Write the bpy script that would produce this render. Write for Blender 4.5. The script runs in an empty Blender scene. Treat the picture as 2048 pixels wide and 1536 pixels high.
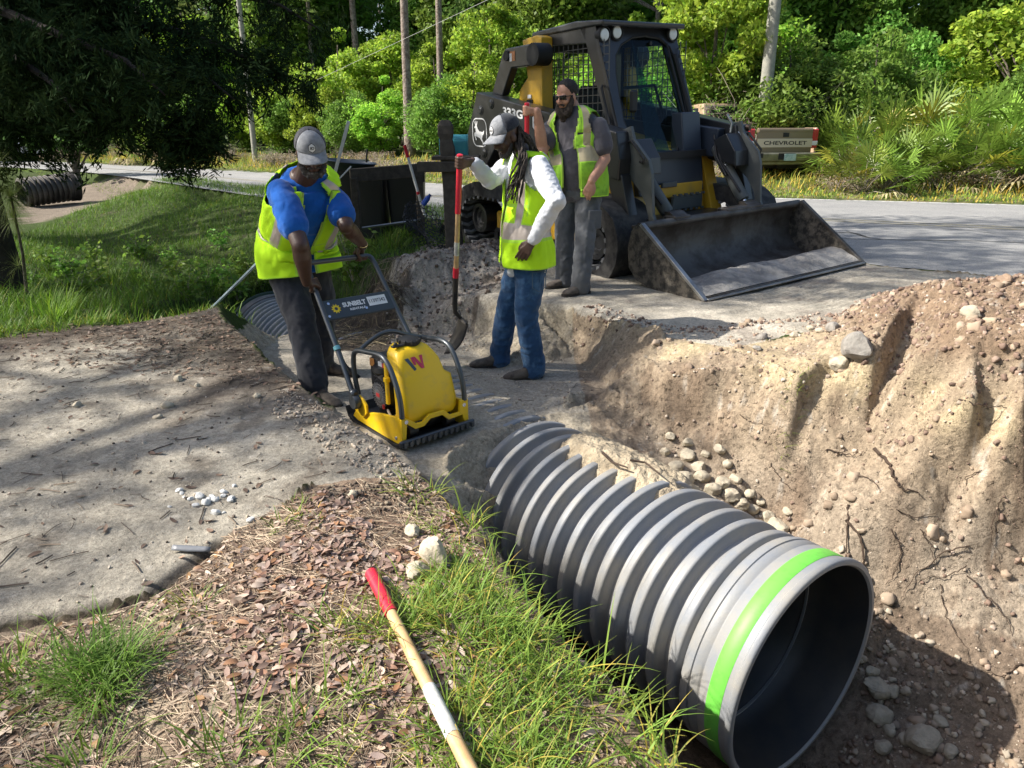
import bpy, math, random
import numpy as np
from mathutils import Vector, Matrix, noise as mnoise
from mathutils.geometry import delaunay_2d_cdt

random.seed(7)
RNG = np.random.default_rng(11)
SC = bpy.context.scene
COL = SC.collection

# ---------------------------------------------------------------- camera
F = 1420.0                      # focal length in pixels of the 2048 px frame
TH = math.radians(19.7)         # pitch below the horizon
CAMH = 1.37
cam_d = bpy.data.cameras.new('camera')
cam = bpy.data.objects.new('camera', cam_d)
COL.objects.link(cam)
cam.location = (0, 0, CAMH)
cam.rotation_euler = (math.pi / 2 - TH, 0, 0)
cam_d.sensor_width = 36
cam_d.lens = 36 * F / 2048
cam_d.clip_start = 0.05
cam_d.clip_end = 600
SC.camera = cam

# ---------------------------------------------------------------- daylight
SUN_EL = math.radians(41)
SUN_XY = np.array([-0.998, -0.03])
SUN_XY = SUN_XY / np.linalg.norm(SUN_XY)
SUN = np.array([SUN_XY[0] * math.cos(SUN_EL), SUN_XY[1] * math.cos(SUN_EL), math.sin(SUN_EL)])
world = bpy.data.worlds.new("World")
SC.world = world
world.use_nodes = True
wn = world.node_tree
bg = wn.nodes['Background']
sky = wn.nodes.new('ShaderNodeTexSky')
sky.sky_type = 'NISHITA'
sky.sun_disc = False
sky.sun_elevation = SUN_EL
sky.sun_rotation = math.atan2(SUN_XY[0], SUN_XY[1])
sky.air_density = 1.0
sky.dust_density = 2.5
sky.ozone_density = 1.0
wn.links.new(sky.outputs[0], bg.inputs[0])
bg.inputs[1].default_value = 0.115
sd = bpy.data.lights.new('sun', 'SUN')
so = bpy.data.objects.new('sun', sd)
COL.objects.link(so)
sd.energy = 5.0
sd.angle = math.radians(0.55)
sd.color = (1.0, 0.945, 0.85)
so.rotation_euler = Vector(SUN).to_track_quat('Z', 'Y').to_euler()
so.location = tuple(SUN * 40)
SC.view_settings.view_transform = 'Standard'
SC.view_settings.look = 'None'
SC.view_settings.gamma = 1
SC.view_settings.exposure = 0.85
SC.cycles.max_bounces = 8
SC.cycles.diffuse_bounces = 4
SC.cycles.transparent_max_bounces = 12
SC.cycles.use_adaptive_sampling = True
SC.cycles.use_denoising = True

# ---------------------------------------------------------------- pixel -> world
CT, ST = math.cos(TH), math.sin(TH)
def ray(px, py):
    u = (px - 1024) / F; v = (768 - py) / F
    return np.array([u, CT + v * ST, -ST + v * CT])
def P(px, py, z=0.0):
    d = ray(px, py)
    return d * ((z - CAMH) / d[2]) + np.array([0, 0, CAMH])
def PY(px, py, Y):
    d = ray(px, py)
    return d * (Y / d[1]) + np.array([0, 0, CAMH])

# ---------------------------------------------------------------- tagging
def tag(o, label=None, cat=None, group=None, kind=None):
    if label: o['label'] = label
    if cat: o['category'] = cat
    if group: o['group'] = group
    if kind: o['kind'] = kind
    return o
def empty(name, loc=(0, 0, 0), rz=0, label=None, cat=None, group=None):
    o = bpy.data.objects.new(name, None)
    COL.objects.link(o)
    o.location = loc
    o.rotation_euler = (0, 0, rz)
    o.empty_display_size = .1
    return tag(o, label, cat, group)

# ---------------------------------------------------------------- materials
MATS = {}
def principled(name, col, rough=.6, metal=0., spec=.5, noise=0., nscale=20., bump=0., bscale=60., coat=0., col2=None, emis=None, trans=0., detail=6., fac_range=(.35,.65), objcoord=True, sheen=0., nwarp=0.):
    """base colour col, optionally mottled towards col2 by noise; bump by finer noise"""
    if name in MATS: return MATS[name]
    m = bpy.data.materials.new(name); m.use_nodes = True
    nt = m.node_tree; b = nt.nodes['Principled BSDF']
    b.inputs['Base Color'].default_value = (*col, 1)
    b.inputs['Roughness'].default_value = rough
    b.inputs['Metallic'].default_value = metal
    b.inputs['Specular IOR Level'].default_value = spec
    if coat: b.inputs['Coat Weight'].default_value = coat; b.inputs['Coat Roughness'].default_value = .1
    if sheen: b.inputs['Sheen Weight'].default_value = sheen
    tc = nt.nodes.new('ShaderNodeTexCoord')
    src = tc.outputs['Object']
    if col2 is not None or noise:
        c2 = col2 if col2 is not None else tuple(c * (1 - noise) for c in col)
        n = nt.nodes.new('ShaderNodeTexNoise'); n.inputs['Scale'].default_value = nscale
        n.inputs['Detail'].default_value = detail; n.inputs['Roughness'].default_value = .65
        n.inputs['Distortion'].default_value = nwarp
        nt.links.new(src, n.inputs['Vector'])
        mr = nt.nodes.new('ShaderNodeMapRange')
        mr.inputs[1].default_value = fac_range[0]; mr.inputs[2].default_value = fac_range[1]
        nt.links.new(n.outputs[0], mr.inputs[0])
        mx = nt.nodes.new('ShaderNodeMix'); mx.data_type = 'RGBA'
        mx.inputs[6].default_value = (*col, 1); mx.inputs[7].default_value = (*c2, 1)
        nt.links.new(mr.outputs[0], mx.inputs[0])
        nt.links.new(mx.outputs[2], b.inputs['Base Color'])
    if bump:
        n2 = nt.nodes.new('ShaderNodeTexNoise'); n2.inputs['Scale'].default_value = bscale
        n2.inputs['Detail'].default_value = 5
        nt.links.new(src, n2.inputs['Vector'])
        bp = nt.nodes.new('ShaderNodeBump'); bp.inputs['Strength'].default_value = 1
        bp.inputs['Distance'].default_value = bump
        nt.links.new(n2.outputs[0], bp.inputs['Height'])
        nt.links.new(bp.outputs[0], b.inputs['Normal'])
    MATS[name] = m
    return m

def add_folds(m, scale=11., dist=.012, stretch=(1, 1, .55)):
    """soft cloth creases under the weave"""
    nt = m.node_tree; b = nt.nodes['Principled BSDF']; tc = nt.nodes.new('ShaderNodeTexCoord'); mp = nt.nodes.new('ShaderNodeMapping'); mp.inputs['Scale'].default_value = stretch
    nt.links.new(tc.outputs['Object'], mp.inputs['Vector'])
    n = nt.nodes.new('ShaderNodeTexNoise'); n.noise_type = 'RIDGED_MULTIFRACTAL'; n.inputs['Scale'].default_value = scale; n.inputs['Detail'].default_value = 3; n.inputs['Distortion'].default_value = .8
    nt.links.new(mp.outputs[0], n.inputs['Vector'])
    bp = nt.nodes.new('ShaderNodeBump'); bp.inputs['Strength'].default_value = .8; bp.inputs['Distance'].default_value = dist
    nt.links.new(n.outputs[0], bp.inputs['Height'])
    L = b.inputs['Normal'].links
    if L: nt.links.new(bp.outputs[0], L[0].from_node.inputs['Normal'])
    else: nt.links.new(bp.outputs[0], b.inputs['Normal'])
    return m
def leaf_mat(name, col, transl=.35, var=.35, rough=.55, attr=True, spec=.3):
    """diffuse + translucent leaf; brightness varies from leaf to leaf through the 'tint' attribute"""
    if name in MATS: return MATS[name]
    m = bpy.data.materials.new(name); m.use_nodes = True
    nt = m.node_tree; b = nt.nodes['Principled BSDF']; out = nt.nodes['Material Output']
    b.inputs['Roughness'].default_value = rough
    b.inputs['Specular IOR Level'].default_value = spec
    at = nt.nodes.new('ShaderNodeAttribute'); at.attribute_name = 'tint'
    oi = nt.nodes.new('ShaderNodeObjectInfo')
    mul = nt.nodes.new('ShaderNodeMix'); mul.data_type = 'RGBA'; mul.blend_type = 'MULTIPLY'
    mul.inputs[0].default_value = 1; mul.inputs[6].default_value = (*col, 1)
    nt.links.new(at.outputs['Color'], mul.inputs[7])
    hs = nt.nodes.new('ShaderNodeHueSaturation')
    mr = nt.nodes.new('ShaderNodeMapRange'); mr.inputs[3].default_value = .475; mr.inputs[4].default_value = .515
    nt.links.new(oi.outputs['Random'], mr.inputs[0]); nt.links.new(mr.outputs[0], hs.inputs['Hue'])
    mv = nt.nodes.new('ShaderNodeMapRange'); mv.inputs[3].default_value = .85; mv.inputs[4].default_value = 1.2
    nt.links.new(oi.outputs['Random'], mv.inputs[0]); nt.links.new(mv.outputs[0], hs.inputs['Value'])
    nt.links.new(mul.outputs[2], hs.inputs['Color'])
    nt.links.new(hs.outputs[0], b.inputs['Base Color'])
    tr = nt.nodes.new('ShaderNodeBsdfTranslucent')
    nt.links.new(hs.outputs[0], tr.inputs['Color'])
    ms = nt.nodes.new('ShaderNodeMixShader'); ms.inputs[0].default_value = transl
    nt.links.new(b.outputs[0], ms.inputs[1]); nt.links.new(tr.outputs[0], ms.inputs[2])
    nt.links.new(ms.outputs[0], out.inputs['Surface'])
    MATS[name] = m
    return m

# ---------------------------------------------------------------- numpy mesh
def np_mesh(name, verts, faces, mats, parent=None, smooth=False, tint=None, fmat=None, colors=None):
    """verts (n,3); faces (m,k) array with k 3 or 4; tint = per-face colour (m,3) written per corner"""
    me = bpy.data.meshes.new(name)
    verts = np.ascontiguousarray(verts, dtype=np.float32); faces = np.ascontiguousarray(faces, dtype=np.int32)
    k = faces.shape[1]
    me.vertices.add(len(verts)); me.vertices.foreach_set('co', verts.ravel())
    me.loops.add(faces.size); me.loops.foreach_set('vertex_index', faces.ravel())
    me.polygons.add(len(faces)); me.polygons.foreach_set('loop_start', np.arange(0, faces.size, k, dtype=np.int32))
    if smooth: me.polygons.foreach_set('use_smooth', np.ones(len(faces), dtype=bool))
    if fmat is not None: me.polygons.foreach_set('material_index', np.ascontiguousarray(fmat, dtype=np.int32))
    me.update(calc_edges=True)
    if tint is not None:
        a = me.color_attributes.new('tint', 'FLOAT_COLOR', 'CORNER')
        c = np.ones((faces.size, 4), dtype=np.float32); c[:, :3] = np.repeat(tint, k, axis=0)
        a.data.foreach_set('color', c.ravel())
    if colors is not None:
        a = me.color_attributes.new('soil', 'FLOAT_COLOR', 'POINT')
        c = np.ones((len(verts), 4), dtype=np.float32); c[:, :colors.shape[1]] = colors
        a.data.foreach_set('color', c.ravel())
    for m in (mats if isinstance(mats, (list, tuple)) else [mats]): me.materials.append(m)
    o = bpy.data.objects.new(name, me); COL.objects.link(o)
    if parent: o.parent = parent
    return o

class MB:
    """collects shapes into ONE mesh"""
    def __init__(s): s.v = []; s.f = []; s.m = []; s.n = 0; s.mi = 0; s.sm = []; s.smooth = False
    def add(s, v, f):
        v = [tuple(map(float, p)) for p in v]
        s.v += v; s.f += [tuple(i + s.n for i in q) for q in f]; s.m += [s.mi] * len(f); s.sm += [s.smooth] * len(f); s.n += len(v)
        return s
    def box(s, c, d, rot=None, bev=0.):
        hx, hy, hz = d[0] / 2, d[1] / 2, d[2] / 2
        b = min(bev, hx * .9, hy * .9, hz * .9)
        if b <= 0:
            vs = [(x, y, z) for x in (-hx, hx) for y in (-hy, hy) for z in (-hz, hz)]
            fs = [(0, 1, 3, 2), (4, 6, 7, 5), (0, 4, 5, 1), (2, 3, 7, 6), (0, 2, 6, 4), (1, 5, 7, 3)]
        else:
            import itertools
            idx = {}; vs = []
            for sx, sy, sz in itertools.product((-1, 1), repeat=3):
                for ax in range(3):
                    p = [sx * (hx - b), sy * (hy - b), sz * (hz - b)]
                    p[ax] += (sx, sy, sz)[ax] * b
                    idx[(sx, sy, sz, ax)] = len(vs); vs.append(tuple(p))
            fs = []
            for ax in range(3):
                o1, o2 = [a for a in range(3) if a != ax]
                for sg in (-1, 1):
                    q = []
                    for a, c2 in ((-1, -1), (1, -1), (1, 1), (-1, 1)):
                        k = [0, 0, 0]; k[ax] = sg; k[o1] = a; k[o2] = c2
                        q.append(idx[(*k, ax)])
                    fs.append(tuple(q))
            for ax in range(3):
                o1, o2 = [a for a in range(3) if a != ax]
                for a in (-1, 1):
                    for c2 in (-1, 1):
                        k1 = [0, 0, 0]; k2 = [0, 0, 0]
                        k1[ax] = -1; k2[ax] = 1; k1[o1] = k2[o1] = a; k1[o2] = k2[o2] = c2
                        fs.append((idx[(*k1, o1)], idx[(*k2, o1)], idx[(*k2, o2)], idx[(*k1, o2)]))
            for sx, sy, sz in itertools.product((-1, 1), repeat=3):
                fs.append(tuple(idx[(sx, sy, sz, ax)] for ax in range(3)))
        R = rot if rot is not None else Matrix.Identity(3)
        vs = [tuple(R @ Vector(p) + Vector(c)) for p in vs]
        return s.add(vs, fs)
    def prism(s, poly, axis, a, b):
        """extrude 2-D polygon along axis ('x','y','z') from a to b; poly holds the other two coords in order"""
        def q(p, t):
            return {'x': (t, p[0], p[1]), 'y': (p[0], t, p[1]), 'z': (p[0], p[1], t)}[axis]
        n = len(poly)
        vs = [q(p, a) for p in poly] + [q(p, b) for p in poly]
        fs = [tuple(range(n))[::-1], tuple(range(n, 2 * n))] + [(i, (i + 1) % n, n + (i + 1) % n, n + i) for i in range(n)]
        return s.add(vs, fs)
    def tube(s, pts, r, seg=10, cap=True, flat=1.0, closed=False):
        pts = [Vector(tuple(map(float, p))) for p in pts]; n = len(pts)
        rs = r if isinstance(r, (list, tuple, np.ndarray)) else [r] * n
        vs = []; prev = None
        for i, p in enumerate(pts):
            if closed: t = pts[(i + 1) % n] - pts[i - 1]
            else: t = pts[min(i + 1, n - 1)] - pts[max(i - 1, 0)]
            if t.length < 1e-9: t = Vector((0, 0, 1))
            t.normalize()
            if prev is None:
                u = t.orthogonal().normalized()
            else:
                u = prev - t * prev.dot(t)
                if u.length < 1e-6: u = t.orthogonal()
                u.normalize()
            prev = u; w = t.cross(u)
            for k in range(seg):
                a = 2 * math.pi * k / seg
                vs.append(p + (u * math.cos(a) + w * math.sin(a) * flat) * rs[i])
        fs = [(i * seg + k, i * seg + (k + 1) % seg, (i + 1) * seg + (k + 1) % seg, (i + 1) * seg + k) for i in range(n - 1) for k in range(seg)]
        if closed: fs += [((n - 1) * seg + k, (n - 1) * seg + (k + 1) % seg, (k + 1) % seg, k) for k in range(seg)]
        elif cap: fs += [tuple(range(seg))[::-1], tuple((n - 1) * seg + k for k in range(seg))]
        return s.add(vs, fs)
    def cyl(s, a, b, r, seg=20, r2=None):
        return s.tube([a, b], [r, r if r2 is None else r2], seg)
    def lathe(s, prof, c=(0, 0, 0), ax=(0, 0, 1), seg=24, cap=True):
        """prof: list of (radius, height along ax)"""
        ax = Vector(ax).normalized(); u = ax.orthogonal().normalized(); w = ax.cross(u); c = Vector(c)
        vs = [c + ax * h + (u * math.cos(2 * math.pi * k / seg) + w * math.sin(2 * math.pi * k / seg)) * r for r, h in prof for k in range(seg)]
        n = len(prof)
        fs = [(i * seg + k, i * seg + (k + 1) % seg, (i + 1) * seg + (k + 1) % seg, (i + 1) * seg + k) for i in range(n - 1) for k in range(seg)]
        if cap: fs += [tuple(range(seg))[::-1], tuple((n - 1) * seg + k for k in range(seg))]
        return s.add(vs, fs)
    def ball(s, c, r, seg=12, rings=8, R=None):
        r = (r, r, r) if not hasattr(r, '__len__') else r
        vs = []
        for i in range(rings + 1):
            th = math.pi * i / rings
            for k in range(seg):
                a = 2 * math.pi * k / seg
                p = Vector((r[0] * math.sin(th) * math.cos(a), r[1] * math.sin(th) * math.sin(a), r[2] * math.cos(th)))
                if R is not None: p = R @ p
                vs.append(p + Vector(tuple(map(float, c))))
        fs = [(i * seg + k, (i + 1) * seg + k, (i + 1) * seg + (k + 1) % seg, i * seg + (k + 1) % seg) for i in range(rings) for k in range(seg)]
        return s.add(vs, fs)
    def grid(s, pts):
        """pts[i][j] -> sheet"""
        n = len(pts); m = len(pts[0])
        return s.add([p for r in pts for p in r], [(i * m + j, i * m + j + 1, (i + 1) * m + j + 1, (i + 1) * m + j) for i in range(n - 1) for j in range(m - 1)])
    def loft(s, rings, cap=True):
        """rings: list of equal-length closed loops"""
        n = len(rings); m = len(rings[0])
        fs = [(i * m + k, i * m + (k + 1) % m, (i + 1) * m + (k + 1) % m, (i + 1) * m + k) for i in range(n - 1) for k in range(m)]
        if cap: fs += [tuple(range(m))[::-1], tuple((n - 1) * m + k for k in range(m))]
        return s.add([p for r in rings for p in r], fs)
    def build(s, name, mats, parent=None, smooth=None, bevel=0., solid=0., angle=40, segs=2):
        me = bpy.data.meshes.new(name)
        me.from_pydata(s.v, [], s.f)
        for m in (mats if isinstance(mats, (list, tuple)) else [mats]): me.materials.append(m)
        me.polygons.foreach_set('material_index', np.array(s.m, dtype=np.int32))
        sm = np.array(s.sm if smooth is None else [smooth] * len(s.f), dtype=bool)
        me.polygons.foreach_set('use_smooth', sm)
        me.update()
        import bmesh
        bm = bmesh.new(); bm.from_mesh(me)
        bmesh.ops.recalc_face_normals(bm, faces=bm.faces)
        bm.to_mesh(me); bm.free()
        if smooth and angle < 180:
            try: me.set_sharp_from_angle(angle=math.radians(angle))
            except Exception: pass
        o = bpy.data.objects.new(name, me); COL.objects.link(o)
        if solid:
            md = o.modifiers.new('solid', 'SOLIDIFY'); md.thickness = solid; md.offset = 0
        if bevel:
            md = o.modifiers.new('bevel', 'BEVEL'); md.width = bevel; md.segments = segs; md.limit_method = 'ANGLE'; md.angle_limit = math.radians(35)
            md.harden_normals = False
        if parent: o.parent = parent
        return o

def fuse(name, mbs, voxel, mats, parent=None, smooth_it=4, disp=0., dscale=12., seed=0, wrinkle=None):
    """voxel-fuse the shapes of an MB into one continuous skin, smooth it, bake the result"""
    o = mbs.build(name, mats, None)
    md = o.modifiers.new('r', 'REMESH'); md.mode = 'VOXEL'; md.voxel_size = voxel; md.use_smooth_shade = True
    if smooth_it:
        m2 = o.modifiers.new('s', 'SMOOTH'); m2.factor = .5; m2.iterations = smooth_it
    dg = bpy.context.evaluated_depsgraph_get(); dg.update()
    me = bpy.data.meshes.new_from_object(o.evaluated_get(dg))
    for k_ in range(6):
        if len(me.vertices) > 50: break
        md.voxel_size = voxel * (1 + .043 * (k_ + 1)); dg.update(); me = bpy.data.meshes.new_from_object(o.evaluated_get(dg))
    bpy.data.objects.remove(o)
    n = len(me.vertices)
    if disp or wrinkle:
        co = np.empty(n * 3, dtype=np.float32); me.vertices.foreach_get('co', co); co = co.reshape(-1, 3)
        no = np.empty(n * 3, dtype=np.float32); me.vertices.foreach_get('normal', no); no = no.reshape(-1, 3)
        d = np.zeros(n)
        if disp:
            d += disp * vnoise(co * dscale + seed * 7.3, 2)
        if wrinkle: d += wrinkle(co, no)
        co = co + no * d[:, None].astype(np.float32)
        me.vertices.foreach_set('co', co.astype(np.float32).ravel())
    me.name = name
    me.materials.clear()
    for m in (mats if isinstance(mats, (list, tuple)) else [mats]): me.materials.append(m)
    me.polygons.foreach_set('use_smooth', np.ones(len(me.polygons), dtype=bool))
    me.update()
    r = bpy.data.objects.new(name, me); COL.objects.link(r)
    if parent: r.parent = parent
    return r

# ---------------------------------------------------------------- vectorised value noise
def _hash(ix, iy, iz):
    h = (ix.astype(np.int64) * 374761393 + iy.astype(np.int64) * 668265263 + iz.astype(np.int64) * 2147483647) & 0xFFFFFFFF
    h = ((h ^ (h >> 13)) * 1274126177) & 0xFFFFFFFF
    return ((h ^ (h >> 16)) & 0xFFFF) / 65535.0
def vnoise1(p):
    i = np.floor(p).astype(np.int64); f = p - i; f = f * f * (3 - 2 * f)
    r = 0
    for dx in (0, 1):
        for dy in (0, 1):
            for dz in (0, 1):
                w = (f[:, 0] if dx else 1 - f[:, 0]) * (f[:, 1] if dy else 1 - f[:, 1]) * (f[:, 2] if dz else 1 - f[:, 2])
                r = r + w * _hash(i[:, 0] + dx, i[:, 1] + dy, i[:, 2] + dz)
    return r * 2 - 1
def vnoise(p, octaves=4, rough=.5):
    p = np.asarray(p, dtype=float); r = 0; a = 1; t = 0
    for k in range(octaves):
        r = r + a * vnoise1(p * (2.03 ** k) + k * 17.17); t += a; a *= rough
    return r / t
def worley(p):
    """distance to the nearest of one jittered point per unit cell"""
    p = np.asarray(p, float); i = np.floor(p).astype(np.int64); best = np.full(len(p), 9.)
    for dx in (-1, 0, 1):
        for dy in (-1, 0, 1):
            for dz in (-1, 0, 1):
                c = i + np.array([dx, dy, dz]); q = c + np.stack([_hash(c[:, 0], c[:, 1], c[:, 2]), _hash(c[:, 0] + 57, c[:, 1], c[:, 2]), _hash(c[:, 0], c[:, 1] + 91, c[:, 2])], 1)
                best = np.minimum(best, ((p - q) ** 2).sum(1))
    return np.sqrt(best)
def n2(x, y, s, octaves=4, rough=.5, off=0.):
    return vnoise(np.stack([x * s + off, y * s - off, np.full_like(x, off * 1.7)], 1), octaves, rough)
def sstep(a, b, x):
    t = np.clip((x - a) / (b - a), 0, 1); return t * t * (3 - 2 * t)
# ================================================================ GROUND
PIPE_AX = np.array([-.59, .807, 0.]); PIPE_AX = PIPE_AX / np.linalg.norm(PIPE_AX)
PIPE_LAT = np.array([PIPE_AX[1], -PIPE_AX[0], 0.])          # towards the right bank
PIPE_R = .5
PIPE_TOP = np.array([1.26, 2.46, -.32])
def pax(s, lat=0., z=None):
    p = PIPE_TOP + PIPE_AX * s + PIPE_LAT * lat
    if z is not None: p[2] = z
    return p
CP = []
def cp(px, py, z): CP.append(P(px, py, z))
def cw(x, y, z): CP.append(np.array([x, y, z], float))
LRIM = [(455, 640, 0), (500, 682, 0), (540, 722, 0), (600, 768, 0), (660, 815, .0), (740, 868, -.0), (800, 900, -.01), (850, 945, -.02), (885, 985, -.04), (955, 1050, -.05), (1010, 1130, -.05), (1095, 1250, -.06), (1190, 1350, -.08), (1280, 1440, -.09), (1360, 1536, -.1), (1440, 1640, -.12)]
lr = [P(*q) for q in LRIM]
for i, p in enumerate(lr):
    CP.append(p)
    CP.append(p + np.array([-.10, -.09, .012]))
    if i < 6: CP.append(p + np.array([.11, .12, -.33 - p[2]]))
    elif i < 7: CP.append(p + np.array([.13, .13, -.36]))
for q in [(905, 905, -.37), (900, 960, -.43), (930, 1000, -.52), (962, 985, -.5), (950, 1040, -.64), (975, 1060, -.72)]: cp(*q)
for p in lr[9:]: CP.append(p + np.array([.17, .13, -.55])); CP.append(p + np.array([.25, .19, -1.12]))
# trench floor under and beside the culvert
for s, z in [(-2.5, -1.4), (-1.5, -1.4), (-.6, -1.42), (0, -1.5), (.6, -1.52), (1.2, -1.5), (1.7, -1.2), (1.92, -.40), (2.02, -.335), (2.2, -.33), (2.7, -.333), (3.1, -.335), (3.5, -.33), (4.2, -.3), (5., -.33), (5.4, -.45), (5.8, -.9), (6.5, -1.15), (7.3, -1.3)]: CP.append(pax(s, 0, z))
for s, z in [(-2, -1.3), (-1, -1.28), (-.5, -1.27), (0, -1.22), (.35, -1.1), (.7, -.86), (1.05, -.66), (1.4, -.55), (1.75, -.42), (1.95, -.35), (2.2, -.34), (2.8, -.35), (3.5, -.34)]: CP.append(pax(s, .53, z))
for s, z in [(-1, -1.3), (-.3, -1.3), (.3, -1.3), (.8, -1.3), (1.3, -1.2), (1.6, -.95), (1.82, -.60), (2.02, -.37), (2.4, -.34), (2.8, -.36), (3.4, -.36), (4.2, -.36), (5.0, -.42), (5.4, -.62), (5.9, -.95), (6.6, -1.1)]: CP.append(pax(s, -.54, z))
for s, l, z in [(2.02, -.3, -.345), (2.02, .3, -.34), (2.3, -.28, -.335), (2.3, .28, -.335), (2.7, -.3, -.34), (2.7, .3, -.34), (1.8, -.35, -.62), (1.75, .35, -.42)]: CP.append(pax(s, l, z))
for s, z in [(4.2, -.33), (5., -.4), (5.6, -.62), (6.3, -.9)]: CP.append(pax(s, .5, z))
for q in [(760, 655, -.3), (840, 690, -.34), (900, 700, -.36), (1000, 740, -.37), (1090, 775, -.38), (1160, 820, -.41), (1230, 860, -.46), (980, 680, -.35)]: cp(*q)
# right rim of the cut, the flat deck behind it
for q in [(900, 600, -.1), (935, 590, -.02), (1000, 598, 0), (1070, 604, 0), (1140, 612, 0), (1190, 625, 0), (1240, 642, 0), (1285, 660, 0), (1330, 674, 0), (1400, 690, .01), (1450, 694, .02), (1520, 688, .03), (1590, 672, .06), (1650, 655, .1)]: cp(*q)
for q in [(930, 640, -.25), (1000, 640, -.17), (1080, 640, -.13), (1140, 650, -.15), (1190, 668, -.15), (1240, 690, -.13), (1280, 720, -.1), (1330, 745, -.1), (1400, 755, -.1), (1460, 752, -.09), (1530, 735, -.03), (1590, 720, .02)]: cp(*q)
for q in [(940, 665, -.34), (1020, 675, -.33), (1100, 690, -.34), (1150, 715, -.36), (1190, 745, -.36), (1230, 780, -.36), (1290, 820, -.36), (1350, 840, -.38), (1420, 850, -.38), (1500, 845, -.3), (1600, 850, -.27)]: cp(*q)
for q in [(1330, 890, -.52), (1400, 925, -.58), (1480, 950, -.6), (1560, 960, -.55), (1640, 980, -.55), (1540, 1040, -.8), (1620, 1080, -.8), (1680, 1140, -.85), (1700, 1020, -.55), (1720, 900, -.35)]: cp(*q)
# spoil mound on the right
for q in [(1690, 640, .14), (1740, 612, .22), (1790, 590, .32), (1840, 574, .42), (1900, 566, .47), (1960, 562, .49), (2048, 560, .5), (2200, 556, .55), (2400, 540, .6)]:
    cp(*q); p = P(*q); CP.append(p + np.array([.12, .3, -.07])); CP.append(p + np.array([.3, .75, -p[2] * .8 + .02]))
for q in [(1600, 760, 0), (1680, 700, .12), (1760, 690, .2), (1850, 690, .27), (1950, 680, .33), (2048, 680, .35), (2200, 680, .38), (1760, 790, -.1), (1850, 800, -.02), (1950, 800, .08), (2048, 800, .1), (2250, 800, .1),
          (1850, 900, -.22), (1960, 900, -.2), (2060, 900, -.2), (2250, 900, -.2), (1780, 1000, -.45), (1900, 1000, -.47), (2048, 1000, -.45), (2300, 1000, -.45), (1780, 1150, -.82), (1900, 1150, -.78), (2060, 1150, -.75), (2350, 1150, -.75),
          (1800, 1290, -1.1), (1930, 1290, -1.0), (2060, 1290, -.95), (2350, 1290, -.9), (1790, 1420, -1.26), (1900, 1420, -1.22), (2060, 1440, -1.15), (1850, 1560, -1.32), (2100, 1600, -1.2), (2400, 1600, -1.1)]: cp(*q)
# far sand heap by the fence post, pit end with torn roots
for q in [(770, 560, .08), (810, 530, .15), (860, 508, .22), (910, 497, .24), (965, 497, .22), (1000, 520, .12), (1020, 555, .02), (900, 560, .0), (850, 590, -.12), (790, 610, -.2), (900, 600, -.16), (740, 600, -.18), (690, 600, -.22), (660, 640, -.35), (720, 660, -.34), (900, 470, .02), (1000, 470, .0), (800, 480, .0), (740, 530, -.02)]: cp(*q)
# driveway and near bank (flat), deck
for q in [(0, 680, 0), (200, 655, 0), (440, 612, 0), (0, 900, 0), (300, 900, .01), (600, 900, 0), (0, 1250, 0), (300, 1190, 0), (650, 1000, .015), (400, 1400, .02), (900, 1250, 0), (1000, 1400, -.02), (700, 1300, .015),
          (1250, 610, 0), (1400, 640, 0), (1600, 600, .01), (1100, 560, 0), (1400, 560, .0), (1000, 540, .02)]: cp(*q)
for x, y, z in [(-14, 1, .0), (-14, 5, -.0), (-8, 1, 0), (-4, -4, 0), (0, -4, -.05), (.2, .3, -.1), (3, -5, -1.1), (6, -5, -.4), (-25, -8, 0), (14, -8, .1), (6, 2, .1), (8, 0, .1), (5.2, 3, .3), (30, -8, .3)]: cw(x, y, z)
# swale
for q in [(470, 600, -.55), (400, 565, -.75), (340, 540, -.75), (260, 510, -.75), (180, 470, -.7), (60, 470, -.6), (300, 600, -.3), (100, 610, -.3), (-150, 560, -.4), (450, 500, -.5), (520, 530, -.5), (600, 520, -.35), (680, 560, -.3), (350, 440, -.35), (420, 425, -.15), (520, 440, -.2), (600, 440, -.1), (230, 400, -.45), (120, 400, -.5), (160, 375, -.3)]: cp(*q)
# carriageway, level at .08
ROAD_N = [(22, -6.5), (14, -.7), (9, 2.95), (6.3, 5.1), (4.66, 6.41), (3.62, 7.2), (1.6, 8.8), (-.54, 10.52), (-2.9, 12.7), (-5.13, 14.91), (-8.4, 18.4), (-11.84, 22.04), (-15.5, 25.2), (-21, 28.2), (-32, 31.5), (-60, 36)]
ROAD_F = [(34, 1.5), (24, 6.6), (16, 10.3), (12, 12.1), (9.31, 13.25), (6.3, 14.3), (3.21, 15.39), (.0, 17.3), (-3.9, 20.3), (-8.15, 23.93), (-12.2, 27.0), (-16.28, 29.72), (-20.5, 32.5), (-27, 35.6), (-38, 38.8), (-64, 43)]
RN = np.array(ROAD_N, float); RF = np.array(ROAD_F, float)
for a, b in zip(RN, RF):
    for t in (0, .5, 1): cw(*(a + (b - a) * t), .08)
    d = (b - a) / np.linalg.norm(b - a)
    cw(*(b + d * 1.2), .13); cw(*(b + d * 4), .5); cw(*(b + d * 9), .7)
for a in RN:
    if not (-3 < a[0] < 5): cw(*(a + np.array([-.5, -.6])), .03)
for q in [(1000, 480, .02), (950, 455, .05)]: cp(*q)
for x, y in [(-150, -60), (150, -60), (-150, 200), (150, 200), (0, 120), (60, 40), (-90, 60), (-60, 0)]: cw(x, y, .3)
CP = np.array(CP)
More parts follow.
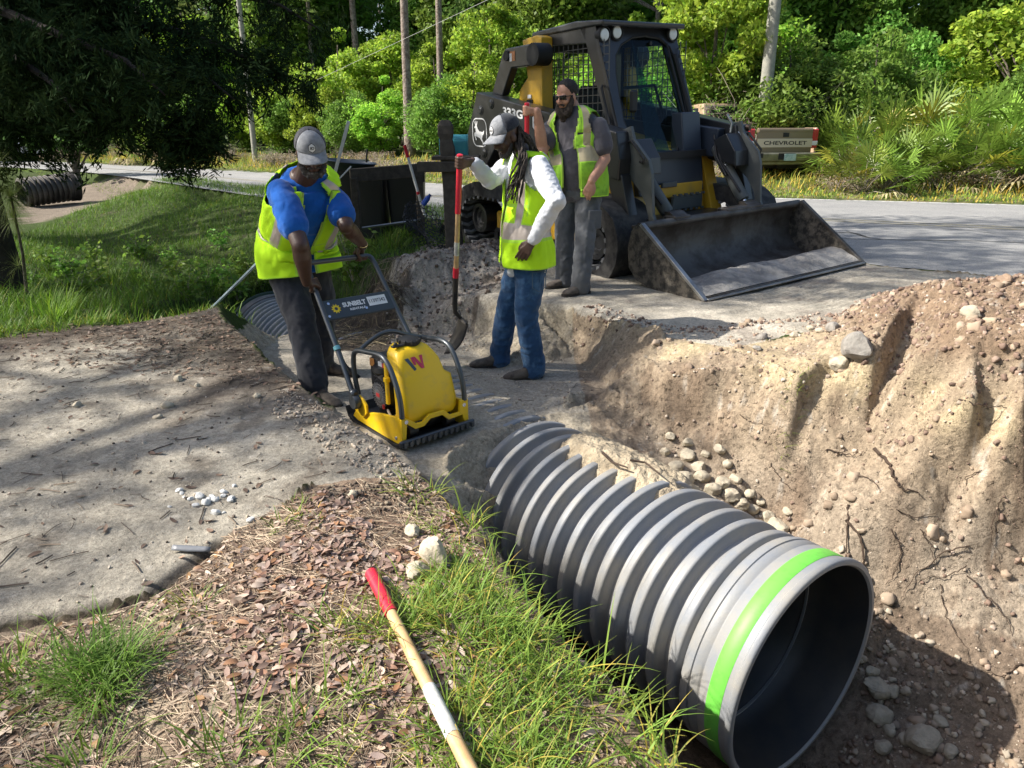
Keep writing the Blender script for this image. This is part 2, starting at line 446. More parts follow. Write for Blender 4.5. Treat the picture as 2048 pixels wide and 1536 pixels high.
# drop control points that nearly coincide
keep = []
for i, p in enumerate(CP):
    if all(np.hypot(*(p[:2] - CP[j][:2])) > .035 for j in keep): keep.append(i)
CP = CP[keep]
_v, _e, _f, _ov, _oe, _of = delaunay_2d_cdt([Vector(p[:2].tolist()) for p in CP], [], [], 0, 1e-5)
_z = np.array([CP[o[0]][2] if o else 0 for o in _ov]); _v = np.array([tuple(p) for p in _v])

def axis(segs):
    out = [segs[0][0]]
    for a, b, st in segs:
        n = max(1, int(round(abs(b - a) / st)))
        out += list(np.linspace(a, b, n + 1)[1:])
    return np.array(out)
GX = axis([(-150, -60, 15), (-60, -20, 2.), (-20, -8, .3), (-8, -4, .09), (-4, -2.4, .035), (-2.4, 3.6, .012), (3.6, 6, .05), (6, 14, .2), (14, 50, 1.2), (50, 150, 15)])
GY = axis([(-60, -6, 6), (-6, .4, .3), (.4, 1., .05), (1., 6.6, .012), (6.6, 9, .035), (9, 14, .1), (14, 32, .28), (32, 60, 1.5), (60, 200, 15)])
def tin(X, Y):
    Z = np.full((len(Y), len(X)), .3)
    for t in _f:
        a, b, c = (_v[i] for i in t); za, zb, zc = (_z[i] for i in t)
        x0, x1 = min(a[0], b[0], c[0]), max(a[0], b[0], c[0]); y0, y1 = min(a[1], b[1], c[1]), max(a[1], b[1], c[1])
        i0, i1 = np.searchsorted(X, x0 - 1e-6), np.searchsorted(X, x1 + 1e-6); j0, j1 = np.searchsorted(Y, y0 - 1e-6), np.searchsorted(Y, y1 + 1e-6)
        if i1 <= i0 or j1 <= j0: continue
        xx, yy = np.meshgrid(X[i0:i1], Y[j0:j1])
        det = (b[1] - c[1]) * (a[0] - c[0]) + (c[0] - b[0]) * (a[1] - c[1])
        if abs(det) < 1e-12: continue
        l1 = ((b[1] - c[1]) * (xx - c[0]) + (c[0] - b[0]) * (yy - c[1])) / det
        l2 = ((c[1] - a[1]) * (xx - c[0]) + (a[0] - c[0]) * (yy - c[1])) / det
        l3 = 1 - l1 - l2
        m = (l1 > -1e-6) & (l2 > -1e-6) & (l3 > -1e-6)
        Z[j0:j1, i0:i1][m] = (l1 * za + l2 * zb + l3 * zc)[m]
    return Z
GZ = tin(GX, GY)
for _ in range(5):
    A = np.pad(GZ, 1, mode='edge')
    GZ = (A[1:-1, 1:-1] * 4 + A[:-2, 1:-1] * 2 + A[2:, 1:-1] * 2 + A[1:-1, :-2] * 2 + A[1:-1, 2:] * 2 + A[:-2, :-2] + A[2:, 2:] + A[:-2, 2:] + A[2:, :-2]) / 16

def in_poly(x, y, poly):
    poly = np.asarray(poly); r = np.zeros(x.shape, bool); n = len(poly); j = n - 1
    for i in range(n):
        xi, yi = poly[i]; xj, yj = poly[j]
        with np.errstate(divide='ignore', invalid='ignore'):
            c = ((yi > y) != (yj > y)) & (x < (xj - xi) * (y - yi) / (yj - yi + 1e-15) + xi)
        r ^= c; j = i
    return r
def dist_line(x, y, line):
    d = np.full(x.shape, 1e9)
    for a, b in zip(line[:-1], line[1:]):
        ab = b - a; t = np.clip(((x - a[0]) * ab[0] + (y - a[1]) * ab[1]) / (ab @ ab), 0, 1)
        d = np.minimum(d, np.hypot(x - a[0] - ab[0] * t, y - a[1] - ab[1] * t))
    return d
ROAD_POLY = np.concatenate([RN, RF[::-1]])
XX, YY = np.meshgrid(GX, GY); xf, yf, zf = XX.ravel(), YY.ravel(), GZ.ravel()
near = (xf > -22) & (xf < 14) & (yf > -2) & (yf < 40)
onroad = in_poly(xf, yf, ROAD_POLY)
droad = dist_line(xf, yf, RN)
gy, gx = np.gradient(GZ, GY, GX); slope = np.hypot(gx, gy).ravel()

def pxpoly(pts, z=0.0): return np.array([P(a, b, z)[:2] for a, b in pts])
warp = n2(xf, yf, 2.2, 4) * .14 + n2(xf, yf, 14., 2, off=5) * .02
warp2 = n2(xf, yf, 2.2, 4, off=40) * .14 + n2(xf, yf, 14., 2, off=55) * .02
xw, yw = xf + warp, yf + warp2
DRIVE = pxpoly([(-900, 700), (0, 672), (300, 632), (430, 612)]).tolist() + [p[:2].tolist() for p in lr[:8]] + pxpoly([(800, 945), (640, 975), (560, 1030), (460, 1068), (380, 1130), (300, 1192), (160, 1225), (0, 1252), (-900, 1290)]).tolist()
in_drive = in_poly(xf + warp * .5, yf + warp2 * .5, np.array(DRIVE))
NEARB = [p[:2].tolist() for p in lr[7:]] + [[1.2, .2], [1.5, -3], [-9, -3], [-9, 1.55]] + pxpoly([(-400, 1270), (0, 1252), (160, 1225), (300, 1192), (380, 1130), (460, 1068), (560, 1030), (640, 975), (800, 945)]).tolist()
in_near = in_poly(xf + warp * .25, yf + warp2 * .25, np.array(NEARB))
RIM_R = np.array([P(a, b, c)[:2] for a, b, c in [(900, 600, -.1), (935, 590, 0), (1000, 598, 0), (1140, 612, 0), (1240, 642, 0), (1330, 674, 0), (1450, 694, .02), (1590, 672, .06), (1650, 655, .1)]])
DECK = RIM_R.tolist() + [[3.0, 5.3], [5.4, 5.0], [6.3, 5.1], [4.66, 6.41], [3.62, 7.2], [1.6, 8.8], [.7, 9.6], [-.1, 8.4], [-.2, 7.2]]
in_deck = in_poly(xw, yw, np.array(DECK))
PIT = [p[:2].tolist() for p in lr] + [[1.6, .2], [8, -2], [9, 2.6], [5.4, 5.2], [3.2, 5.4]] + RIM_R[::-1].tolist() + [[-.9, 7.6], [-1.6, 7.2], [-1.75, 6.8], [-2.35, 6.5]]
in_pit = in_poly(xf, yf, np.array(PIT))
in_mound = (zf > .1) & in_poly(xf, yf, np.array([[1.3, 3.2], [1.9, 5.2], [3.2, 6.2], [9, 5.0], [9, -2], [3, 1]]))
heap = in_poly(xw, yw, pxpoly([(755, 575), (800, 520), (860, 492), (1010, 487), (1030, 560), (900, 620), (760, 640)], 0.0))

# height detail: clods on cut faces and spoil, footprints and ripples on the sand
rough = .005 + .028 * sstep(.12, .7, slope) * (in_pit | in_mound | heap)
rough = np.where(in_mound | heap, np.maximum(rough, .022), rough)
rough = np.where(in_near, .012, rough)
floor_m = in_pit & (zf < -.25) & (zf > -.5) & (slope < .15)
rough = np.where(floor_m, .006, rough)
veg = ~(in_drive | in_near | in_deck | in_pit | in_mound | heap) & ~onroad
rough = np.where(veg, .035, rough)
edge = np.clip(1 - dist_line(xf, yf, np.array([p[:2] for p in lr])) / .14, 0, 1)
rough = rough + edge * .004
lwall = in_pit & (dist_line(xf, yf, np.array([p[:2] for p in lr[:9]])) < .22)
rough = np.where(lwall, np.minimum(rough, .011), rough)
d = np.zeros_like(zf)
nn = near
ridg = lambda v: 1 - 2 * np.abs(v)
d[nn] = (vnoise(np.stack([xf[nn] * 3.1, yf[nn] * 3.1, zf[nn] * 3.1], 1), 3) * .9 + ridg(vnoise(np.stack([xf[nn] * 9, yf[nn] * 9, zf[nn] * 12], 1), 3)) * .55 + vnoise(np.stack([xf[nn] * 24, yf[nn] * 24, zf[nn] * 24], 1), 2) * .5) * rough[nn]
# vertical gullies and slumps down the cut face on the right
wall = in_pit & (slope > .45) & (xf > .6)
lat = xf * .8 + yf * .6
d[wall & nn] += (ridg(vnoise(np.stack([lat[wall & nn] * 2.2, zf[wall & nn] * 1.6, np.zeros((wall & nn).sum())], 1), 4)) * .010)
cl_ = (in_pit | in_mound | heap) & nn & (rough > .008)
pc = np.stack([xf[cl_], yf[cl_], zf[cl_]], 1); pc = pc + .03 * np.stack([vnoise1(pc * 11), vnoise1(pc * 11 + 5), vnoise1(pc * 11 + 9)], 1)
gate = sstep(-.25, .35, vnoise(pc * 3.3 + 4, 3)); w1_ = np.clip(1 - worley(pc * 13) * 1.35, 0, 1); w2_ = np.clip(1 - worley(pc * 30) * 1.3, 0, 1); w0_ = np.clip(1 - worley(pc * 5.5 + 7) * 1.3, 0, 1)
d[cl_] += (w0_ ** 1.0 * .045 * gate + w1_ * .034 * gate + w2_ * .017) * sstep(.006, .028, rough[cl_])
# tracks from the loader on the deck, foot marks in the trench floor
d[in_deck] += .006 * np.sin((xf[in_deck] * .56 - yf[in_deck] * .83) * 2 * math.pi / .09) * sstep(.1, .5, n2(xf[in_deck], yf[in_deck], 1.1, 2, off=9))
# the broken lip where the sand apron ends beside the litter
lip = dist_line(xf, yf, pxpoly([(-400, 1290), (0, 1252), (160, 1225), (300, 1192), (380, 1130), (440, 1090)]))
d += -.03 * np.exp(-(lip / .025) ** 2)
zf2 = zf + d
fr = sstep(0, .35, droad); zf2 = np.where(onroad, .08, zf2)
GZ2 = zf2.reshape(GZ.shape)

def gz(x, y):
    """height of the finished ground"""
    x = np.atleast_1d(np.asarray(x, float)); y = np.atleast_1d(np.asarray(y, float))
    i = np.clip(np.searchsorted(GX, x) - 1, 0, len(GX) - 2); j = np.clip(np.searchsorted(GY, y) - 1, 0, len(GY) - 2)
    u = np.clip((x - GX[i]) / (GX[i + 1] - GX[i]), 0, 1); v = np.clip((y - GY[j]) / (GY[j + 1] - GY[j]), 0, 1)
    return GZ2[j, i] * (1 - u) * (1 - v) + GZ2[j, i + 1] * u * (1 - v) + GZ2[j + 1, i] * (1 - u) * v + GZ2[j + 1, i + 1] * u * v
def gz1(x, y): return float(gz(x, y)[0])
def on_ground(px, py, z0=0.0, it=12):
    """where the view ray through a pixel meets the finished ground"""
    d = ray(px, py); t0, t1 = .8, 60.
    prev = t0
    for t in np.concatenate([np.arange(.8, 12, .03), np.arange(12, 60, .25)]):
        p = d * t + np.array([0, 0, CAMH])
        if p[2] < gz1(p[0], p[1]):
            for _ in range(14):
                m = (prev + t) / 2; p = d * m + np.array([0, 0, CAMH])
                if p[2] < gz1(p[0], p[1]): t = m
                else: prev = m
            return p
        prev = t
    return P(px, py, z0)

# soil colours (what the soil is, laid out on the ground itself)
C = lambda *a: np.array(a)
grey_sand, pale_sand, tan, yellow, brown, dark, turf, litter = C(.38, .345, .285), C(.50, .455, .38), C(.43, .36, .26), C(.58, .47, .29), C(.265, .19, .13), C(.085, .065, .05), C(.05, .075, .02), C(.27, .2, .145)
n = len(xf); col = np.tile(turf, (n, 1)); tan = tan * .9; yellow = yellow * .9
def blend(mask, c, w=1.0):
    global col
    w = np.broadcast_to(np.asarray(w, float), (n,)) * mask
    col = col * (1 - w[:, None]) + c * w[:, None]
na = n2(xf, yf, 1.3, 5, .55, 3); nb = n2(xf, yf, 3.7, 5, .6, 13); nc = n2(xf, yf, 9., 4, .6, 23); ndk = n2(xf, yf, 20., 3, .6, 33)
blend(veg, turf); blend(veg, dark, sstep(.1, .5, nb) * .6)
blend(veg & (droad < .8) & (yf < 12), brown, .6)
verge = (dist_line(xf, yf, RF) < 2.2) & ~onroad
blend(verge, C(.26, .21, .12), sstep(-.3, .3, nb) * .8)
blend(in_drive, grey_sand); blend(in_drive, pale_sand, sstep(-.05, .35, na) * .9); blend(in_drive, dark, sstep(.22, .5, nb) * .55)
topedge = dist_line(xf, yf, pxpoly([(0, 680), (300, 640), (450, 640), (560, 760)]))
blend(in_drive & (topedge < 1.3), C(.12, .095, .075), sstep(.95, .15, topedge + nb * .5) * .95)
blend(in_near, litter); blend(in_near, tan, sstep(.0, .35, na + .25 * np.clip(-xf - .6, 0, 1)) * .7); blend(in_near, C(.14, .1, .075), sstep(.1, .45, nc) * .7)
blend(lip < .05, dark, sstep(.05, .01, lip) * .8)  # darker line painted along the crease of the lip
blend(in_deck, grey_sand); blend(in_deck, pale_sand, sstep(-.1, .3, na) * .9); blend(in_deck, C(.24, .2, .17), sstep(.15, .5, nb) * .6)
blend(in_pit, tan)
blend(in_pit & (zf > -.6) & (xf < 1.1), C(.42, .37, .29), .75)
blend(in_pit & (slope < .3) & (zf < -.2) & (zf > -.55), C(.38, .345, .29), .8)
rw = in_pit & (xf > .5)
blend(rw, C(.355, .275, .195), .85)
band = np.exp(-((zf - (.02 - .22 * sstep(1.9, 3.2, xf)) + nb * .14) / .11) ** 2)
blend(rw | in_mound, yellow, band * .7 * sstep(-.35, .15, nb))
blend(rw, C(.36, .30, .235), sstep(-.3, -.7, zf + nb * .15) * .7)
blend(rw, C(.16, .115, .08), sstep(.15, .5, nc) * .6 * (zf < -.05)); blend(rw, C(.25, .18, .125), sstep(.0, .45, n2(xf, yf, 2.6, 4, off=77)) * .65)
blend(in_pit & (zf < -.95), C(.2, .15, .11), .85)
leftw = in_pit & (dist_line(xf, yf, np.array([p[:2] for p in lr])) < .3) & (zf > -.9)
blend(leftw & (yf < 3.0), C(.27, .22, .16), .8); blend(leftw & (yf < 3.0) & (zf > -.2), dark, sstep(.0, .4, nb) * .7)
blend(in_mound & (xf > 2.0), brown, sstep(.14, .26, zf + nb * .08)); blend(in_mound & (xf > 2.0), C(.21, .15, .105), sstep(.15, .5, nc) * .6)
blend(heap, C(.36, .32, .27)); blend(heap, dark, sstep(.05, .35, nb) * .75)
roots_p = in_poly(xw, yw, pxpoly([(640, 640), (620, 560), (760, 550), (800, 600), (770, 660)], -.1))
blend(roots_p, C(.06, .045, .033), .9)
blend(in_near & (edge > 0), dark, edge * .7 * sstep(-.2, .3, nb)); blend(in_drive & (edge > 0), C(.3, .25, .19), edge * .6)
blend(in_deck | in_drive | in_pit, C(.5, .46, .4), sstep(.42, .6, ndk) * .5)
col = col * (1 + .12 * ndk[:, None] + .1 * nc[:, None])
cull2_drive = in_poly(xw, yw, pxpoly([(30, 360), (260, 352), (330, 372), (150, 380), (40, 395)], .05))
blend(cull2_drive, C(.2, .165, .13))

cutm = np.clip((in_pit | in_mound | heap) * sstep(.006, .026, rough) + .25 * in_near + .12, 0, 1)
gm = bpy.data.materials.new('soil'); gm.use_nodes = True
nt = gm.node_tree; b = nt.nodes['Principled BSDF']; b.inputs['Roughness'].default_value = .95; b.inputs['Specular IOR Level'].default_value = .15
at = nt.nodes.new('ShaderNodeAttribute'); at.attribute_name = 'soil'
tc = nt.nodes.new('ShaderNodeTexCoord')
def nz(scale, detail=6, rough=.6):
    x = nt.nodes.new('ShaderNodeTexNoise'); x.inputs['Scale'].default_value = scale; x.inputs['Detail'].default_value = detail; x.inputs['Roughness'].default_value = rough
    nt.links.new(tc.outputs['Object'], x.inputs['Vector']); return x
def mrange(src, a, b_, c, d_):
    x = nt.nodes.new('ShaderNodeMapRange'); x.inputs[1].default_value = a; x.inputs[2].default_value = b_; x.inputs[3].default_value = c; x.inputs[4].default_value = d_
    nt.links.new(src, x.inputs[0]); return x.outputs[0]
def mult(c, f):
    x = nt.nodes.new('ShaderNodeMix'); x.data_type = 'RGBA'; x.blend_type = 'MULTIPLY'; x.inputs[0].default_value = 1
    nt.links.new(c, x.inputs[6]); nt.links.new(f, x.inputs[7]); return x.outputs[2]
c0 = mult(at.outputs['Color'], mrange(nz(45, 8, .7).outputs[0], .3, .7, .62, 1.38))
c0 = mult(c0, mrange(nz(260, 3, .6).outputs[0], .35, .65, .8, 1.2))
c0 = mult(c0, mrange(nz(7, 5, .6).outputs[0], .35, .65, .86, 1.12))
vo = nt.nodes.new('ShaderNodeTexVoronoi'); vo.inputs['Scale'].default_value = 55; vo.inputs['Randomness'].default_value = 1
nt.links.new(tc.outputs['Object'], vo.inputs['Vector'])
c0 = mult(c0, mrange(vo.outputs['Distance'], .06, .14, .62, 1))
nt.links.new(c0, b.inputs['Base Color'])
bp0 = nt.nodes.new('ShaderNodeBump'); bp0.inputs['Distance'].default_value = .045; nt.links.new(at.outputs['Alpha'], bp0.inputs['Strength'])
v3 = nt.nodes.new('ShaderNodeTexVoronoi'); v3.inputs['Scale'].default_value = 24; v3.inputs['Detail'].default_value = 2.5; v3.inputs['Roughness'].default_value = .6
wn3 = nz(9, 4, .6); vm = nt.nodes.new('ShaderNodeVectorMath'); vm.operation = 'MULTIPLY_ADD'; vm.inputs[1].default_value = (.12, .12, .12); nt.links.new(wn3.outputs['Color'], vm.inputs[0]); nt.links.new(tc.outputs['Object'], vm.inputs[2]); nt.links.new(vm.outputs[0], v3.inputs['Vector'])
nt.links.new(mrange(v3.outputs['Distance'], 0, .8, 1, 0), bp0.inputs['Height'])
bp1 = nt.nodes.new('ShaderNodeBump'); bp1.inputs['Distance'].default_value = .022; bp1.inputs['Strength'].default_value = .9; nt.links.new(bp0.outputs[0], bp1.inputs['Normal'])
nt.links.new(nz(38, 9, .72).outputs[0], bp1.inputs['Height'])
bp2 = nt.nodes.new('ShaderNodeBump'); bp2.inputs['Distance'].default_value = .004; bp2.inputs['Strength'].default_value = .7
nt.links.new(nz(180, 5, .7).outputs[0], bp2.inputs['Height']); nt.links.new(bp1.outputs[0], bp2.inputs['Normal'])
nt.links.new(bp2.outputs[0], b.inputs['Normal'])
W, Hh = len(GX), len(GY)
ii, jj = np.meshgrid(np.arange(W - 1), np.arange(Hh - 1)); q = (jj * W + ii).ravel()
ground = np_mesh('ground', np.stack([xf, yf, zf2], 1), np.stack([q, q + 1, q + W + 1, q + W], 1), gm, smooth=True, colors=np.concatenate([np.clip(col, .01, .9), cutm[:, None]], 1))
tag(ground, kind='structure')

# ---------------------------------------------------------------- road
rm = principled('asphalt', (.24, .24, .24), rough=.9, spec=.25, col2=(.33, .325, .315), nscale=1.1, bump=.006, bscale=160, detail=10, fac_range=(.3, .7))
_nt = rm.node_tree; _b = _nt.nodes['Principled BSDF']
_src = _b.inputs['Base Color'].links[0].from_socket
_n = _nt.nodes.new('ShaderNodeTexNoise'); _n.inputs['Scale'].default_value = 90; _n.inputs['Detail'].default_value = 3
_tc = _nt.nodes.new('ShaderNodeTexCoord'); _nt.links.new(_tc.outputs['Object'], _n.inputs['Vector'])
_m = _nt.nodes.new('ShaderNodeMapRange'); _m.inputs[1].default_value = .35; _m.inputs[2].default_value = .65; _m.inputs[3].default_value = .72; _m.inputs[4].default_value = 1.25
_nt.links.new(_n.outputs[0], _m.inputs[0])
_x = _nt.nodes.new('ShaderNodeMix'); _x.data_type = 'RGBA'; _x.blend_type = 'MULTIPLY'; _x.inputs[0].default_value = 1
_nt.links.new(_src, _x.inputs[6]); _nt.links.new(_m.outputs[0], _x.inputs[7]); _nt.links.new(_x.outputs[2], _b.inputs['Base Color'])
def resample(L, k):
    L = np.asarray(L); t = np.arange(len(L)); tt = np.linspace(0, len(L) - 1, (len(L) - 1) * k + 1)
    # Catmull-Rom through the edge points
    out = []
    for u in tt:
        i = min(int(u), len(L) - 2); f = u - i
        p0, p1, p2, p3 = L[max(i - 1, 0)], L[i], L[i + 1], L[min(i + 2, len(L) - 1)]
        out.append(.5 * ((2 * p1) + (-p0 + p2) * f + (2 * p0 - 5 * p1 + 4 * p2 - p3) * f * f + (-p0 + 3 * p1 - 3 * p2 + p3) * f ** 3))
    return np.array(out)
rn, rf = resample(RN, 16), resample(RF, 16)
def strip(name, t0, t1, z, m, i0=0, i1=None, kind='structure', mask=None, jitter=0.):
    i1 = i1 or len(rn) - 1
    vs = []; fs = []; k = 14 if t1 - t0 > .5 else 1
    for i in range(i0, i1 + 1):
        for j in range(k + 1):
            t = t0 + (t1 - t0) * j / k
            p = rn[i] + (rf[i] - rn[i]) * t
            if jitter and j in (0,) and t0 == 0:
                p = p + (rn[i] - rf[i]) / np.linalg.norm(rf[i] - rn[i]) * jitter * (mnoise.noise(Vector((p[0] * 3, p[1] * 3, 0))) + .3 * mnoise.noise(Vector((p[0] * 11, p[1] * 11, 0))))
            vs.append((p[0], p[1], z))
    for i in range(i1 - i0):
        if mask and not mask(i + i0): continue
        for j in range(k):
            a = i * (k + 1) + j; fs.append((a, a + 1, a + k + 2, a + k + 1))
    o = np_mesh(name, np.array(vs), np.array(fs), m)
    if kind: tag(o, kind=kind)
    return o
strip('road', -.0, 1.0, .085, rm, jitter=.09)
ypaint = principled('worn_yellow_paint', (.30, .27, .18), rough=.9, col2=(.2, .195, .18), nscale=14, fac_range=(.4, .55))
wpaint = principled('worn_white_paint', (.6, .6, .58), rough=.9, col2=(.3, .3, .3), nscale=10, fac_range=(.45, .6))
strip('road_marking', .492, .508, .0892, ypaint)
strip('road_marking', .524, .54, .0892, ypaint)
strip('road_marking', .972, .99, .0892, wpaint)
strip('road_marking', .03, .045, .0892, wpaint, i0=16 * 8)
# sealed cracks in the lane
crk = principled('crack_filler', (.03, .03, .03), rough=.8)
def crack(pts, w):
    pts = resample(np.array([P(a, b_, .085)[:2] for a, b_ in pts]), 14); mb = MB(); L = []; R_ = []
    for i, p in enumerate(pts):
        q = p + .03 * np.array([mnoise.noise(Vector((p[0] * 6, p[1] * 6, 2))), mnoise.noise(Vector((p[0] * 6, p[1] * 6, 9)))])
        t = pts[min(i + 1, len(pts) - 1)] - pts[max(i - 1, 0)]; t = t / np.linalg.norm(t); nrm = np.array([-t[1], t[0]])
        ww = w * (.5 + .8 * abs(mnoise.noise(Vector((p[0] * 9, p[1] * 9, 4)))))
        L.append((*(q + nrm * ww), .0893)); R_.append((*(q - nrm * ww), .0893))
    mb.grid([L, R_]); return mb
cm = MB()
for pts, w in [([(1660, 466), (1700, 466), (1740, 476), (1800, 480), (1880, 481), (2000, 484), (2150, 492)], .018), ([(1740, 476), (1715, 468), (1690, 462)], .014), ([(1860, 455), (1920, 460), (1945, 462), (1990, 468)], .012), ([(1600, 470), (1700, 478), (1760, 479)], .014)]:
    c_ = crack(pts, w); cm.add(c_.v, c_.f)
tag(cm.build('road_crack', crk), kind='structure')
# ================================================================ CULVERT PIPES
pipe_m = principled('grey_plastic', (.225, .24, .265), rough=.5, spec=.4, col2=(.31, .295, .265), nscale=4, bump=.0008, bscale=70, detail=9, fac_range=(.42,.68))
pipe_in = principled('black_plastic_liner', (.03, .032, .036), rough=.42, spec=.5, col2=(.05, .047, .042), nscale=7)
green_m = principled('green_marking_paint', (.15, .54, .07), rough=.5, noise=.25, nscale=25, fac_range=(.5, .75))
def rot_frame(ax):
    ax = Vector(ax).normalized(); up = Vector((0, 0, 1)); lat = ax.cross(up).normalized(); up2 = lat.cross(ax)
    return ax, lat, up2
def culvert(name, C0, ax, length, R, pitch=.122, seg=96, label='', collar=.27, paint=True, cat='drain pipe', pm=None):
    """mouth centre C0, running along ax"""
    root = empty(name, tuple(C0), 0, label, cat)
    A, Lt, U = rot_frame(ax)
    def ring_profile(prof, sq=1.0):
        mb = MB(); mb.smooth = True
        vs = []
        for r, h in prof:
            for k in range(seg):
                a = 2 * math.pi * k / seg
                vs.append(A * h + Lt * (r * math.cos(a) * (2 - sq)) + U * (r * math.sin(a) * sq))
        fs = [(i * seg + k, i * seg + (k + 1) % seg, (i + 1) * seg + (k + 1) % seg, (i + 1) * seg + k) for i in range(len(prof) - 1) for k in range(seg)]
        return mb.add(vs, fs)
    # corrugated wall: flat-topped ribs with rounded shoulders
    prof = []; h = collar
    while h < length - (collar * .5):
        for f, d in ((0, 1), (.10, .99), (.135, .9), (.17, .45), (.20, .12), (.235, .02), (.30, 0), (.42, 0), (.49, 0), (.535, .02), (.57, .12), (.60, .45), (.635, .9), (.67, .99), (.8, 1.0)):
            prof.append((R - .062 * d, h + f * pitch))
        h += pitch
    ring_profile(prof).build('corrugated_wall', pm or pipe_m, root, smooth=True, angle=48)
    # smooth bell collar with grooves
    cr = R + .012
    cprof = [(R - .062, collar + .012), (cr - .012, collar - .008), (cr - .002, collar - .03), (cr, collar - .055), (cr - .006, collar - .059), (cr - .006, collar - .063), (cr, collar - .067), (cr, .165), (cr - .003, .162), (cr - .003, .158), (cr, .155), (cr, .02), (cr + .012, .012), (cr + .012, -.006), (cr + .004, -.014), (cr - .012, -.014), (cr - .02, -.004)]
    ring_profile(cprof).build('bell_collar', pm or pipe_m, root, smooth=True, angle=50)
    ring_profile([(cr - .02, -.003), (cr - .028, .06), (cr - .033, .2), (cr - .05, .27), (R - .075, .31), (R - .078, min(length, 2.4))]).build('inner_liner', pipe_in, root, smooth=True, angle=50)
    if paint:
        ring_profile([(cr + .0006, .118), (cr + .0022, .116), (cr + .0022, .05), (cr + .0006, .048)]).build('painted_band', green_m, root, smooth=True, angle=50)
    return root
A3 = -PIPE_AX
mc = PIPE_TOP + np.array([0, 0, -PIPE_R])
culvert('culvert_pipe', mc, PIPE_AX, 4.6, PIPE_R, label='large grey ribbed plastic culvert pipe with lime green band at its open mouth')
# the run's far end: a second length whose bell faces the swale
far_end = mc + PIPE_AX * 6.85 + np.array([0, 0, -.09])
culvert('culvert_pipe', far_end, -PIPE_AX + np.array([0, 0, .02]), 2.2, PIPE_R, label='far end of the ribbed grey culvert pipe emerging beside the weedy ditch', paint=False, collar=.12)

rim = MB(); rim.smooth = True
A_, L_, U_ = rot_frame(-PIPE_AX)
rim.tube([Vector(far_end.tolist()) * 0 + L_ * ((PIPE_R + .02) * math.cos(t)) + U_ * ((PIPE_R + .02) * math.sin(t)) for t in np.linspace(0, 2 * math.pi, 61)[:-1]], .022, 8, closed=True)
rim.build('bell_rim', principled('dark_green_rubber', (.02, .05, .035), rough=.5), [o for o in COL.objects if o.name.startswith('culvert_pipe')][-1], smooth=True)
# ================================================================ VEGETATION
def rand_dirs(r, n):
    v = r.normal(size=(n, 3)); return v / np.linalg.norm(v, axis=1)[:, None]
def leaf_quads(r, cen, length, width, tint_lo=.6, tint_hi=1.4, yel=.25, up=0., dirs=None, fold=.0):
    """diamond leaves at the centres; returns verts, faces, tint"""
    n = len(cen); L = length * r.uniform(.6, 1.35, n)[:, None]; Wd = width * r.uniform(.7, 1.2, n)[:, None]
    a = rand_dirs(r, n) if dirs is None else dirs
    if up: a[:, 2] = a[:, 2] * (1 - up); a /= np.linalg.norm(a, axis=1)[:, None]
    b = np.cross(a, rand_dirs(r, n)); b /= np.linalg.norm(b, axis=1)[:, None] + 1e-9
    v = np.stack([cen - a * L * .5, cen + b * Wd * .5 - a * L * .05, cen + a * L * .5, cen - b * Wd * .5 - a * L * .05], 1).reshape(-1, 3)
    f = np.arange(4 * n).reshape(n, 4)
    t = r.uniform(tint_lo, tint_hi, n); y = r.uniform(0, yel, n)
    return v, f, np.stack([t * (1 + y), t, t * (1 - y * .5)], 1)
def join(parts):
    V = []; Fc = []; T = []; n = 0
    for v, f, t in parts:
        V.append(v); Fc.append(f + n); T.append(t); n += len(v)
    return np.concatenate(V), np.concatenate(Fc), np.concatenate(T)
def clump_points(r, centre, rad, n, flat=.75):
    p = rand_dirs(r, n) * (r.uniform(.25, 1, n) ** .6)[:, None] * rad
    p[:, 2] *= flat
    return centre + p
def crown(r, nclump, per, ext, base, clump_r, leaf, hollow=.45, droop=0.):
    """clumps spread through an uneven ellipsoid volume"""
    parts = []; cs = []
    ex = np.array(ext)
    k = 0
    while len(cs) < nclump:
        d = rand_dirs(r, 1)[0]; rr = r.uniform(hollow, 1) ** .5
        wob = .78 + .3 * mnoise.noise(Vector((d * 1.7 + r.uniform(0, .01)).tolist()) * 1.3)
        c = d * rr * wob * ex + np.array(base)
        if c[2] < .15: c[2] = r.uniform(.1, .5)
        cs.append(c)
    for c in cs:
        cr = clump_r * r.uniform(.55, 1.35); m = int(per * r.uniform(.5, 1.4))
        shade = r.uniform(.8, 1.2)
        v, f, t = leaf_quads(r, clump_points(r, c, cr, m), *leaf, up=.2)
        parts.append((v, f, t * shade))
    return join(parts), np.array(cs)
principled('twig', (.36, .31, .25), rough=.9, noise=.4, nscale=6)
bark = principled('bark', (.17, .14, .115), rough=.95, col2=(.07, .055, .045), nscale=16, bump=.02, bscale=28, fac_range=(.4, .6))
pinebark = principled('pine_bark', (.30, .25, .215), rough=.95, col2=(.13, .095, .075), nscale=12, bump=.02, bscale=22, fac_range=(.4, .6))
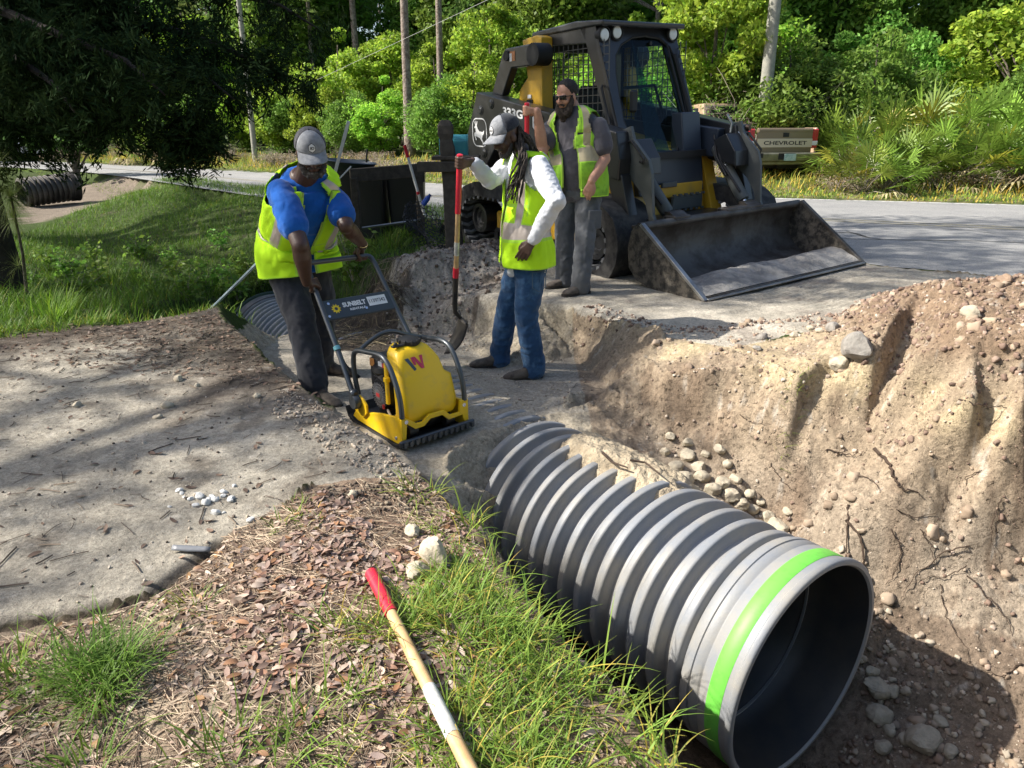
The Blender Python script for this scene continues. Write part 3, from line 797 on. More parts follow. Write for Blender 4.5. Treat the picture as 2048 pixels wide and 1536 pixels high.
def trunk_mb(r, h, r0, r1, lean=.04, limbs=(), seg=9, wob=.06, rise=None):
    mb = MB(); mb.smooth = True; pts = []
    lx, ly = r.uniform(-lean, lean, 2)
    for i in range(9):
        t = i / 8; pts.append((lx * h * t + wob * math.sin(5 * t + lx * 90), ly * h * t + wob * math.cos(4 * t + ly * 70), h * t - .15 * (i == 0)))
    rs = [r0 * (1.35 if i == 0 else 1) * (1 - i / 8) + r1 * i / 8 for i in range(9)]
    mb.tube(pts, rs, seg)
    for c in limbs:
        t0 = np.clip((c[2] / h) * (r.uniform(.35, .75) if rise is None else rise), .1, .95); i = int(t0 * 8)
        a = np.array(pts[i]); c = np.array(c)
        m1 = a + (c - a) * .45 + np.array([0, 0, .12 * np.linalg.norm(c - a)]) + r.normal(size=3) * .06
        mb.tube([a, m1, c], [rs[i] * .5, rs[i] * .3, .012], 5)
    return mb
LM = {
 'bright': leaf_mat('bright_leaf', (.25, .45, .06), .5),
 'mid': leaf_mat('mid_leaf', (.16, .33, .06), .48),
 'deep': leaf_mat('deep_leaf', (.10, .21, .05), .42),
 'pine': leaf_mat('pine_needle', (.20, .30, .09), .4),
 'dry': leaf_mat('dry_twig', (.30, .25, .18), .15),
 'cedar': leaf_mat('shaded_cedar_spray', (.022, .042, .016), .12, spec=.03, rough=.9),  # needles coloured near black to stand in for shade on the tree
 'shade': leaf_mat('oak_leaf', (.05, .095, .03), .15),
 'palm': leaf_mat('palmetto_blade', (.17, .26, .05), .3, spec=.5, rough=.4),
 'grass': leaf_mat('grass_blade', (.16, .29, .05), .38),
}
def tree_proto(seed, kind, h, ext, basez, nclump, per, cr, leaf, mat, r0=.14, trunkmat=None, vines=0):
    r = np.random.default_rng(seed)
    (v, f, t), cs = crown(r, nclump, per, ext, (0, 0, basez), cr, leaf)
    root = empty(kind)
    order = r.permutation(len(cs))[:min(16, len(cs))]
    tm = trunk_mb(r, h, r0, r0 * .3, limbs=[cs[i] for i in order])
    tm.build('trunk', trunkmat or bark, root, smooth=True)
    np_mesh('crown', v, f, mat, root, tint=t)
    return root
PROTO = {
 'bushA': tree_proto(1, 'understorey_tree', 3.6, (2.0, 1.8, 2.2), 2.0, 64, 260, .5, (.15, .085, .55, 1.45, .3), LM['bright'], .07),
 'bushB': tree_proto(2, 'understorey_tree', 3.0, (2.3, 1.9, 1.7), 1.6, 64, 260, .48, (.14, .075, .5, 1.4, .2), LM['mid'], .06),
 'bushC': tree_proto(3, 'understorey_tree', 4.6, (1.7, 1.7, 2.8), 2.7, 64, 260, .48, (.16, .09, .5, 1.5, .35), LM['bright'], .08),
 'treeA': tree_proto(4, 'broadleaf_tree', 8.5, (3.0, 2.8, 4.2), 5.4, 120, 260, .8, (.2, .12, .5, 1.45, .25), LM['mid'], .17),
 'treeB': tree_proto(5, 'broadleaf_tree', 9.5, (3.3, 2.9, 4.8), 5.8, 130, 260, .85, (.2, .12, .5, 1.4, .2), LM['deep'], .2),
}
def pine_proto(seed, h=15., lo=.42, nc=26):
    r = np.random.default_rng(seed); root = empty('pine_tree')
    cs = []
    for i in range(nc):
        z = r.uniform(lo, 1.0) * h; a = r.uniform(0, 6.28); q = r.uniform(.5, 2.6) * (1.15 - z / h) + .5
        cs.append(np.array([math.cos(a) * q, math.sin(a) * q, z]))
    mb = trunk_mb(r, h, .15, .05, lean=.015, limbs=cs, wob=.05, rise=.97); mb.build('trunk', pinebark, root, smooth=True)
    parts = []
    for c in cs:
        for _ in range(8):
            cc = c + r.normal(size=3) * .42
            d = rand_dirs(r, 85); d[:, 2] = abs(d[:, 2]) * .8 + .1
            parts.append(leaf_quads(r, cc + d * .13, .26, .02, .6, 1.4, .2, dirs=d))
    v, f, t = join(parts); np_mesh('crown', v, f, LM['pine'], root, tint=t)
    return root
PROTO['pine'] = pine_proto(21)
PROTO['pine2'] = pine_proto(22, 17.)
PROTO['pine3'] = pine_proto(23, 14., .2, 44)
def brush_proto(seed, ext, n, kind='dry_bush', mat='dry'):
    r = np.random.default_rng(seed); root = empty(kind); mb = MB(); mb.smooth = True; parts = []
    for _ in range(n):
        a = r.uniform(0, 6.28); q = r.uniform(.05, 1) ** .7; e = np.array([math.cos(a) * q * ext[0], math.sin(a) * q * ext[1], r.uniform(.3, 1) * ext[2]])
        m = e * .5 + np.array([0, 0, .25 * ext[2]]) + r.normal(size=3) * .12
        mb.tube([e * [.12, .12, 0], m, e + r.normal(size=3) * .15, e + r.normal(size=3) * .3 - [0, 0, .25]], [.011, .008, .005, .002], 3, cap=False)
    mb.build('stems', MATS.get('twig') or principled('twig', (.36, .31, .25), rough=.9, noise=.4, nscale=6), root)
    c = np.stack([r.uniform(-1, 1, n * 9) * ext[0], r.uniform(-1, 1, n * 9) * ext[1], r.uniform(.05, 1, n * 9) ** .8 * ext[2]], 1)
    v, f, t = leaf_quads(r, c, .09, .035, .5, 1.4, .2)
    np_mesh('leaves', v, f, LM[mat], root, tint=t)
    return root
PROTO['dry'] = brush_proto(31, (1.3, 1., 1.6), 70, mat='mid')
PROTO['scrub'] = brush_proto(32, (1.1, .9, .75), 70, 'scrub_bush', 'dry')

def palmetto_proto(seed, nf=15):
    r = np.random.default_rng(seed); root = empty('saw_palmetto'); parts = []; dead = []
    stems = MB(); stems.smooth = True
    for k in range(nf):
        az = r.uniform(0, 6.28); el = r.uniform(.25, 1.35) if k < nf * .72 else r.uniform(-.15, .25)
        L = r.uniform(.5, .95)
        d = np.array([math.cos(az) * math.cos(el), math.sin(az) * math.cos(el), math.sin(el)])
        b = d * L * np.array([1, 1, 1]); stems.tube([(0, 0, 0), b * .5 + [0, 0, .06], b], [.012, .009, .006], 4, cap=False)
        side = np.cross(d, [0, 0, 1]); side /= np.linalg.norm(side); nrm = np.cross(side, d)
        nb = 17; V = []; T = []
        isdead = k >= nf * .72
        hue = r.uniform(0, 1)
        for j in range(nb):
            a = (j / (nb - 1) - .5) * 3.9; bl = r.uniform(.42, .6) * (1 - .2 * abs(a) / 2)
            dd = d * math.cos(a) + side * math.sin(a) + nrm * .12 * math.cos(a * 2)
            wv = np.cross(dd, nrm); wv /= np.linalg.norm(wv)
            tip = b + dd * bl + np.array([0, 0, -.07 - (.12 if isdead else .0) + r.normal() * .03]); mid = b + dd * bl * .55
            w = .021
            V += [b, mid + wv * w, tip, mid - wv * w]
            tt = r.uniform(.55, 1.5) * (.75 + .6 * hue)
            T.append([tt * (1 + .75 * (hue > .86)), tt * (1 + .12 * (hue > .86)), tt * .8])
        (dead if isdead else parts).append((np.array(V), np.arange(4 * nb).reshape(nb, 4), np.array(T)))
    stems.build('stems', MATS['twig'], root)
    v, f, t = join(parts); np_mesh('fronds', v, f, LM['palm'], root, tint=t)
    v, f, t = join(dead); np_mesh('dead_fronds', v, f, LM['dry'], root, tint=t)
    return root
for k in range(3): PROTO['palm%d' % k] = palmetto_proto(50 + k, 17 + 2 * k)
USED = set()
def plant(key, x, y, s=1., rz=None, z=None, sz=None):
    src = PROTO[key]
    if key not in USED: r = src; USED.add(key)
    else:
        r = src.copy(); COL.objects.link(r)
        for ch in src.children:
            c = ch.copy(); COL.objects.link(c); c.parent = r
    r.location = (x, y, (gz1(x, y) - .03) if z is None else z)
    r.rotation_euler = (0, 0, random.uniform(0, 6.28) if rz is None else rz)
    r.scale = (s, s, sz or s)
    return r
def far_normal(i):
    d = rf[i] - rn[i]; return d / np.linalg.norm(d)
def belt(keys, i0, i1, d0, d1, step, s0, s1, label, cat, group, jit=.8, sz=1.):
    """a row of plants beyond the far edge of the road; i counts road samples"""
    i = i0
    while i < i1:
        ii = int(i); p = rf[ii] + far_normal(ii) * random.uniform(d0, d1) + np.array([random.uniform(-jit, jit), random.uniform(-jit, jit)])
        if keys[0] in ('dry', 'scrub') and .28 < p[0] / p[1] < .44: i += 1; continue
        if abs(p[0]) < .95 * p[1] + 4 and p[1] > 8:
            s = random.uniform(s0, s1); o = plant(random.choice(keys), p[0], p[1], s, sz=s * sz * random.uniform(.9, 1.1))
            tag(o, label, cat, group)
        i += step / max(.2, np.linalg.norm(rf[min(ii + 1, len(rf) - 1)] - rf[ii])) * random.uniform(.75, 1.25)
# pines at the photographed trunks (pixel column, distance, lean)
for px, yb, Y, s, ks in [(822, 300, 24, 1.0, 'pine'), (886, 280, 25.5, .85, 'pine2'), (718, 150, 34, 1.1, 'pine'), (628, 160, 38, 1.0, 'pine2'), (553, 190, 40, 1.15, 'pine'), (525, 180, 44, .9, 'pine2'), (660, 60, 46, .9, 'pine'), (1350, 30, 34, .9, 'pine2'), (1105, 30, 30, 1., 'pine'), (590, 200, 36, .7, 'pine2'), (1400, 30, 36, .8, 'pine'), (990, 30, 33, .8, 'pine2'), (430, 150, 42, .9, 'pine'), (470, 150, 50, .8, 'pine2'), (760, 100, 50, .8, 'pine')]:
    p = PY(px, yb, Y); o = plant(ks, p[0], p[1], s)
    tag(o, 'tall straight pine with bare grey trunk rising out of the roadside woods', 'pine tree', 'pines in the woods across the road')
oakl = ('dark green broadleaf tree standing in the woods behind the bushes', 'tree', 'broadleaf trees of the woods')
bushl = ('bright leafy understorey tree on the far side of the road', 'bush', 'bushes along the edge of the woods')
nI = len(rf)
iR = 16 * 1; iM = 16 * 6; iL = 16 * 11
belt(['bushA', 'bushB', 'bushC'], 8, 16 * 6, 5.2, 6.8, 1.7, .75, 1.1, *bushl)
belt(['bushA', 'bushC', 'bushB'], 8, 16 * 6, 8, 10, 2.2, 1.0, 1.5, *bushl)
belt(['treeA', 'bushC', 'treeA'], 8, 16 * 7, 10, 14, 2.2, .85, 1.15, *oakl)
belt(['treeB', 'treeA'], 4, 16 * 7, 16, 24, 2.3, 1.1, 1.5, *oakl)
belt(['bushA', 'bushB', 'bushA'], 16 * 6, 16 * 13, 4.2, 6, 1.4, .6, .95, *bushl)
belt(['bushA', 'bushB', 'bushC'], 16 * 6, 16 * 14, 7.5, 10, 1.7, .8, 1.12, *bushl)
belt(['bushC', 'treeA', 'bushC'], 16 * 6, 16 * 14, 13, 18, 4.0, .55, .8, *oakl)
belt(['pine3', 'pine', 'pine3'], 16 * 6, 16 * 14, 12, 34, 1.9, .6, 1.0, 'feathery pine standing in the woods behind the bushes', 'pine tree', 'feathery pines of the woods', jit=2.5)
belt(['pine3', 'pine2'], 8, 16 * 7, 12, 20, 4.5, .8, 1.0, 'feathery pine standing in the woods behind the bushes', 'pine tree', 'feathery pines of the woods', jit=2)
belt(['treeA', 'treeB'], 16 * 5, 16 * 14, 28, 44, 3.2, .55, .85, *oakl)
belt(['dry'], 16 * 2, 16 * 13, 3.0, 4.2, 3.4, .35, .6, 'low tangle of dry grey twigs and vines at the edge of the woods', 'brush', 'dry brush along the verge')
belt(['scrub'], 16 * 0, 16 * 14, 1.7, 3.2, 1.1, .45, .8, 'low straw coloured scrub growing on the road verge', 'scrub', 'scrub on the verge', sz=.7)
for px, py, Y, s in [(1430, 200, 19.2, 1.0), (1480, 180, 19.8, 1.3), (1570, 200, 19.6, 1.1), (1500, 230, 19.0, .9)]:
    p = PY(px, py, Y); tag(plant('dry', p[0], p[1], s), 'tangle of bare grey vines hanging beside the right utility pole', 'brush', 'bare vines by the utility pole')
# palmettos on the bank right of the truck
for px, Y, s in [(1700, 15.6, 1.0), (1740, 15.0, 1.1), (1780, 15.3, 1.25), (1695, 16.8, 1.3), (1745, 16.4, 1.5), (1800, 16.0, 1.4), (1850, 16.2, 1.5), (1900, 16.4, 1.35), (1950, 15.8, 1.4), (2000, 15.6, 1.5), (2050, 15.4, 1.4), (1760, 17.4, 1.8), (1830, 17.6, 1.9), (1900, 17.3, 1.9), (1970, 17.0, 1.9), (2030, 16.8, 1.9), (2090, 16.2, 1.7), (2140, 15.6, 1.6), (1680, 18.4, 1.6), (1700, 18.2, 1.7), (1860, 18.6, 2.), (1960, 18.2, 2.)]:
    p = PY(px, 300, Y); tag(plant('palm%d' % random.randrange(3), p[0], p[1], s * .78), 'saw palmetto with stiff yellow green fans on the bank right of the pickup', 'palmetto', 'palmettos on the right bank')
for px, Y in [(310, 30), (335, 29), (350, 31)]:
    p = PY(px, 320, Y); tag(plant('palm1', p[0], p[1], 1.6), 'yellowish palmetto beside the far small utility pole', 'palmetto', 'palmettos at the far bend')
# woods and lawn trees beyond the bend at far left
for x, y, k, s in [(-26, 36, 'treeA', 1.0), (-31, 33, 'treeB', 1.0), (-24, 42, 'treeB', 1.1), (-36, 40, 'treeA', 1.1), (-19, 40, 'treeA', .8), (-30, 46, 'treeB', 1.2), (-15, 44, 'treeA', .8), (-40, 34, 'treeB', 1.1), (-26, 28, 'bushB', .9), (-29, 30, 'bushB', 1.1), (-34, 29, 'treeA', .8), (-22, 38, 'bushB', 1.2), (-28, 39, 'bushB', 1.4), (-46, 44, 'treeB', 1.2), (-20, 48, 'treeB', 1.)]:
    tag(plant(k, x, y, s), 'shadowy green tree closing the view beyond the bend in the road', 'tree', 'trees beyond the bend')

for px_, Y_, k_, s_ in [(585, 36, 'treeA', 1.15), (665, 38, 'treeA', 1.1), (625, 42, 'treeB', 1.1), (910, 36, 'treeA', 1.1), (970, 34, 'treeA', 1.15), (1040, 33, 'treeB', 1.1), (545, 40, 'treeB', 1.0), (860, 40, 'treeA', 1.0)]:
    p = PY(px_, 200, Y_); tag(plant(k_, p[0], p[1], s_), *oakl)
for x_, y_ in [(4, -9), (10, -7), (0, -13), (15, -4), (8, -14), (-5, -15), (20, -9), (14, -12)]: tag(plant('treeB', x_, y_, random.uniform(.9, 1.2)), 'tall oak of the woods standing behind the photographer', 'tree', 'trees behind the camera')
# ---- cedar, coloured dark for shade, whose boughs fill the top left corner
def cedar():
    r = np.random.default_rng(77); root = empty('cedar_tree', (0, 0, 0), 0, 'large shaded cedar with drooping boughs filling the top left corner', 'tree')
    base = PY(-14, 470, 7.6); base[2] = gz1(base[0], base[1]) - .1; root.location = tuple(base)
    mb = MB(); mb.smooth = True
    top = base + np.array([-.3, .3, 7.5])
    mb.tube([base - base, np.array([-.02, .0, 1.2]), np.array([-.1, .1, 3.]), top - base], [.21, .17, .15, .06], 12)
    boughs = [[(0, 60, 7.2), (180, 40, 7.4), (330, 55, 7.6), (440, 90, 7.7), (520, 130, 7.8), (610, 165, 7.9)],
              [(0, 120, 7.4), (150, 110, 7.2), (300, 130, 7.1), (420, 160, 7.1), (470, 200, 7.1)],
              [(10, 180, 7.4), (110, 190, 7.1), (240, 200, 6.9), (340, 240, 6.9), (390, 300, 6.9)],
              [(0, -40, 7.6), (200, -50, 8), (380, -30, 8.3), (560, 10, 8.6), (640, 60, 8.8)],
              [(0, 230, 7.4), (60, 240, 7.1), (140, 250, 6.9), (200, 280, 6.8)],
              [(0, 20, 6.6), (120, 70, 6.3), (250, 120, 6.2), (330, 190, 6.2)],
              [(-60, 100, 6.8), (40, 120, 6.2), (110, 170, 6.0), (150, 225, 6.0)]]
    parts = []
    for bi, bo in enumerate(boughs):
        pts = [PY(*q) - base for q in bo]
        pts = [np.array([-.1, .1, max(1.6, pts[0][2] - .4)])] + pts
        mb.tube(pts, list(np.linspace(.06, .008, len(pts))), 6)
        dens = [46, 44, 40, 26, 26, 40, 40][bi]
        for k in range(len(pts) - 1):
            a, c = pts[k], pts[k + 1]; m = int(dens * min(1.4, np.linalg.norm(c - a)) * 2.0)
            for _ in range(m):
                q = a + (c - a) * r.uniform() + r.normal(size=3) * np.array([.2, .22, .17]) * (1.25 - .13 * k)
                dirv = np.array([r.normal() * .5, r.normal() * .5, -r.uniform(.1, 1.)]); dirv /= np.linalg.norm(dirv); Ls = r.uniform(.14, .34)
                nn_ = 44; tpos = r.uniform(0, 1, nn_)[:, None]
                cen = q + dirv * Ls * tpos + r.normal(size=(nn_, 3)) * .03
                dd = rand_dirs(r, nn_) * .7 + dirv
                dd /= np.linalg.norm(dd, axis=1)[:, None]
                parts.append(leaf_quads(r, cen, .08, .017, .5, 1.5, .15, dirs=dd))
    # dense interior mass near the stem
    for _ in range(1100):
        q = PY(r.uniform(-250, 260), r.uniform(-120, 250 - 60 * r.uniform()), r.uniform(6.8, 8.8)) - base
        if math.hypot((q + base)[0] - base[0], 0) > 3.4: continue
        cen = q + r.normal(size=(46, 3)) * .13; parts.append(leaf_quads(r, cen, .1, .02, .4, 1.3, .1))
    for px_, py_ in [(385, 250), (400, 280), (372, 300), (350, 270), (410, 310), (395, 230), (360, 320)]:
        for _ in range(16):
            q = PY(px_ + r.normal() * 24, py_ + r.normal() * 14, 6.9) - base
            parts.append(leaf_quads(r, q + r.normal(size=(40, 3)) * .055, .075, .014, .5, 1.5, .15))
    mb.build('trunk', principled('dark_bark', (.05, .04, .033), rough=.95, noise=.5, nscale=14, bump=.02), root, smooth=True)
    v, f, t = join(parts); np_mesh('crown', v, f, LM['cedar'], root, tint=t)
    return len(f)
cedar()
# sapling by the second culvert
p = P(158, 356, .0); o = tree_proto(91, 'sapling_tree', 2.6, (2.0, 1.0, .75), 1.55, 34, 70, .4, (.2, .12, .4, 1.2, .15), LM['deep'], .1)
o.location = (p[0], p[1], gz1(p[0], p[1])); tag(o, 'small spreading tree with thin trunk beside the far culvert and driveway', 'tree')

# ---- oaks out of the frame to the left: their crowns throw the dappled shade
def shade_regions():
    Z = lambda pts, z: pxpoly(pts, z)
    R_ = []
    R_.append((Z([(-500, 700), (450, 640), (700, 830), (880, 930), (820, 965), (620, 955), (420, 1000), (300, 1060), (100, 1085), (-500, 1150)], 0), 0., .93))
    R_.append((Z([(-500, 1080), (330, 1050), (330, 1190), (0, 1250), (-500, 1300)], 0), 0., .55))
    R_.append((Z([(-500, 1330), (100, 1290), (340, 1330), (420, 1536), (300, 1750), (-500, 1700)], 0), 0., .75))
    R_.append((Z([(450, 640), (1250, 545), (1740, 540), (1640, 630), (1450, 670), (1300, 690), (1240, 780), (1180, 830), (1000, 860), (900, 930), (700, 830)], -.1), -.15, .93))
    R_.append((Z([(0, 420), (210, 395), (360, 375), (900, 430), (1250, 545), (450, 640), (0, 690)], -.1), -.1, .93))
    R_.append((Z([(600, 372), (1350, 420), (1600, 430), (2300, 440), (2300, 560), (1500, 620), (1250, 545), (900, 440), (560, 398)], .08), .08, .93))
    R_.append((Z([(380, 355), (600, 372), (560, 398), (350, 382)], .08), .08, .6))
    R_.append((np.array([[-.6, 7.0], [2.6, 5.3], [4.6, 8.0], [1.6, 11.2], [-.8, 10.2]]), 1.3, .9))
    R_.append((np.array([[-.6, 7.4], [2.0, 6.3], [3.2, 8.4], [1.2, 10.6], [-.6, 10.2]]), 2.3, .9))
    R_.append((np.array([[-2.4, 3.9], [-1.0, 3.9], [-.8, 6.2], [-2.4, 6.2]]), .9, .55))
    R_.append((np.array([[-1.0, 4.6], [.2, 4.4], [.6, 5.4], [-.7, 6.2]]), .9, .35))
    R_.append((np.array([[.1, 5.8], [1.4, 5.8], [1.4, 7.2], [.1, 7.2]]), .9, .8))
    R_.append((np.array([[-6.5, 6], [-1.5, 6.5], [-2.5, 9.5], [-7, 9]]), 2.2, .9))
    R_.append((np.array([[-4, 9.5], [-1, 9.5], [.5, 13], [-3.6, 13]]), .8, .85))
    return R_
def lit_holes():
    Z = lambda pts, z=0: pxpoly(pts, z)
    return [Z([(0, 700), (240, 690), (250, 725), (0, 745)]), Z([(290, 810), (400, 775), (500, 815), (590, 870), (430, 860)]), Z([(560, 800), (640, 800), (790, 890), (700, 880)]), Z([(430, 905), (600, 925), (540, 965), (400, 950)]),
            Z([(1265, 598), (1345, 602), (1350, 618), (1270, 616)]), Z([(1450, 632), (1600, 600), (1640, 612), (1500, 650)]), Z([(1540, 560), (1740, 545), (1760, 566), (1560, 580)]),
            Z([(1780, 484), (2300, 484), (2300, 503), (1830, 500)], .08), Z([(1720, 520), (1960, 505), (1990, 530), (1800, 545)], .08), Z([(180, 372), (330, 365), (350, 392), (200, 415)], -.1), Z([(120, 430), (260, 410), (230, 450), (120, 470)], -.3)]
def shade_trees():
    r = np.random.default_rng(5); cl = []; holes = lit_holes()
    for poly, z, dens in shade_regions():
        x0, y0 = poly.min(0); x1, y1 = poly.max(0)
        x0 = max(x0, -9); x1 = min(x1, 12); y1 = min(y1, 22); y0 = max(y0, -2)
        st = .42
        gx_, gy_ = np.meshgrid(np.arange(x0, x1, st), np.arange(y0, y1, st)); q = np.stack([gx_.ravel(), gy_.ravel()], 1) + r.normal(size=(gx_.size, 2)) * .12
        m = in_poly(q[:, 0], q[:, 1], poly)
        for hl in holes: m &= ~in_poly(q[:, 0], q[:, 1], hl)
        q = q[m]
        nse = n2(q[:, 0], q[:, 1], 1.1, 3, off=61)
        keep_ = r.uniform(size=len(q)) < dens * np.clip(1.1 + nse * .55, .3, 1.)
        q = q[keep_]
        for a in q:
            h = r.uniform(6.8, 9.8); p = np.array([a[0], a[1], z]); cl.append(p + SUN * ((h - z) / SUN[2]))
    cl = np.array(cl)
    tr = np.array([[-9.5, 1.2], [-9.0, 8.5], [-14.5, 13.5], [-3.5, -6.]])
    lab = ['spreading oak out of frame whose limbs overhang the driveway', 'spreading oak standing left of the ditch over the loader', 'oak tree shading the lawn and road at far left', 'oak tree standing behind the photographer']
    own = np.argmin(np.hypot(cl[:, None, 0] - tr[None, :, 0], cl[:, None, 1] - tr[None, :, 1]), 1)
    tot = 0
    for k in range(4):
        cs = cl[own == k]
        if len(cs) < 4: continue
        bz = gz1(*tr[k]); base = np.array([*tr[k], bz - .1]); root = empty('oak_tree', tuple(base), 0, lab[k], 'tree')
        mb = MB(); mb.smooth = True
        mb.tube([(0, 0, 0), (.1, 0, 2.), (.0, .1, 4.2), (0, 0, 6.2)], [.42, .32, .3, .2], 12)
        ang = np.arctan2(cs[:, 1] - tr[k][1], cs[:, 0] - tr[k][0]); bins = np.round(ang / .35).astype(int)
        for b_ in np.unique(bins):
            g = cs[bins == b_] - base; far_ = g[np.argmax(np.hypot(g[:, 0], g[:, 1]))]; mid = g.mean(0)
            mb.tube([(0, 0, 3.6), mid * [.4, .4, .8], mid, far_], [.12, .08, .05, .015], 6)
            for q in g[::3]: mb.tube([mid, (mid + q) / 2 + [0, 0, .15], q], [.03, .018, .006], 4, cap=False)
        mb.build('trunk', bark, root, smooth=True)
        parts = [leaf_quads(r, clump_points(r, c - base, .42, 46, .6), .12, .062, .6, 1.4, .1, up=.5) for c in cs]
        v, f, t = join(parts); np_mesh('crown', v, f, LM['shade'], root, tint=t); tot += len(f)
    return tot
shade_trees()
for k_ in list(PROTO):
    if k_ not in USED:
        for ch in list(PROTO[k_].children): bpy.data.objects.remove(ch)
        bpy.data.objects.remove(PROTO[k_])
# ================================================================ LETTERING
_TM = {}
def text_geo(s, bold=0.):
    """flat triangulated lettering, unit height, as (verts, faces), left-bottom at the origin"""
    if (s, bold) in _TM: return _TM[(s, bold)]
    cu = bpy.data.curves.new('t', 'FONT'); cu.body = s; cu.size = 1.0; cu.offset = bold; cu.resolution_u = 3
    o = bpy.data.objects.new('t', cu); COL.objects.link(o)
    dg = bpy.context.evaluated_depsgraph_get(); dg.update()
    me = bpy.data.meshes.new_from_object(o.evaluated_get(dg))
    v = np.array([tuple(p.co) for p in me.vertices]); f = [tuple(p.vertices) for p in me.polygons]
    bpy.data.objects.remove(o); bpy.data.meshes.remove(me)
    v[:, :2] -= v[:, :2].min(0); h = v[:, 1].max(); v /= h
    _TM[(s, bold)] = (v, f); return v, f
def put_text(mb, s, org, ux, uy, width=None, height=.1, bold=.0):
    """lettering on a surface: org = lower left corner, ux/uy unit axes of the surface"""
    v, f = text_geo(s, bold); ux = np.array(ux, float); uy = np.array(uy, float); org = np.array(org, float)
    sx = (width / v[:, 0].max()) if width else height
    mb.add([org + ux * p[0] * sx + uy * p[1] * height for p in v], f)
def put_poly(mb, poly, org, ux, uy):
    ux = np.array(ux, float); uy = np.array(uy, float); org = np.array(org, float)
    mb.add([org + ux * a + uy * b for a, b in poly], [tuple(range(len(poly)))])
def ring_poly(mb, outer, inner, org, ux, uy):
    ux = np.array(ux, float); uy = np.array(uy, float); org = np.array(org, float); n = len(outer)
    mb.add([org + ux * a + uy * b for a, b in outer + inner], [(i, (i + 1) % n, n + (i + 1) % n, n + i) for i in range(n)])
def rrect(w, h, r, k=5):
    out = []
    for cx, cy, a0 in ((w / 2 - r, h / 2 - r, 0), (-w / 2 + r, h / 2 - r, 90), (-w / 2 + r, -h / 2 + r, 180), (w / 2 - r, -h / 2 + r, 270)):
        for i in range(k + 1):
            a = math.radians(a0 + 90 * i / k); out.append((cx + r * math.cos(a), cy + r * math.sin(a)))
    return out

# ================================================================ TRACK LOADER
dk = principled('loader_charcoal', (.016, .019, .024), rough=.36, spec=.5, col2=(.03, .03, .032), nscale=3.2, bump=.0008, bscale=35, coat=.15)
dk2 = principled('loader_grey_plate', (.075, .088, .092), rough=.5, col2=(.1, .105, .1), nscale=4)
yl = principled('loader_yellow', (.66, .38, .03), rough=.42, col2=(.42, .27, .06), nscale=3.4, fac_range=(.48, .75))
rubber = principled('dusty_rubber', (.025, .025, .027), rough=.85, col2=(.08, .078, .075), nscale=9, fac_range=(.42, .68))
lugm = principled('dusty_lug', (.19, .20, .215), rough=.85, col2=(.05, .05, .052), nscale=10, fac_range=(.45, .7))
worn = principled('worn_steel', (.10, .095, .09), rough=.55, metal=.3, col2=(.045, .036, .03), nscale=3.5, bump=.003, bscale=25, fac_range=(.42, .6))
mud = principled('caked_mud', (.12, .105, .085), rough=.95, col2=(.03, .028, .025), nscale=14, bump=.015, bscale=30, fac_range=(.42, .58))
bright = principled('bright_edge_steel', (.42, .42, .42), rough=.35, metal=.8, noise=.4, nscale=9)
chrome = principled('chrome_rod', (.75, .76, .8), rough=.12, metal=1.)
blk = principled('matt_black', (.012, .012, .013), rough=.6)
white = principled('white_vinyl', (.78, .78, .78), rough=.4)
hose = principled('hydraulic_hose', (.02, .02, .022), rough=.5)
def glass_mat(name, col, alpha, rough=.02):
    m = bpy.data.materials.new(name); m.use_nodes = True; nt = m.node_tree; out = nt.nodes['Material Output']; nt.nodes.remove(nt.nodes['Principled BSDF'])
    g = nt.nodes.new('ShaderNodeBsdfGlossy'); g.inputs['Roughness'].default_value = rough; g.inputs['Color'].default_value = (.6, .7, .8, 1)
    t = nt.nodes.new('ShaderNodeBsdfTransparent'); t.inputs['Color'].default_value = (*col, 1)
    fr = nt.nodes.new('ShaderNodeLayerWeight'); fr.inputs['Blend'].default_value = .12
    mr = nt.nodes.new('ShaderNodeMapRange'); mr.inputs[1].default_value = 0; mr.inputs[2].default_value = 1; mr.inputs[3].default_value = alpha; mr.inputs[4].default_value = 1
    pw = nt.nodes.new('ShaderNodeMath'); pw.operation = 'POWER'; pw.inputs[1].default_value = 2.5; nt.links.new(fr.outputs['Facing'], pw.inputs[0]); nt.links.new(pw.outputs[0], mr.inputs[0])
    mx = nt.nodes.new('ShaderNodeMixShader'); nt.links.new(mr.outputs[0], mx.inputs[0]); nt.links.new(t.outputs[0], mx.inputs[1]); nt.links.new(g.outputs[0], mx.inputs[2])
    nt.links.new(mx.outputs[0], out.inputs['Surface']); MATS[name] = m; return m
cabglass = glass_mat('cab_glass', (.42, .60, .60), .025)

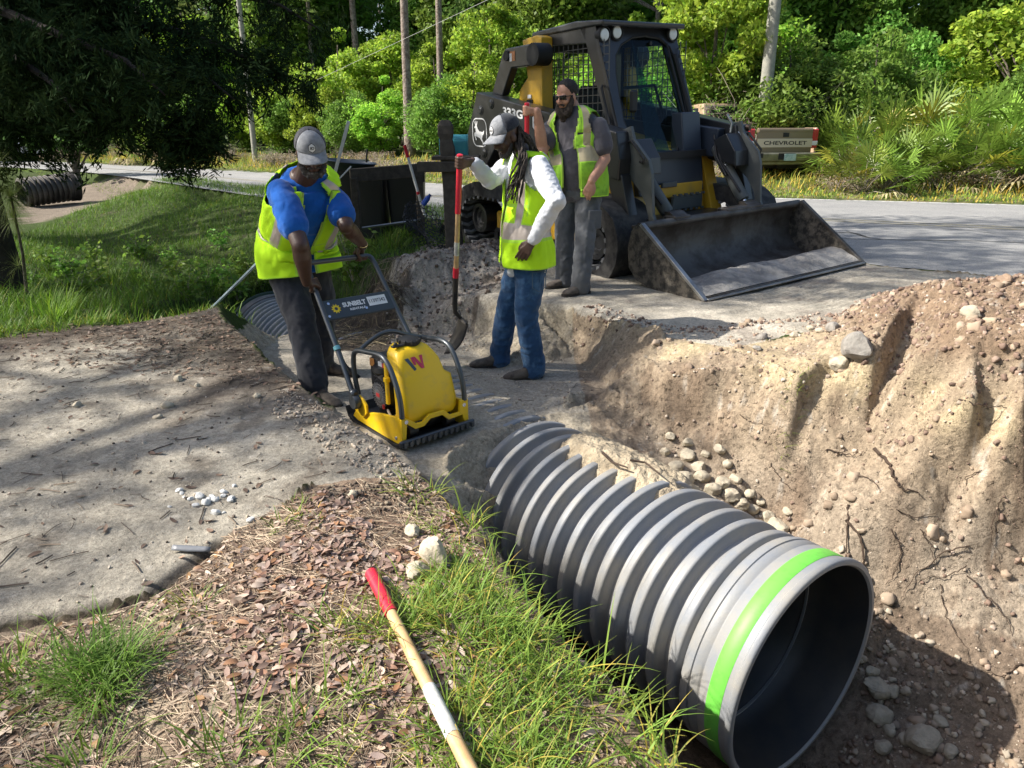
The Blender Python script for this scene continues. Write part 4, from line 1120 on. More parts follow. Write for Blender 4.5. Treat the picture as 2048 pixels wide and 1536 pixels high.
def loader():
    root = empty('track_loader', (1.27, 8.491, .057), .595, 'yellow and charcoal compact track loader with its wide bucket flat on the ground', 'track loader')
    root.scale = (1.087,) * 3
    root.rotation_euler = Matrix(((1, 0, 0), (0, 1, 0), (0, 0, 1))).to_euler()
    root.rotation_euler = (0, -.037, .595)
    K = lambda: MB()
    # --- bucket
    bk = empty('bucket'); bk.parent = root
    prof = [(-2.17, .0), (-1.62, .0), (-1.44, .05), (-1.35, .16), (-1.33, .3), (-1.37, .43), (-1.43, .475)]
    th = .022
    inner = [(y - (.0 if i < 2 else .018), z + .018) for i, (y, z) in enumerate(prof)]
    m = K(); m.smooth = False
    pts = prof + inner[::-1]
    n = len(pts)
    m.add([(-1.06, y, z) for y, z in pts] + [(1.06, y, z) for y, z in pts], [(i, (i + 1) % n, n + (i + 1) % n, n + i) for i in range(n)])
    m.build('bucket_shell', worn, bk, smooth=True, angle=50)
    for sx in (-1, 1):
        m = K(); sp = [(-2.172, -.005), (-1.6, -.012), (-1.42, .03), (-1.32, .13), (-1.3, .3), (-1.34, .44), (-1.39, .50), (-1.45, .51), (-1.49, .475)]
        m.prism(sp, 'x', sx * 1.06, sx * 1.085); m.build('side_plate', mud, bk, bevel=.003)
        m = K(); m.prism([(-2.19, .004), (-2.165, -.008), (-1.44, .5), (-1.465, .52)], 'x', sx * 1.052, sx * 1.094); m.build('side_edge', bright if sx < 0 else worn, bk, bevel=.003)
    m = K(); m.box((0, -2.15, .004), (2.12, .10, .014), bev=.003); m.build('cutting_edge', bright, bk)
    m = K(); m.smooth = True; m.tube([(-1.07, -1.42, .485), (1.07, -1.42, .485)], .034, 12); m.smooth = False; m.box((0, -1.36, .47), (2.1, .12, .03), bev=.006)
    m.build('top_rail', worn, bk, smooth=True)
    m = K()
    for x, w in ((-.58, .2), (.25, .5)):
        m = K(); m.box((x, -1.38, .51), (w, .13, .045), bev=.01); m.build('top_pad', worn, bk)
    for x_ in (.32, -.66):
        m = K(); m.prism([(-1.46, .50), (-1.36, .56), (-1.3, .56), (-1.3, .5)], 'x', x_, x_ + .17); m.build('coupler_hook', worn, bk)
    # --- coupler frame between bucket and arms
    m = K(); m.box((0, -1.22, .3), (1.3, .1, .32), bev=.02); m.box((-.66, -1.2, .28), (.16, .22, .42), bev=.03); m.box((.66, -1.2, .28), (.16, .22, .42), bev=.03)
    m.build('coupler_frame', dk, root)
    # --- undercarriage, one per side
    outl = [(-.74, 0), (-.93, .055), (-1.02, .16), (-1.045, .3), (-1.01, .42), (-.9, .49), (-.7, .52), (-.2, .535), (.5, .55), (1.15, .56), (1.38, .5), (1.5, .36), (1.5, .22), (1.42, .09), (1.25, .01)]
    def resamp(loop, k):
        L = np.array(loop + [loop[0]]); s = np.r_[0, np.cumsum(np.hypot(*np.diff(L, axis=0).T))]; t = np.linspace(0, s[-1], k, endpoint=False)
        return np.stack([np.interp(t, s, L[:, 0]), np.interp(t, s, L[:, 1])], 1)
    for sx in (-1, 1):
        tr = empty('track'); tr.parent = root
        N = 112; P_ = resamp(outl, N); cy, cz = .24, .27
        x0, x1 = sx * .62, sx * 1.10
        m = K(); m.smooth = True
        dirs = []
        for i in range(N):
            t = P_[(i + 1) % N] - P_[i - 1]; t /= np.linalg.norm(t); dirs.append((t, np.array([t[1], -t[0]])))
        rings = []
        for i in range(N):
            y, z = P_[i]; nn_ = dirs[i][1]; 
            inn = P_[i] - nn_ * .15
            rings.append([(x0, y, z), (x1, y, z), (x1, *inn), (x0, *inn)])
        vs = [p for r_ in rings for p in r_]
        m.add(vs, [(i * 4 + k, i * 4 + (k + 1) % 4, ((i + 1) % N) * 4 + (k + 1) % 4, ((i + 1) % N) * 4 + k) for i in range(N) for k in range(4)])
        m.build('rubber_belt', rubber, tr, smooth=True, angle=40)
        m = K(); nl = 56; Q = resamp(outl, nl)
        for i in range(nl):
            t = Q[(i + 1) % nl] - Q[i - 1]; t /= np.linalg.norm(t); nn_ = np.array([t[1], -t[0]]); c = Q[i]
            # a chevron-waved bar across the belt
            segx = np.linspace(x0, x1, 7); off = [0, .028, 0, .028, 0, .028, 0]
            base = []; top = []
            for j, x in enumerate(segx):
                c2 = c + t * off[j]
                base.append([(x, *(c2 - t * .024)), (x, *(c2 + t * .024))]); top.append([(x, *(c2 - t * .016 + nn_ * .026)), (x, *(c2 + t * .016 + nn_ * .026))])
            V = []; 
            for j in range(7): V += [base[j][0], top[j][0], top[j][1], base[j][1]]
            m.add(V, [(j * 4 + k, j * 4 + k + 1, (j + 1) * 4 + k + 1, (j + 1) * 4 + k) for j in range(6) for k in range(3)] + [(0, 1, 2, 3), (24, 25, 26, 27)])
        m.build('tread_lugs', lugm, tr)
        for yy, zz, rr in ((-.78, .26, .15), (1.24, .3, .16)):
            m = K(); m.lathe([(.0, -.02), (.06, -.02), (.075, 0), (rr * .7, .0), (rr * .75, .03), (rr, .03), (rr, -.2), (.0, -.2)], (sx * .98, yy, zz), (sx, 0, 0), 24, cap=False); m.build('idler_wheel', dk, tr, smooth=True)
        for yy in (-.45, -.18, .09, .36, .63, .9):
            m = K(); m.lathe([(0, 0), (.05, 0), (.05, .02), (.1, .03), (.1, -.2), (0, -.2)], (sx * .94, yy, .13), (sx, 0, 0), 18, cap=False); m.build('roller', dk, tr, smooth=True)
        m = K(); m.box((sx * .82, .2, .3), (.3, 1.5, .2), bev=.02); m.build('track_frame', yl, tr)
    # --- hull
    m = K()
    m.prism([(-.72, .3), (-.62, .9), (-.52, 1.02), (.5, 1.2), (1.3, 1.2), (1.35, .35), (.9, .28), (-.6, .28)], 'x', -.53, .53)
    m.build('hull', yl, root, bevel=.012)
    m = K(); m.prism([(-.80, .42), (-.62, .93), (-.5, .99), (-.1, 1.04), (-.12, .56), (-.6, .545), (-.76, .36)], 'x', -.69, -.535); m.build('side_panel', yl, root, bevel=.01)
    m = K(); m.prism([(-.80, .42), (-.62, .93), (-.5, .99), (-.1, 1.04), (-.12, .56), (-.6, .545), (-.76, .36)], 'x', .535, .69); m.build('side_panel', yl, root, bevel=.01)
    m = K(); m.box((0, 1.28, 1.05), (1.02, .3, .9), bev=.05); m.box((0, .98, 1.42), (.96, .42, .3), bev=.05)
    for k in range(8): m.box((0, 1.435, .72 + k * .07), (.7, .02, .03))
    m.build('engine_hood', dk, root)
    m = K()
    m.prism([(-.735, .62), (-.70, .97), (-.60, 1.02), (-.5, .95), (-.5, .62)], 'x', -.42, .44); m.prism([(-.74, .62), (-.63, 1.36), (-.50, 1.36), (-.5, .62)], 'x', .2, .46)
    m.build('footwell', principled('loader_blue_black', (.035, .045, .065), rough=.4, spec=.5), root, bevel=.012)
    m = K(); m.box((0.12, -.735, .645), (.62, .03, .13), bev=.008); m.build('front_strip', yl, root)
    m = K(); m.box((0.18, -.775, .53), (.42, .04, .13), bev=.008); m.box((-.06, -.76, .71), (.2, .03, .05), bev=.006)
    for k in range(6): m.box((-.02 + .08 * k, -.8, .605), (.035, .02, .02)); m.box((-.02 + .08 * k, -.8, .46), (.03, .02, .02))
    m.build('bolted_plate', dk2, root)
    m = K(); m.box((0, -.95, .36), (1.06, .4, .16), bev=.02); m.build('lower_sill', dk, root)
    # --- lift arms
    beam = [(1.31, 1.63), (1.69, .95), (1.6, .83), (1.2, .84), (.9, 1.13), (.0, 1.06), (-.98, .82), (-1.0, 1.0), (-.95, 1.226)]
    drop = [(-.786, 1.21), (-.979, 1.267), (-1.019, 1.161), (-1.211, .993), (-1.251, .884), (-1.284, .54), (-1.34, .44), (-1.34, .3), (-1.24, .3), (-1.264, .427), (-1.189, .638), (-1.106, .743), (-.957, .85), (-.841, .918)]
    for sx in (-1, 1):
        ar = empty('lift_arm'); ar.parent = root
        if sx > 0: ar.scale = (.86, 1, 1)
        m = K(); m.prism(beam, 'x', sx * .72, sx * .93); m.build('arm_beam', dk, ar, bevel=.012)
        m = K(); m.prism(drop, 'x', sx * .755, sx * .79); m.build('drop_plate', dk2, ar, bevel=.004)
        m = K(); m.prism([(-.82, 1.1), (-.98, 1.16), (-1.1, 1.0), (-1.12, .86), (-.95, .9)], 'x', sx * .53, sx * .755)
        m.prism([(-.9, .95), (-1.0, .86), (-1.1, .55), (-1.15, .38), (-1.02, .36), (-.95, .5), (-.8, .85)], 'x', sx * .79, sx * .9)
        m.build('arm_gusset', dk, ar, bevel=.01)
        m = K(); m.smooth = True; m.tube([(sx * .90, -1.06, .4), (sx * .5, -1.06, .4)], .075, 16); m.build('pivot_pin', dk, ar, smooth=True)
        # rear link to the top pivot
        m = K(); m.prism([(.42, 2.04), (.93, 2.03), (1.0, 1.97), (1.23, 1.6), (1.02, 1.58), (.83, 1.84), (.42, 1.84)], 'x', sx * .70, sx * .79); m.build('rear_link', dk, ar, bevel=.012)
        m = K(); m.smooth = True; m.cyl((sx * .8, .44, 1.94), (sx * .62, .44, 1.94), .105, 20); m.build('pivot_boss', blk, ar, smooth=True); m = K(); m.smooth = True; m.cyl((sx * .81, .9, 1.96), (sx * .78, .9, 1.96), .05, 14); m.build('pivot_boss', blk, ar, smooth=True)
        for yy, zz in ((1.24, 1.44), (1.02, 1.5), (1.2, 1.0)):
            m = K(); m.lathe([(.0, .014), (.024, .014), (.03, .008), (.05, .006), (.052, 0)], (sx * .93, yy, zz), (sx, 0, 0), 16, cap=False); m.build('bolt_boss', dk, ar, smooth=True)
        m = K(); m.smooth = True; m.tube([(sx * .805, -.98, 1.14), (sx * .83, -1.04, 1.15), (sx * .83, -1.2, 1.0), (sx * .83, -1.19, .97), (sx * .805, -1.13, .98)], .011, 8); m.build('grab_handle', blk, ar, smooth=True)
        # tilt cylinder
        cyl = empty('tilt_cylinder'); cyl.parent = ar
        a = np.array([sx * .64, -.80, 1.0]); c = np.array([sx * .60, -1.27, .46]); d = (c - a) / np.linalg.norm(c - a)
        if sx < 0: a = np.array([-.62, -.84, 1.0]); c = np.array([-.47, -1.23, .44]); d = (c - a) / np.linalg.norm(c - a)
        m = K(); m.smooth = True; m.tube([a, a + d * .03, a + d * .58, a + d * .60], [.05, .062, .062, .055], 18); m.ball(a, .06); m.build('barrel', dk2, cyl, smooth=True)
        m = K(); m.smooth = True; m.cyl(a + d * .58, c + d * .04, .026, 12); m.build('rod', chrome, cyl, smooth=True)
        m = K(); m.smooth = True; m.cyl(a + d * .2, a + d * .215, .066, 18); m.build('clamp', bright, cyl, smooth=True)
        m = K(); m.smooth = True
        m.tube([a + [-.06, -.02, .1], a + d * .15 + [-.08, -.03, 0], a + d * .35 + [-.07, -.05, .0], a + d * .5 + [-.05, -.05, 0]], .013, 7); m.tube([a + [-.04, .02, .14], a + d * .1 + [-.1, -.01, .02], a + d * .3 + [-.1, -.02, 0]], .011, 7)
        m.build('hose', hose, cyl, smooth=True)
    # right-hand auxiliary hydraulics at the arm knee
    m = K(); m.prism([(-.46, 1.24), (-.83, 1.2), (-.78, .93), (-.42, .95)], 'x', .52, .62); m.build('valve_cover', principled('loader_blue_black', (.03, .045, .08), rough=.4), root, bevel=.015)
    m = K(); m.prism([(-.60, 1.26), (-.93, 1.23), (-.96, 1.04), (-.9, .82), (-.8, .7), (-.62, .8)], 'x', .80, .83); m.build('guard_plate', dk, root, bevel=.006)
    m = K(); m.smooth = True
    for zz in (1.2, 1.13, 1.06, .99): m.lathe([(0, .05), (.03, .05), (.034, .03), (.034, 0), (.02, -.02)], (.79, -.93, zz), (.2, -1, 0), 12)
    m.build('hydraulic_coupler', principled('oily_brown', (.06, .035, .025), rough=.4, metal=.4), root, smooth=True)
    m = K(); m.box((.62, -.96, 1.0), (.10, .012, .13)); m.build('warning_sticker', white, root)
    m = K(); m.smooth = True; m.lathe([(0, .04), (.025, .04), (.03, 0)], (.72, -.98, 1.0), (0, -1, 0), 12); m.tube([(.62, -.88, 1.2), (.66, -.98, 1.15), (.62, -1.02, 1.02), (.55, -.97, 1.0)], .012, 7); m.tube([(.6, -.85, 1.33), (.62, -.9, 1.25), (.61, -.9, 1.16)], .012, 7); m.build('hose_fitting', bright, root, smooth=True)
    # --- towers
    for sx in (-1, 1):
        m = K(); m.prism([(.47, 1.16), (.47, 2.1), (.56, 2.125), (.80, 2.1), (.72, 1.74), (.88, 1.62), (.88, 1.16)], 'x', sx * .525, sx * .665); m.build('tower', yl, root, bevel=.008)
        m = K(); m.box((sx * .672, .68, 1.48), (.01, .1, .1)); m.build('tower_label', blk, root)
        m = K(); m.box((sx * .673, .68, 1.56), (.01, .06, .035)); m.build('tower_sticker', white, root)
        m = K(); m.box((sx * .6, 1.0, 1.42), (.2, .2, .26), bev=.05); m.build('air_intake', blk, root)
    # --- cab
    cab = empty('cab'); cab.parent = root
    fy = lambda z: -.154 - (2.13 - z) * .39
    m = K()
    m.prism([(.82, 2.125), (-.16, 2.135), (-.30, 2.13), (-.31, 2.175), (.1, 2.205), (.8, 2.175)], 'x', -.54, .54); m.build('roof', dk, cab, bevel=.015)
    for sx in (-1, 1):
        xo, xi = sx * .52, sx * .478
        m = K()
        m.prism([(fy(2.14), 2.14), (fy(1.0), 1.0), (fy(1.0) + .12, 1.0), (fy(2.0) + .16, 2.0), (fy(2.14) + .2, 2.14)], 'x', xo, xi)   # front post
        m.prism([(.82, 2.14), (.82, 1.1), (.55, 1.1), (.55, 2.14)], 'x', xo, xi)                                             # rear post
        m.prism([(.55, 2.14), (fy(2.0) + .16, 2.14), (fy(2.0) + .16, 2.0), (.55, 2.03)], 'x', xo, xi)
        m.prism([(.55, 1.1), (.55, 1.32), (fy(1.2) + .1, 1.2), (fy(1.0) + .12, 1.0)], 'x', xo, xi)
        m.build('side_frame', dk, cab, bevel=.006)
        m = K()
        for k in range(13):
            y = .55 - (.55 - (-.36)) * k / 12; zb = 1.32 - .12 * k / 12; yt = y + .06 * 0
            m.box((sx * .5, y, (zb + 2.02) / 2), (.007, .007, 2.02 - zb))
        for k in range(11):
            z = 1.26 + .07 * k; m.box((sx * .503, .1, z), (.007, .93, .007))
        m.build('window_grille', principled('grille_steel', (.09, .09, .09), rough=.35, metal=.5), cab)
        m = K(); m.smooth = True; m.tube([(sx * .53, fy(1.62) + .05, 1.62), (sx * .565, fy(1.6) + .03, 1.6), (sx * .565, fy(1.2) + .03, 1.2), (sx * .53, fy(1.18) + .05, 1.18)], .012, 8); m.build('grab_handle', blk, cab, smooth=True)
    # front frame with arched opening, on the sloping front plane
    outer = [(-.52, 1.0), (-.535, 2.13), (.535, 2.13), (.52, 1.0)]
    gl = [(-.30, 1.0), (-.37, 1.1), (-.435, 1.3), (-.42, 1.52), (-.40, 1.72), (-.35, 1.88), (-.25, 1.98), (-.08, 2.05), (.1, 2.07), (.28, 2.05), (.40, 1.97), (.445, 1.85), (.455, 1.6), (.44, 1.35), (.3, 1.14), (.18, 1.0)]
    m = K(); yo = lambda p, d=0.: (p[0], fy(p[1]) - d, p[1])
    N = len(gl)
    def out_pt(p):
        x, z = p
        if z > 2.0 or abs(x) < .3 and z > 1.9: return (x * 1.15, 2.135)
        return (math.copysign(.52, x), z)
    og = []
    for p in gl: og.append(out_pt(p))
    og[6] = (-.52, 2.135); og[10] = (.52, 2.135); og[11] = (.52, 1.9); og[5] = (-.52, 1.9)
    V = [yo(p, .0) for p in gl] + [yo(p, .0) for p in og] + [yo(p, .03) for p in gl] + [yo(p, .03) for p in og]
    m.add(V, [(i, i + 1, N + i + 1, N + i) for i in range(N - 1)] + [(2 * N + i, 2 * N + i + 1, 3 * N + i + 1, 3 * N + i) for i in range(N - 1)] + [(i, i + 1, 2 * N + i + 1, 2 * N + i) for i in range(N - 1)] + [(N + i, N + i + 1, 3 * N + i + 1, 3 * N + i) for i in range(N - 1)])
    m.build('front_frame', dk, cab)
    gp = gl + [(-.11, .92), ]
    m = K(); m.add([yo(p, .008) for p in gl[::-1]] + [yo((-.22, .95), .01), yo((.1, .95), .01)][::-1], [tuple(range(len(gl) + 2))]); m.build('windscreen', cabglass, cab)
    m = K(); m.smooth = True; m.tube([yo(p, .018) for p in gl], .014, 6); m.build('door_seal', blk, cab, smooth=True)
    for x, z in ((-.455, 2.06), (-.30, 2.085), (.44, 2.09)):
        lt = empty('work_light'); lt.parent = cab
        m = K(); m.smooth = True; m.lathe([(.0, -.06), (.07, -.06), (.078, .0), (.07, .012), (.062, .012)], (x, -.235, z), (0, -1, 0), 20, cap=False); m.build('housing', blk, lt, smooth=True)
        m = K(); m.smooth = True; m.lathe([(0, .012), (.05, .008), (.056, 0)], (x, -.235, z), (0, -1, 0), 20, cap=False); m.build('lens', principled('lamp_lens', (.75, .77, .76), rough=.12, spec=.8), lt, smooth=True)
    m = K(); m.smooth = True; m.lathe([(.018, .02), (.018, 0)], (0.14, fy(2.01) - .02, 2.0), (0, -1, 0), 14); m.tube([(.35, fy(2.0) - .04, 2.0), (.36, fy(1.6) - .04, 1.62), (.38, fy(1.3) - .04, 1.3)], .012, 6); m.tube([(.42, fy(1.9) - .05, 1.9), (.45, fy(1.5) - .05, 1.5), (.46, fy(1.15) - .04, 1.15)], .022, 7); m.build('wiper', blk, cab, smooth=True)
    m = K(); m.box((-.275, -.46, 1.475), (.095, .04, .2), bev=.018); m.build('mirror', blk, cab)
    # cab interior: seat, joysticks, rear window bars
    m = K(); m.box((0.02, .25, 1.12), (.46, .46, .12), bev=.04); m.box((.02, .47, 1.4), (.42, .12, .5), bev=.05); m.build('seat', blk, cab)
    m = K(); m.box((0, -.1, .98), (.9, 1.3, .06)); m.build('cab_floor', blk, cab)
    m = K()
    for k in range(11): m.box((-.36 + .072 * k, .79, 1.62), (.006, .006, .66))
    for k in range(9): m.box((0, .79, 1.32 + .075 * k), (.74, .006, .006))
    m.box((-.45, .8, 1.6), (.14, .04, 1.0)); m.box((.45, .8, 1.6), (.14, .04, 1.0)); m.box((0, .8, 1.2), (.8, .04, .2)); m.box((0, .8, 2.06), (.8, .04, .14)); m.build('rear_grille', dk, cab)
    m = K(); m.smooth = True
    for x in (-.32, .34): m.tube([(x, 0., 1.2), (x, -.08, 1.36), (x, -.1, 1.42)], [.02, .018, .026], 8)
    m.tube([(.3, -.15, 1.0), (.33, -.25, 1.35), (.2, -.25, 1.62), (-.2, -.25, 1.6)], .015, 8); m.build('controls', blk, cab, smooth=True)
    # --- lettering and emblems on the near arm
    X = -.9335; ux = (0, -1, 0); uy = (0, 0, 1)
    m = K(); put_text(m, '333G', (X, .80, 1.385), (0, -1, -.12), uy, width=.36, height=.085, bold=.035); m.build('model_lettering', white, root)
    m = K(); ring_poly(m, rrect(.30, .30, .09), rrect(.275, .275, .08), (X, 1.28, 1.215), (0, -1, -.03), uy)
    deer = [(-.10, -.03), (-.07, -.075), (-.055, -.07), (-.075, -.035), (-.03, -.045), (0, -.05), (.03, -.075), (.06, -.1), (.068, -.092), (.04, -.06), (.05, -.03), (.075, -.01), (.085, .02), (.07, .015), (.055, .005), (.0, .01), (-.03, .03), (-.045, .06), (-.03, .1), (-.04, .1), (-.052, .075), (-.055, .105), (-.063, .105), (-.062, .07), (-.08, .1), (-.088, .095), (-.072, .06), (-.095, .048), (-.095, .04), (-.07, .035), (-.07, .0), (-.095, -.005)]
    put_poly(m, [(a * 1.15, b * 1.15) for a, b in deer], (X, 1.28, 1.215), (0, -1, -.03), uy); m.build('deer_emblem', white, root)
    hexo = [(0, .105), (.085, .06), (.085, -.03), (0, -.105), (-.085, -.03), (-.085, .06)]
    m = K(); put_poly(m, hexo, (X, .188, 1.297), (0, -1, -.03), uy); m.build('company_badge', white, root)
    m = K(); put_text(m, 'CR', (X - .002, .25, 1.285), (0, -1, -.03), uy, width=.125, height=.055, bold=.03)
    put_poly(m, [(-.03, -.085), (.0, -.04), (.03, -.085), (.012, -.075), (0, -.1), (-.012, -.075)], (X - .002, .188, 1.32), (0, -1, 0), uy); ring_poly(m, [(a * 1.12, b * 1.12) for a, b in hexo], [(a * 1.04, b * 1.04) for a, b in hexo], (X - .0005, .188, 1.297), (0, -1, -.03), uy); m.build('badge_lettering', blk, root)
    m = K(); m.box((-.7925, .80, 1.95), (.004, .09, .09)); m.build('warning_label', principled('label_orange', (.5, .2, .08), rough=.5), root)
    m = K(); m.box((-.7945, .83, 1.94), (.004, .04, .075)); m.build('warning_label', white, root)
    return root
LOADER = loader()
def lw(x, y, z):
    """loader-local to world"""
    bpy.context.view_layer.update(); return np.array(LOADER.matrix_world @ Vector((x, y, z)))
# sand left in the bucket
def bucket_sand():
    mb = MB(); mb.smooth = True; rows = []
    for i in range(40):
        u = i / 39; row = []
        for j in range(90):
            v = j / 89; x = -1.045 + 2.09 * v
            y0 = -2.15; y1 = -1.42 - .16 * (1 - v) * 0 + .0
            back = -1.55 + .12 * math.sin(v * 5) - .25 * (1 - v) + .1 * mnoise.noise(Vector((v * 6, 0, 1)))
            y = y0 + (back - y0) * u
            h = .024 + .11 * math.sin(min(u, 1) * math.pi) ** 1 * (.4 + .6 * v) * (.7 + .5 * mnoise.noise(Vector((x * 3, y * 3, 5)))) + .018 * mnoise.noise(Vector((x * 14, y * 14, 0))) * math.sin(u * math.pi) + .012 * (u)
            if u > .97: h = .016
            row.append(tuple(lw(x, y, max(h, .019))))
        rows.append(row)
    mb.grid(rows)
    o = mb.build('sand_pile', principled('pale_sand', (.36, .34, .31), rough=.95, col2=(.17, .165, .16), nscale=5, bump=.01, bscale=45, fac_range=(.4, .62)), None, smooth=True, angle=180)
    tag(o, 'thin layer of pale sand spread across the loader bucket floor', 'sand')
bucket_sand()

# ================================================================ PICKUP
def pickup():
    tan_p = principled('beige_car_paint', (.50, .36, .25), rough=.3, metal=.25, coat=.5)
    shaded_tan = principled('shaded_beige_paint', (.24, .18, .115), rough=.35, metal=.2, coat=.4)  # beige paint darkened: shade on the tailgate put into its colour
    p0 = PY(1553, 375, 17.2); z0 = .12
    root = empty('pickup_truck', (p0[0], p0[1], z0), .0, 'beige pickup parked across the road with its shaded tailgate facing the camera', 'pickup truck')
    root.rotation_euler = (0, 0, .22)      # local -y is the tail
    W = .92
    m = MB()
    m.prism([(-.0, .62), (-.02, .98), (.02, 1.30), (2.0, 1.30), (2.0, .55), (1.55, .55), (1.5, .85), (1.3, 1.0), (1.0, 1.0), (.8, .85), (.75, .58)], 'x', -W, -W + .08)
    m.prism([(-.0, .62), (-.02, .98), (.02, 1.30), (2.0, 1.30), (2.0, .55), (1.55, .55), (1.5, .85), (1.3, 1.0), (1.0, 1.0), (.8, .85), (.75, .58)], 'x', W - .08, W)
    m.box((0, 1.0, .68), (1.7, 2., .08)); m.build('bed', tan_p, root, bevel=.03)
    m = MB(); m.prism([(2.02, .45), (2.02, 1.3), (2.1, 1.35), (2.25, 1.88), (3.3, 1.86), (3.75, 1.32), (5.1, 1.22), (5.25, 1.0), (5.25, .45)], 'x', -W + .01, W - .01); m.build('cab', tan_p, root, bevel=.05)
    m = MB(); m.box((0, 2.13, 1.6), (1.5, .02, .4)); m.build('rear_window', principled('dark_glass', (.02, .025, .03), rough=.05), root)
    m = MB(); m.box((-W + .005, 2.9, 1.58), (.02, .8, .38)); m.build('side_window', MATS['dark_glass'], root)
    tg = empty('tailgate'); tg.parent = root
    m = MB(); m.box((0.04, -.02, 1.0), (1.42, .06, .58), bev=.02); m.box((.04, -.055, 1.235), (1.38, .02, .06), bev=.008); m.build('panel', shaded_tan, tg)
    m = MB(); m.box((.04, -.055, .965), (1.40, .014, .19), bev=.004); m.build('name_band', principled('cream_band', (.62, .53, .38), rough=.4), tg)
    m = MB(); put_text(m, 'CHEVROLET', (-.50, -.0645, .925), (1, 0, 0), (0, 0, 1), width=1.1, height=.085, bold=.02); m.build('lettering', blk, tg)
    m = MB(); m.box((.05, -.055, 1.14), (.14, .02, .09)); m.build('handle', blk, tg)
    for sx in (-1, 1):
        m = MB(); m.box((sx * .81, -.02, 1.06), (.17, .06, .42), bev=.02); m.build('tail_light', principled('tail_lens', (.5, .03, .04), rough=.2, coat=.5), root)
        m = MB(); m.box((sx * .81, -.045, .96), (.15, .03, .1), bev=.01); m.build('reverse_light', white, root)
    m = MB(); m.box((0, -.16, .66), (1.78, .2, .2), bev=.03); m.box((0, -.14, .54), (1.5, .14, .1), bev=.02); m.build('bumper', principled('bumper_bronze', (.35, .33, .22), rough=.3, metal=.6, noise=.5, nscale=3), root)
    m = MB(); m.box((0, -.262, .68), (.42, .012, .14)); m.box((-.75, -.262, .7), (.3, .012, .1)); m.build('bumper_recess', blk, root)
    m = MB(); m.box((.08, -.272, .66), (.3, .008, .15), bev=.002); m.build('licence_plate', principled('plate_white', (.6, .68, .66), rough=.4, col2=(.25, .45, .4), nscale=12), root)
    for sx in (-1, 1):
        for yy in (1.15, 4.45):
            wh = empty('wheel'); wh.parent = root
            m = MB(); m.smooth = True; m.lathe([(.2, .11), (.3, .12), (.36, .09), (.375, .0), (.36, -.09), (.3, -.12), (.2, -.11)], (sx * .78, yy, .37), (sx, 0, 0), 28); m.build('tyre', principled('tyre_black', (.015, .015, .016), rough=.8), wh, smooth=True)
            m = MB(); m.smooth = True; m.lathe([(0, .06), (.06, .07), (.12, .03), (.2, .09), (.21, .11)], (sx * .78, yy, .37), (sx, 0, 0), 24, cap=False); m.build('rim', bright, wh, smooth=True)
    m = MB(); m.box((0, 1.15, .38), (1.4, .14, .14), bev=.04); m.box((0, 1.15, .38), (.3, .3, .28), bev=.08); m.box((0, 2.4, .46), (1.1, 4.6, .1)); m.box((.3, .3, .5), (.7, .6, .2)); m.build('undercarriage', blk, root)
    return root
pickup()
# ================================================================ PEOPLE
def V3(*a): return np.array(a, float)
def unit(v): v = np.asarray(v, float); return v / (np.linalg.norm(v) + 1e-12)
def limb(mb, pts, rs, seg=16, balls=True):
    mb.tube(pts, rs, seg)
    if balls:
        for p, r in zip(pts, rs): mb.ball(p, r * .995, 16, 10)
def interp_poly(keys, n):
    """keys: list of arrays (same length); smooth resample to n"""
    K = np.array(keys, float); out = []
    for u in np.linspace(0, len(K) - 1, n):
        i = min(int(u), len(K) - 2); f = u - i
        p0, p1, p2, p3 = K[max(i - 1, 0)], K[i], K[i + 1], K[min(i + 2, len(K) - 1)]
        out.append(.5 * (2 * p1 + (-p0 + p2) * f + (2 * p0 - 5 * p1 + 4 * p2 - p3) * f * f + (-p0 + 3 * p1 - 3 * p2 + p3) * f ** 3))
    return np.array(out)
class Torso:
    """smooth trunk: keys = [centre(3), half width, half depth, lateral(3)]"""
    def __init__(s, keys, n=40):
        s.keys = interp_poly([np.r_[k[0], k[1], k[2], unit(k[3])] for k in keys], n); s.n = n
    def frame(s, v):
        u = np.clip(v, 0, 1) * (s.n - 1); i = min(int(u), s.n - 2); f = u - i
        k = s.keys[i] * (1 - f) + s.keys[i + 1] * f
        d = unit(s.keys[i + 1][:3] - s.keys[i][:3]); lat = k[5:8] - d * (k[5:8] @ d); lat = unit(lat); fwd = unit(np.cross(lat, d))
        return k[:3], k[3], k[4], lat, fwd, d
    def point(s, a, v, off=0., p=2.35, belly=0.):
        """a=0 is the front, positive towards +lateral"""
        c, w, dp, lat, fwd, d = s.frame(v)
        ca, sa = math.cos(a), math.sin(a)
        k = (abs(ca) ** p + abs(sa) ** p) ** (-1 / p)
        return c + fwd * (ca * k * (dp + off)) + lat * (sa * k * (w + off))
    def solid(s, mb, v0=0., v1=1., off=0., n=36, m=26):
        mb.loft([[s.point(2 * math.pi * k / m, v0 + (v1 - v0) * i / (n - 1), off) for k in range(m)] for i in range(n)])
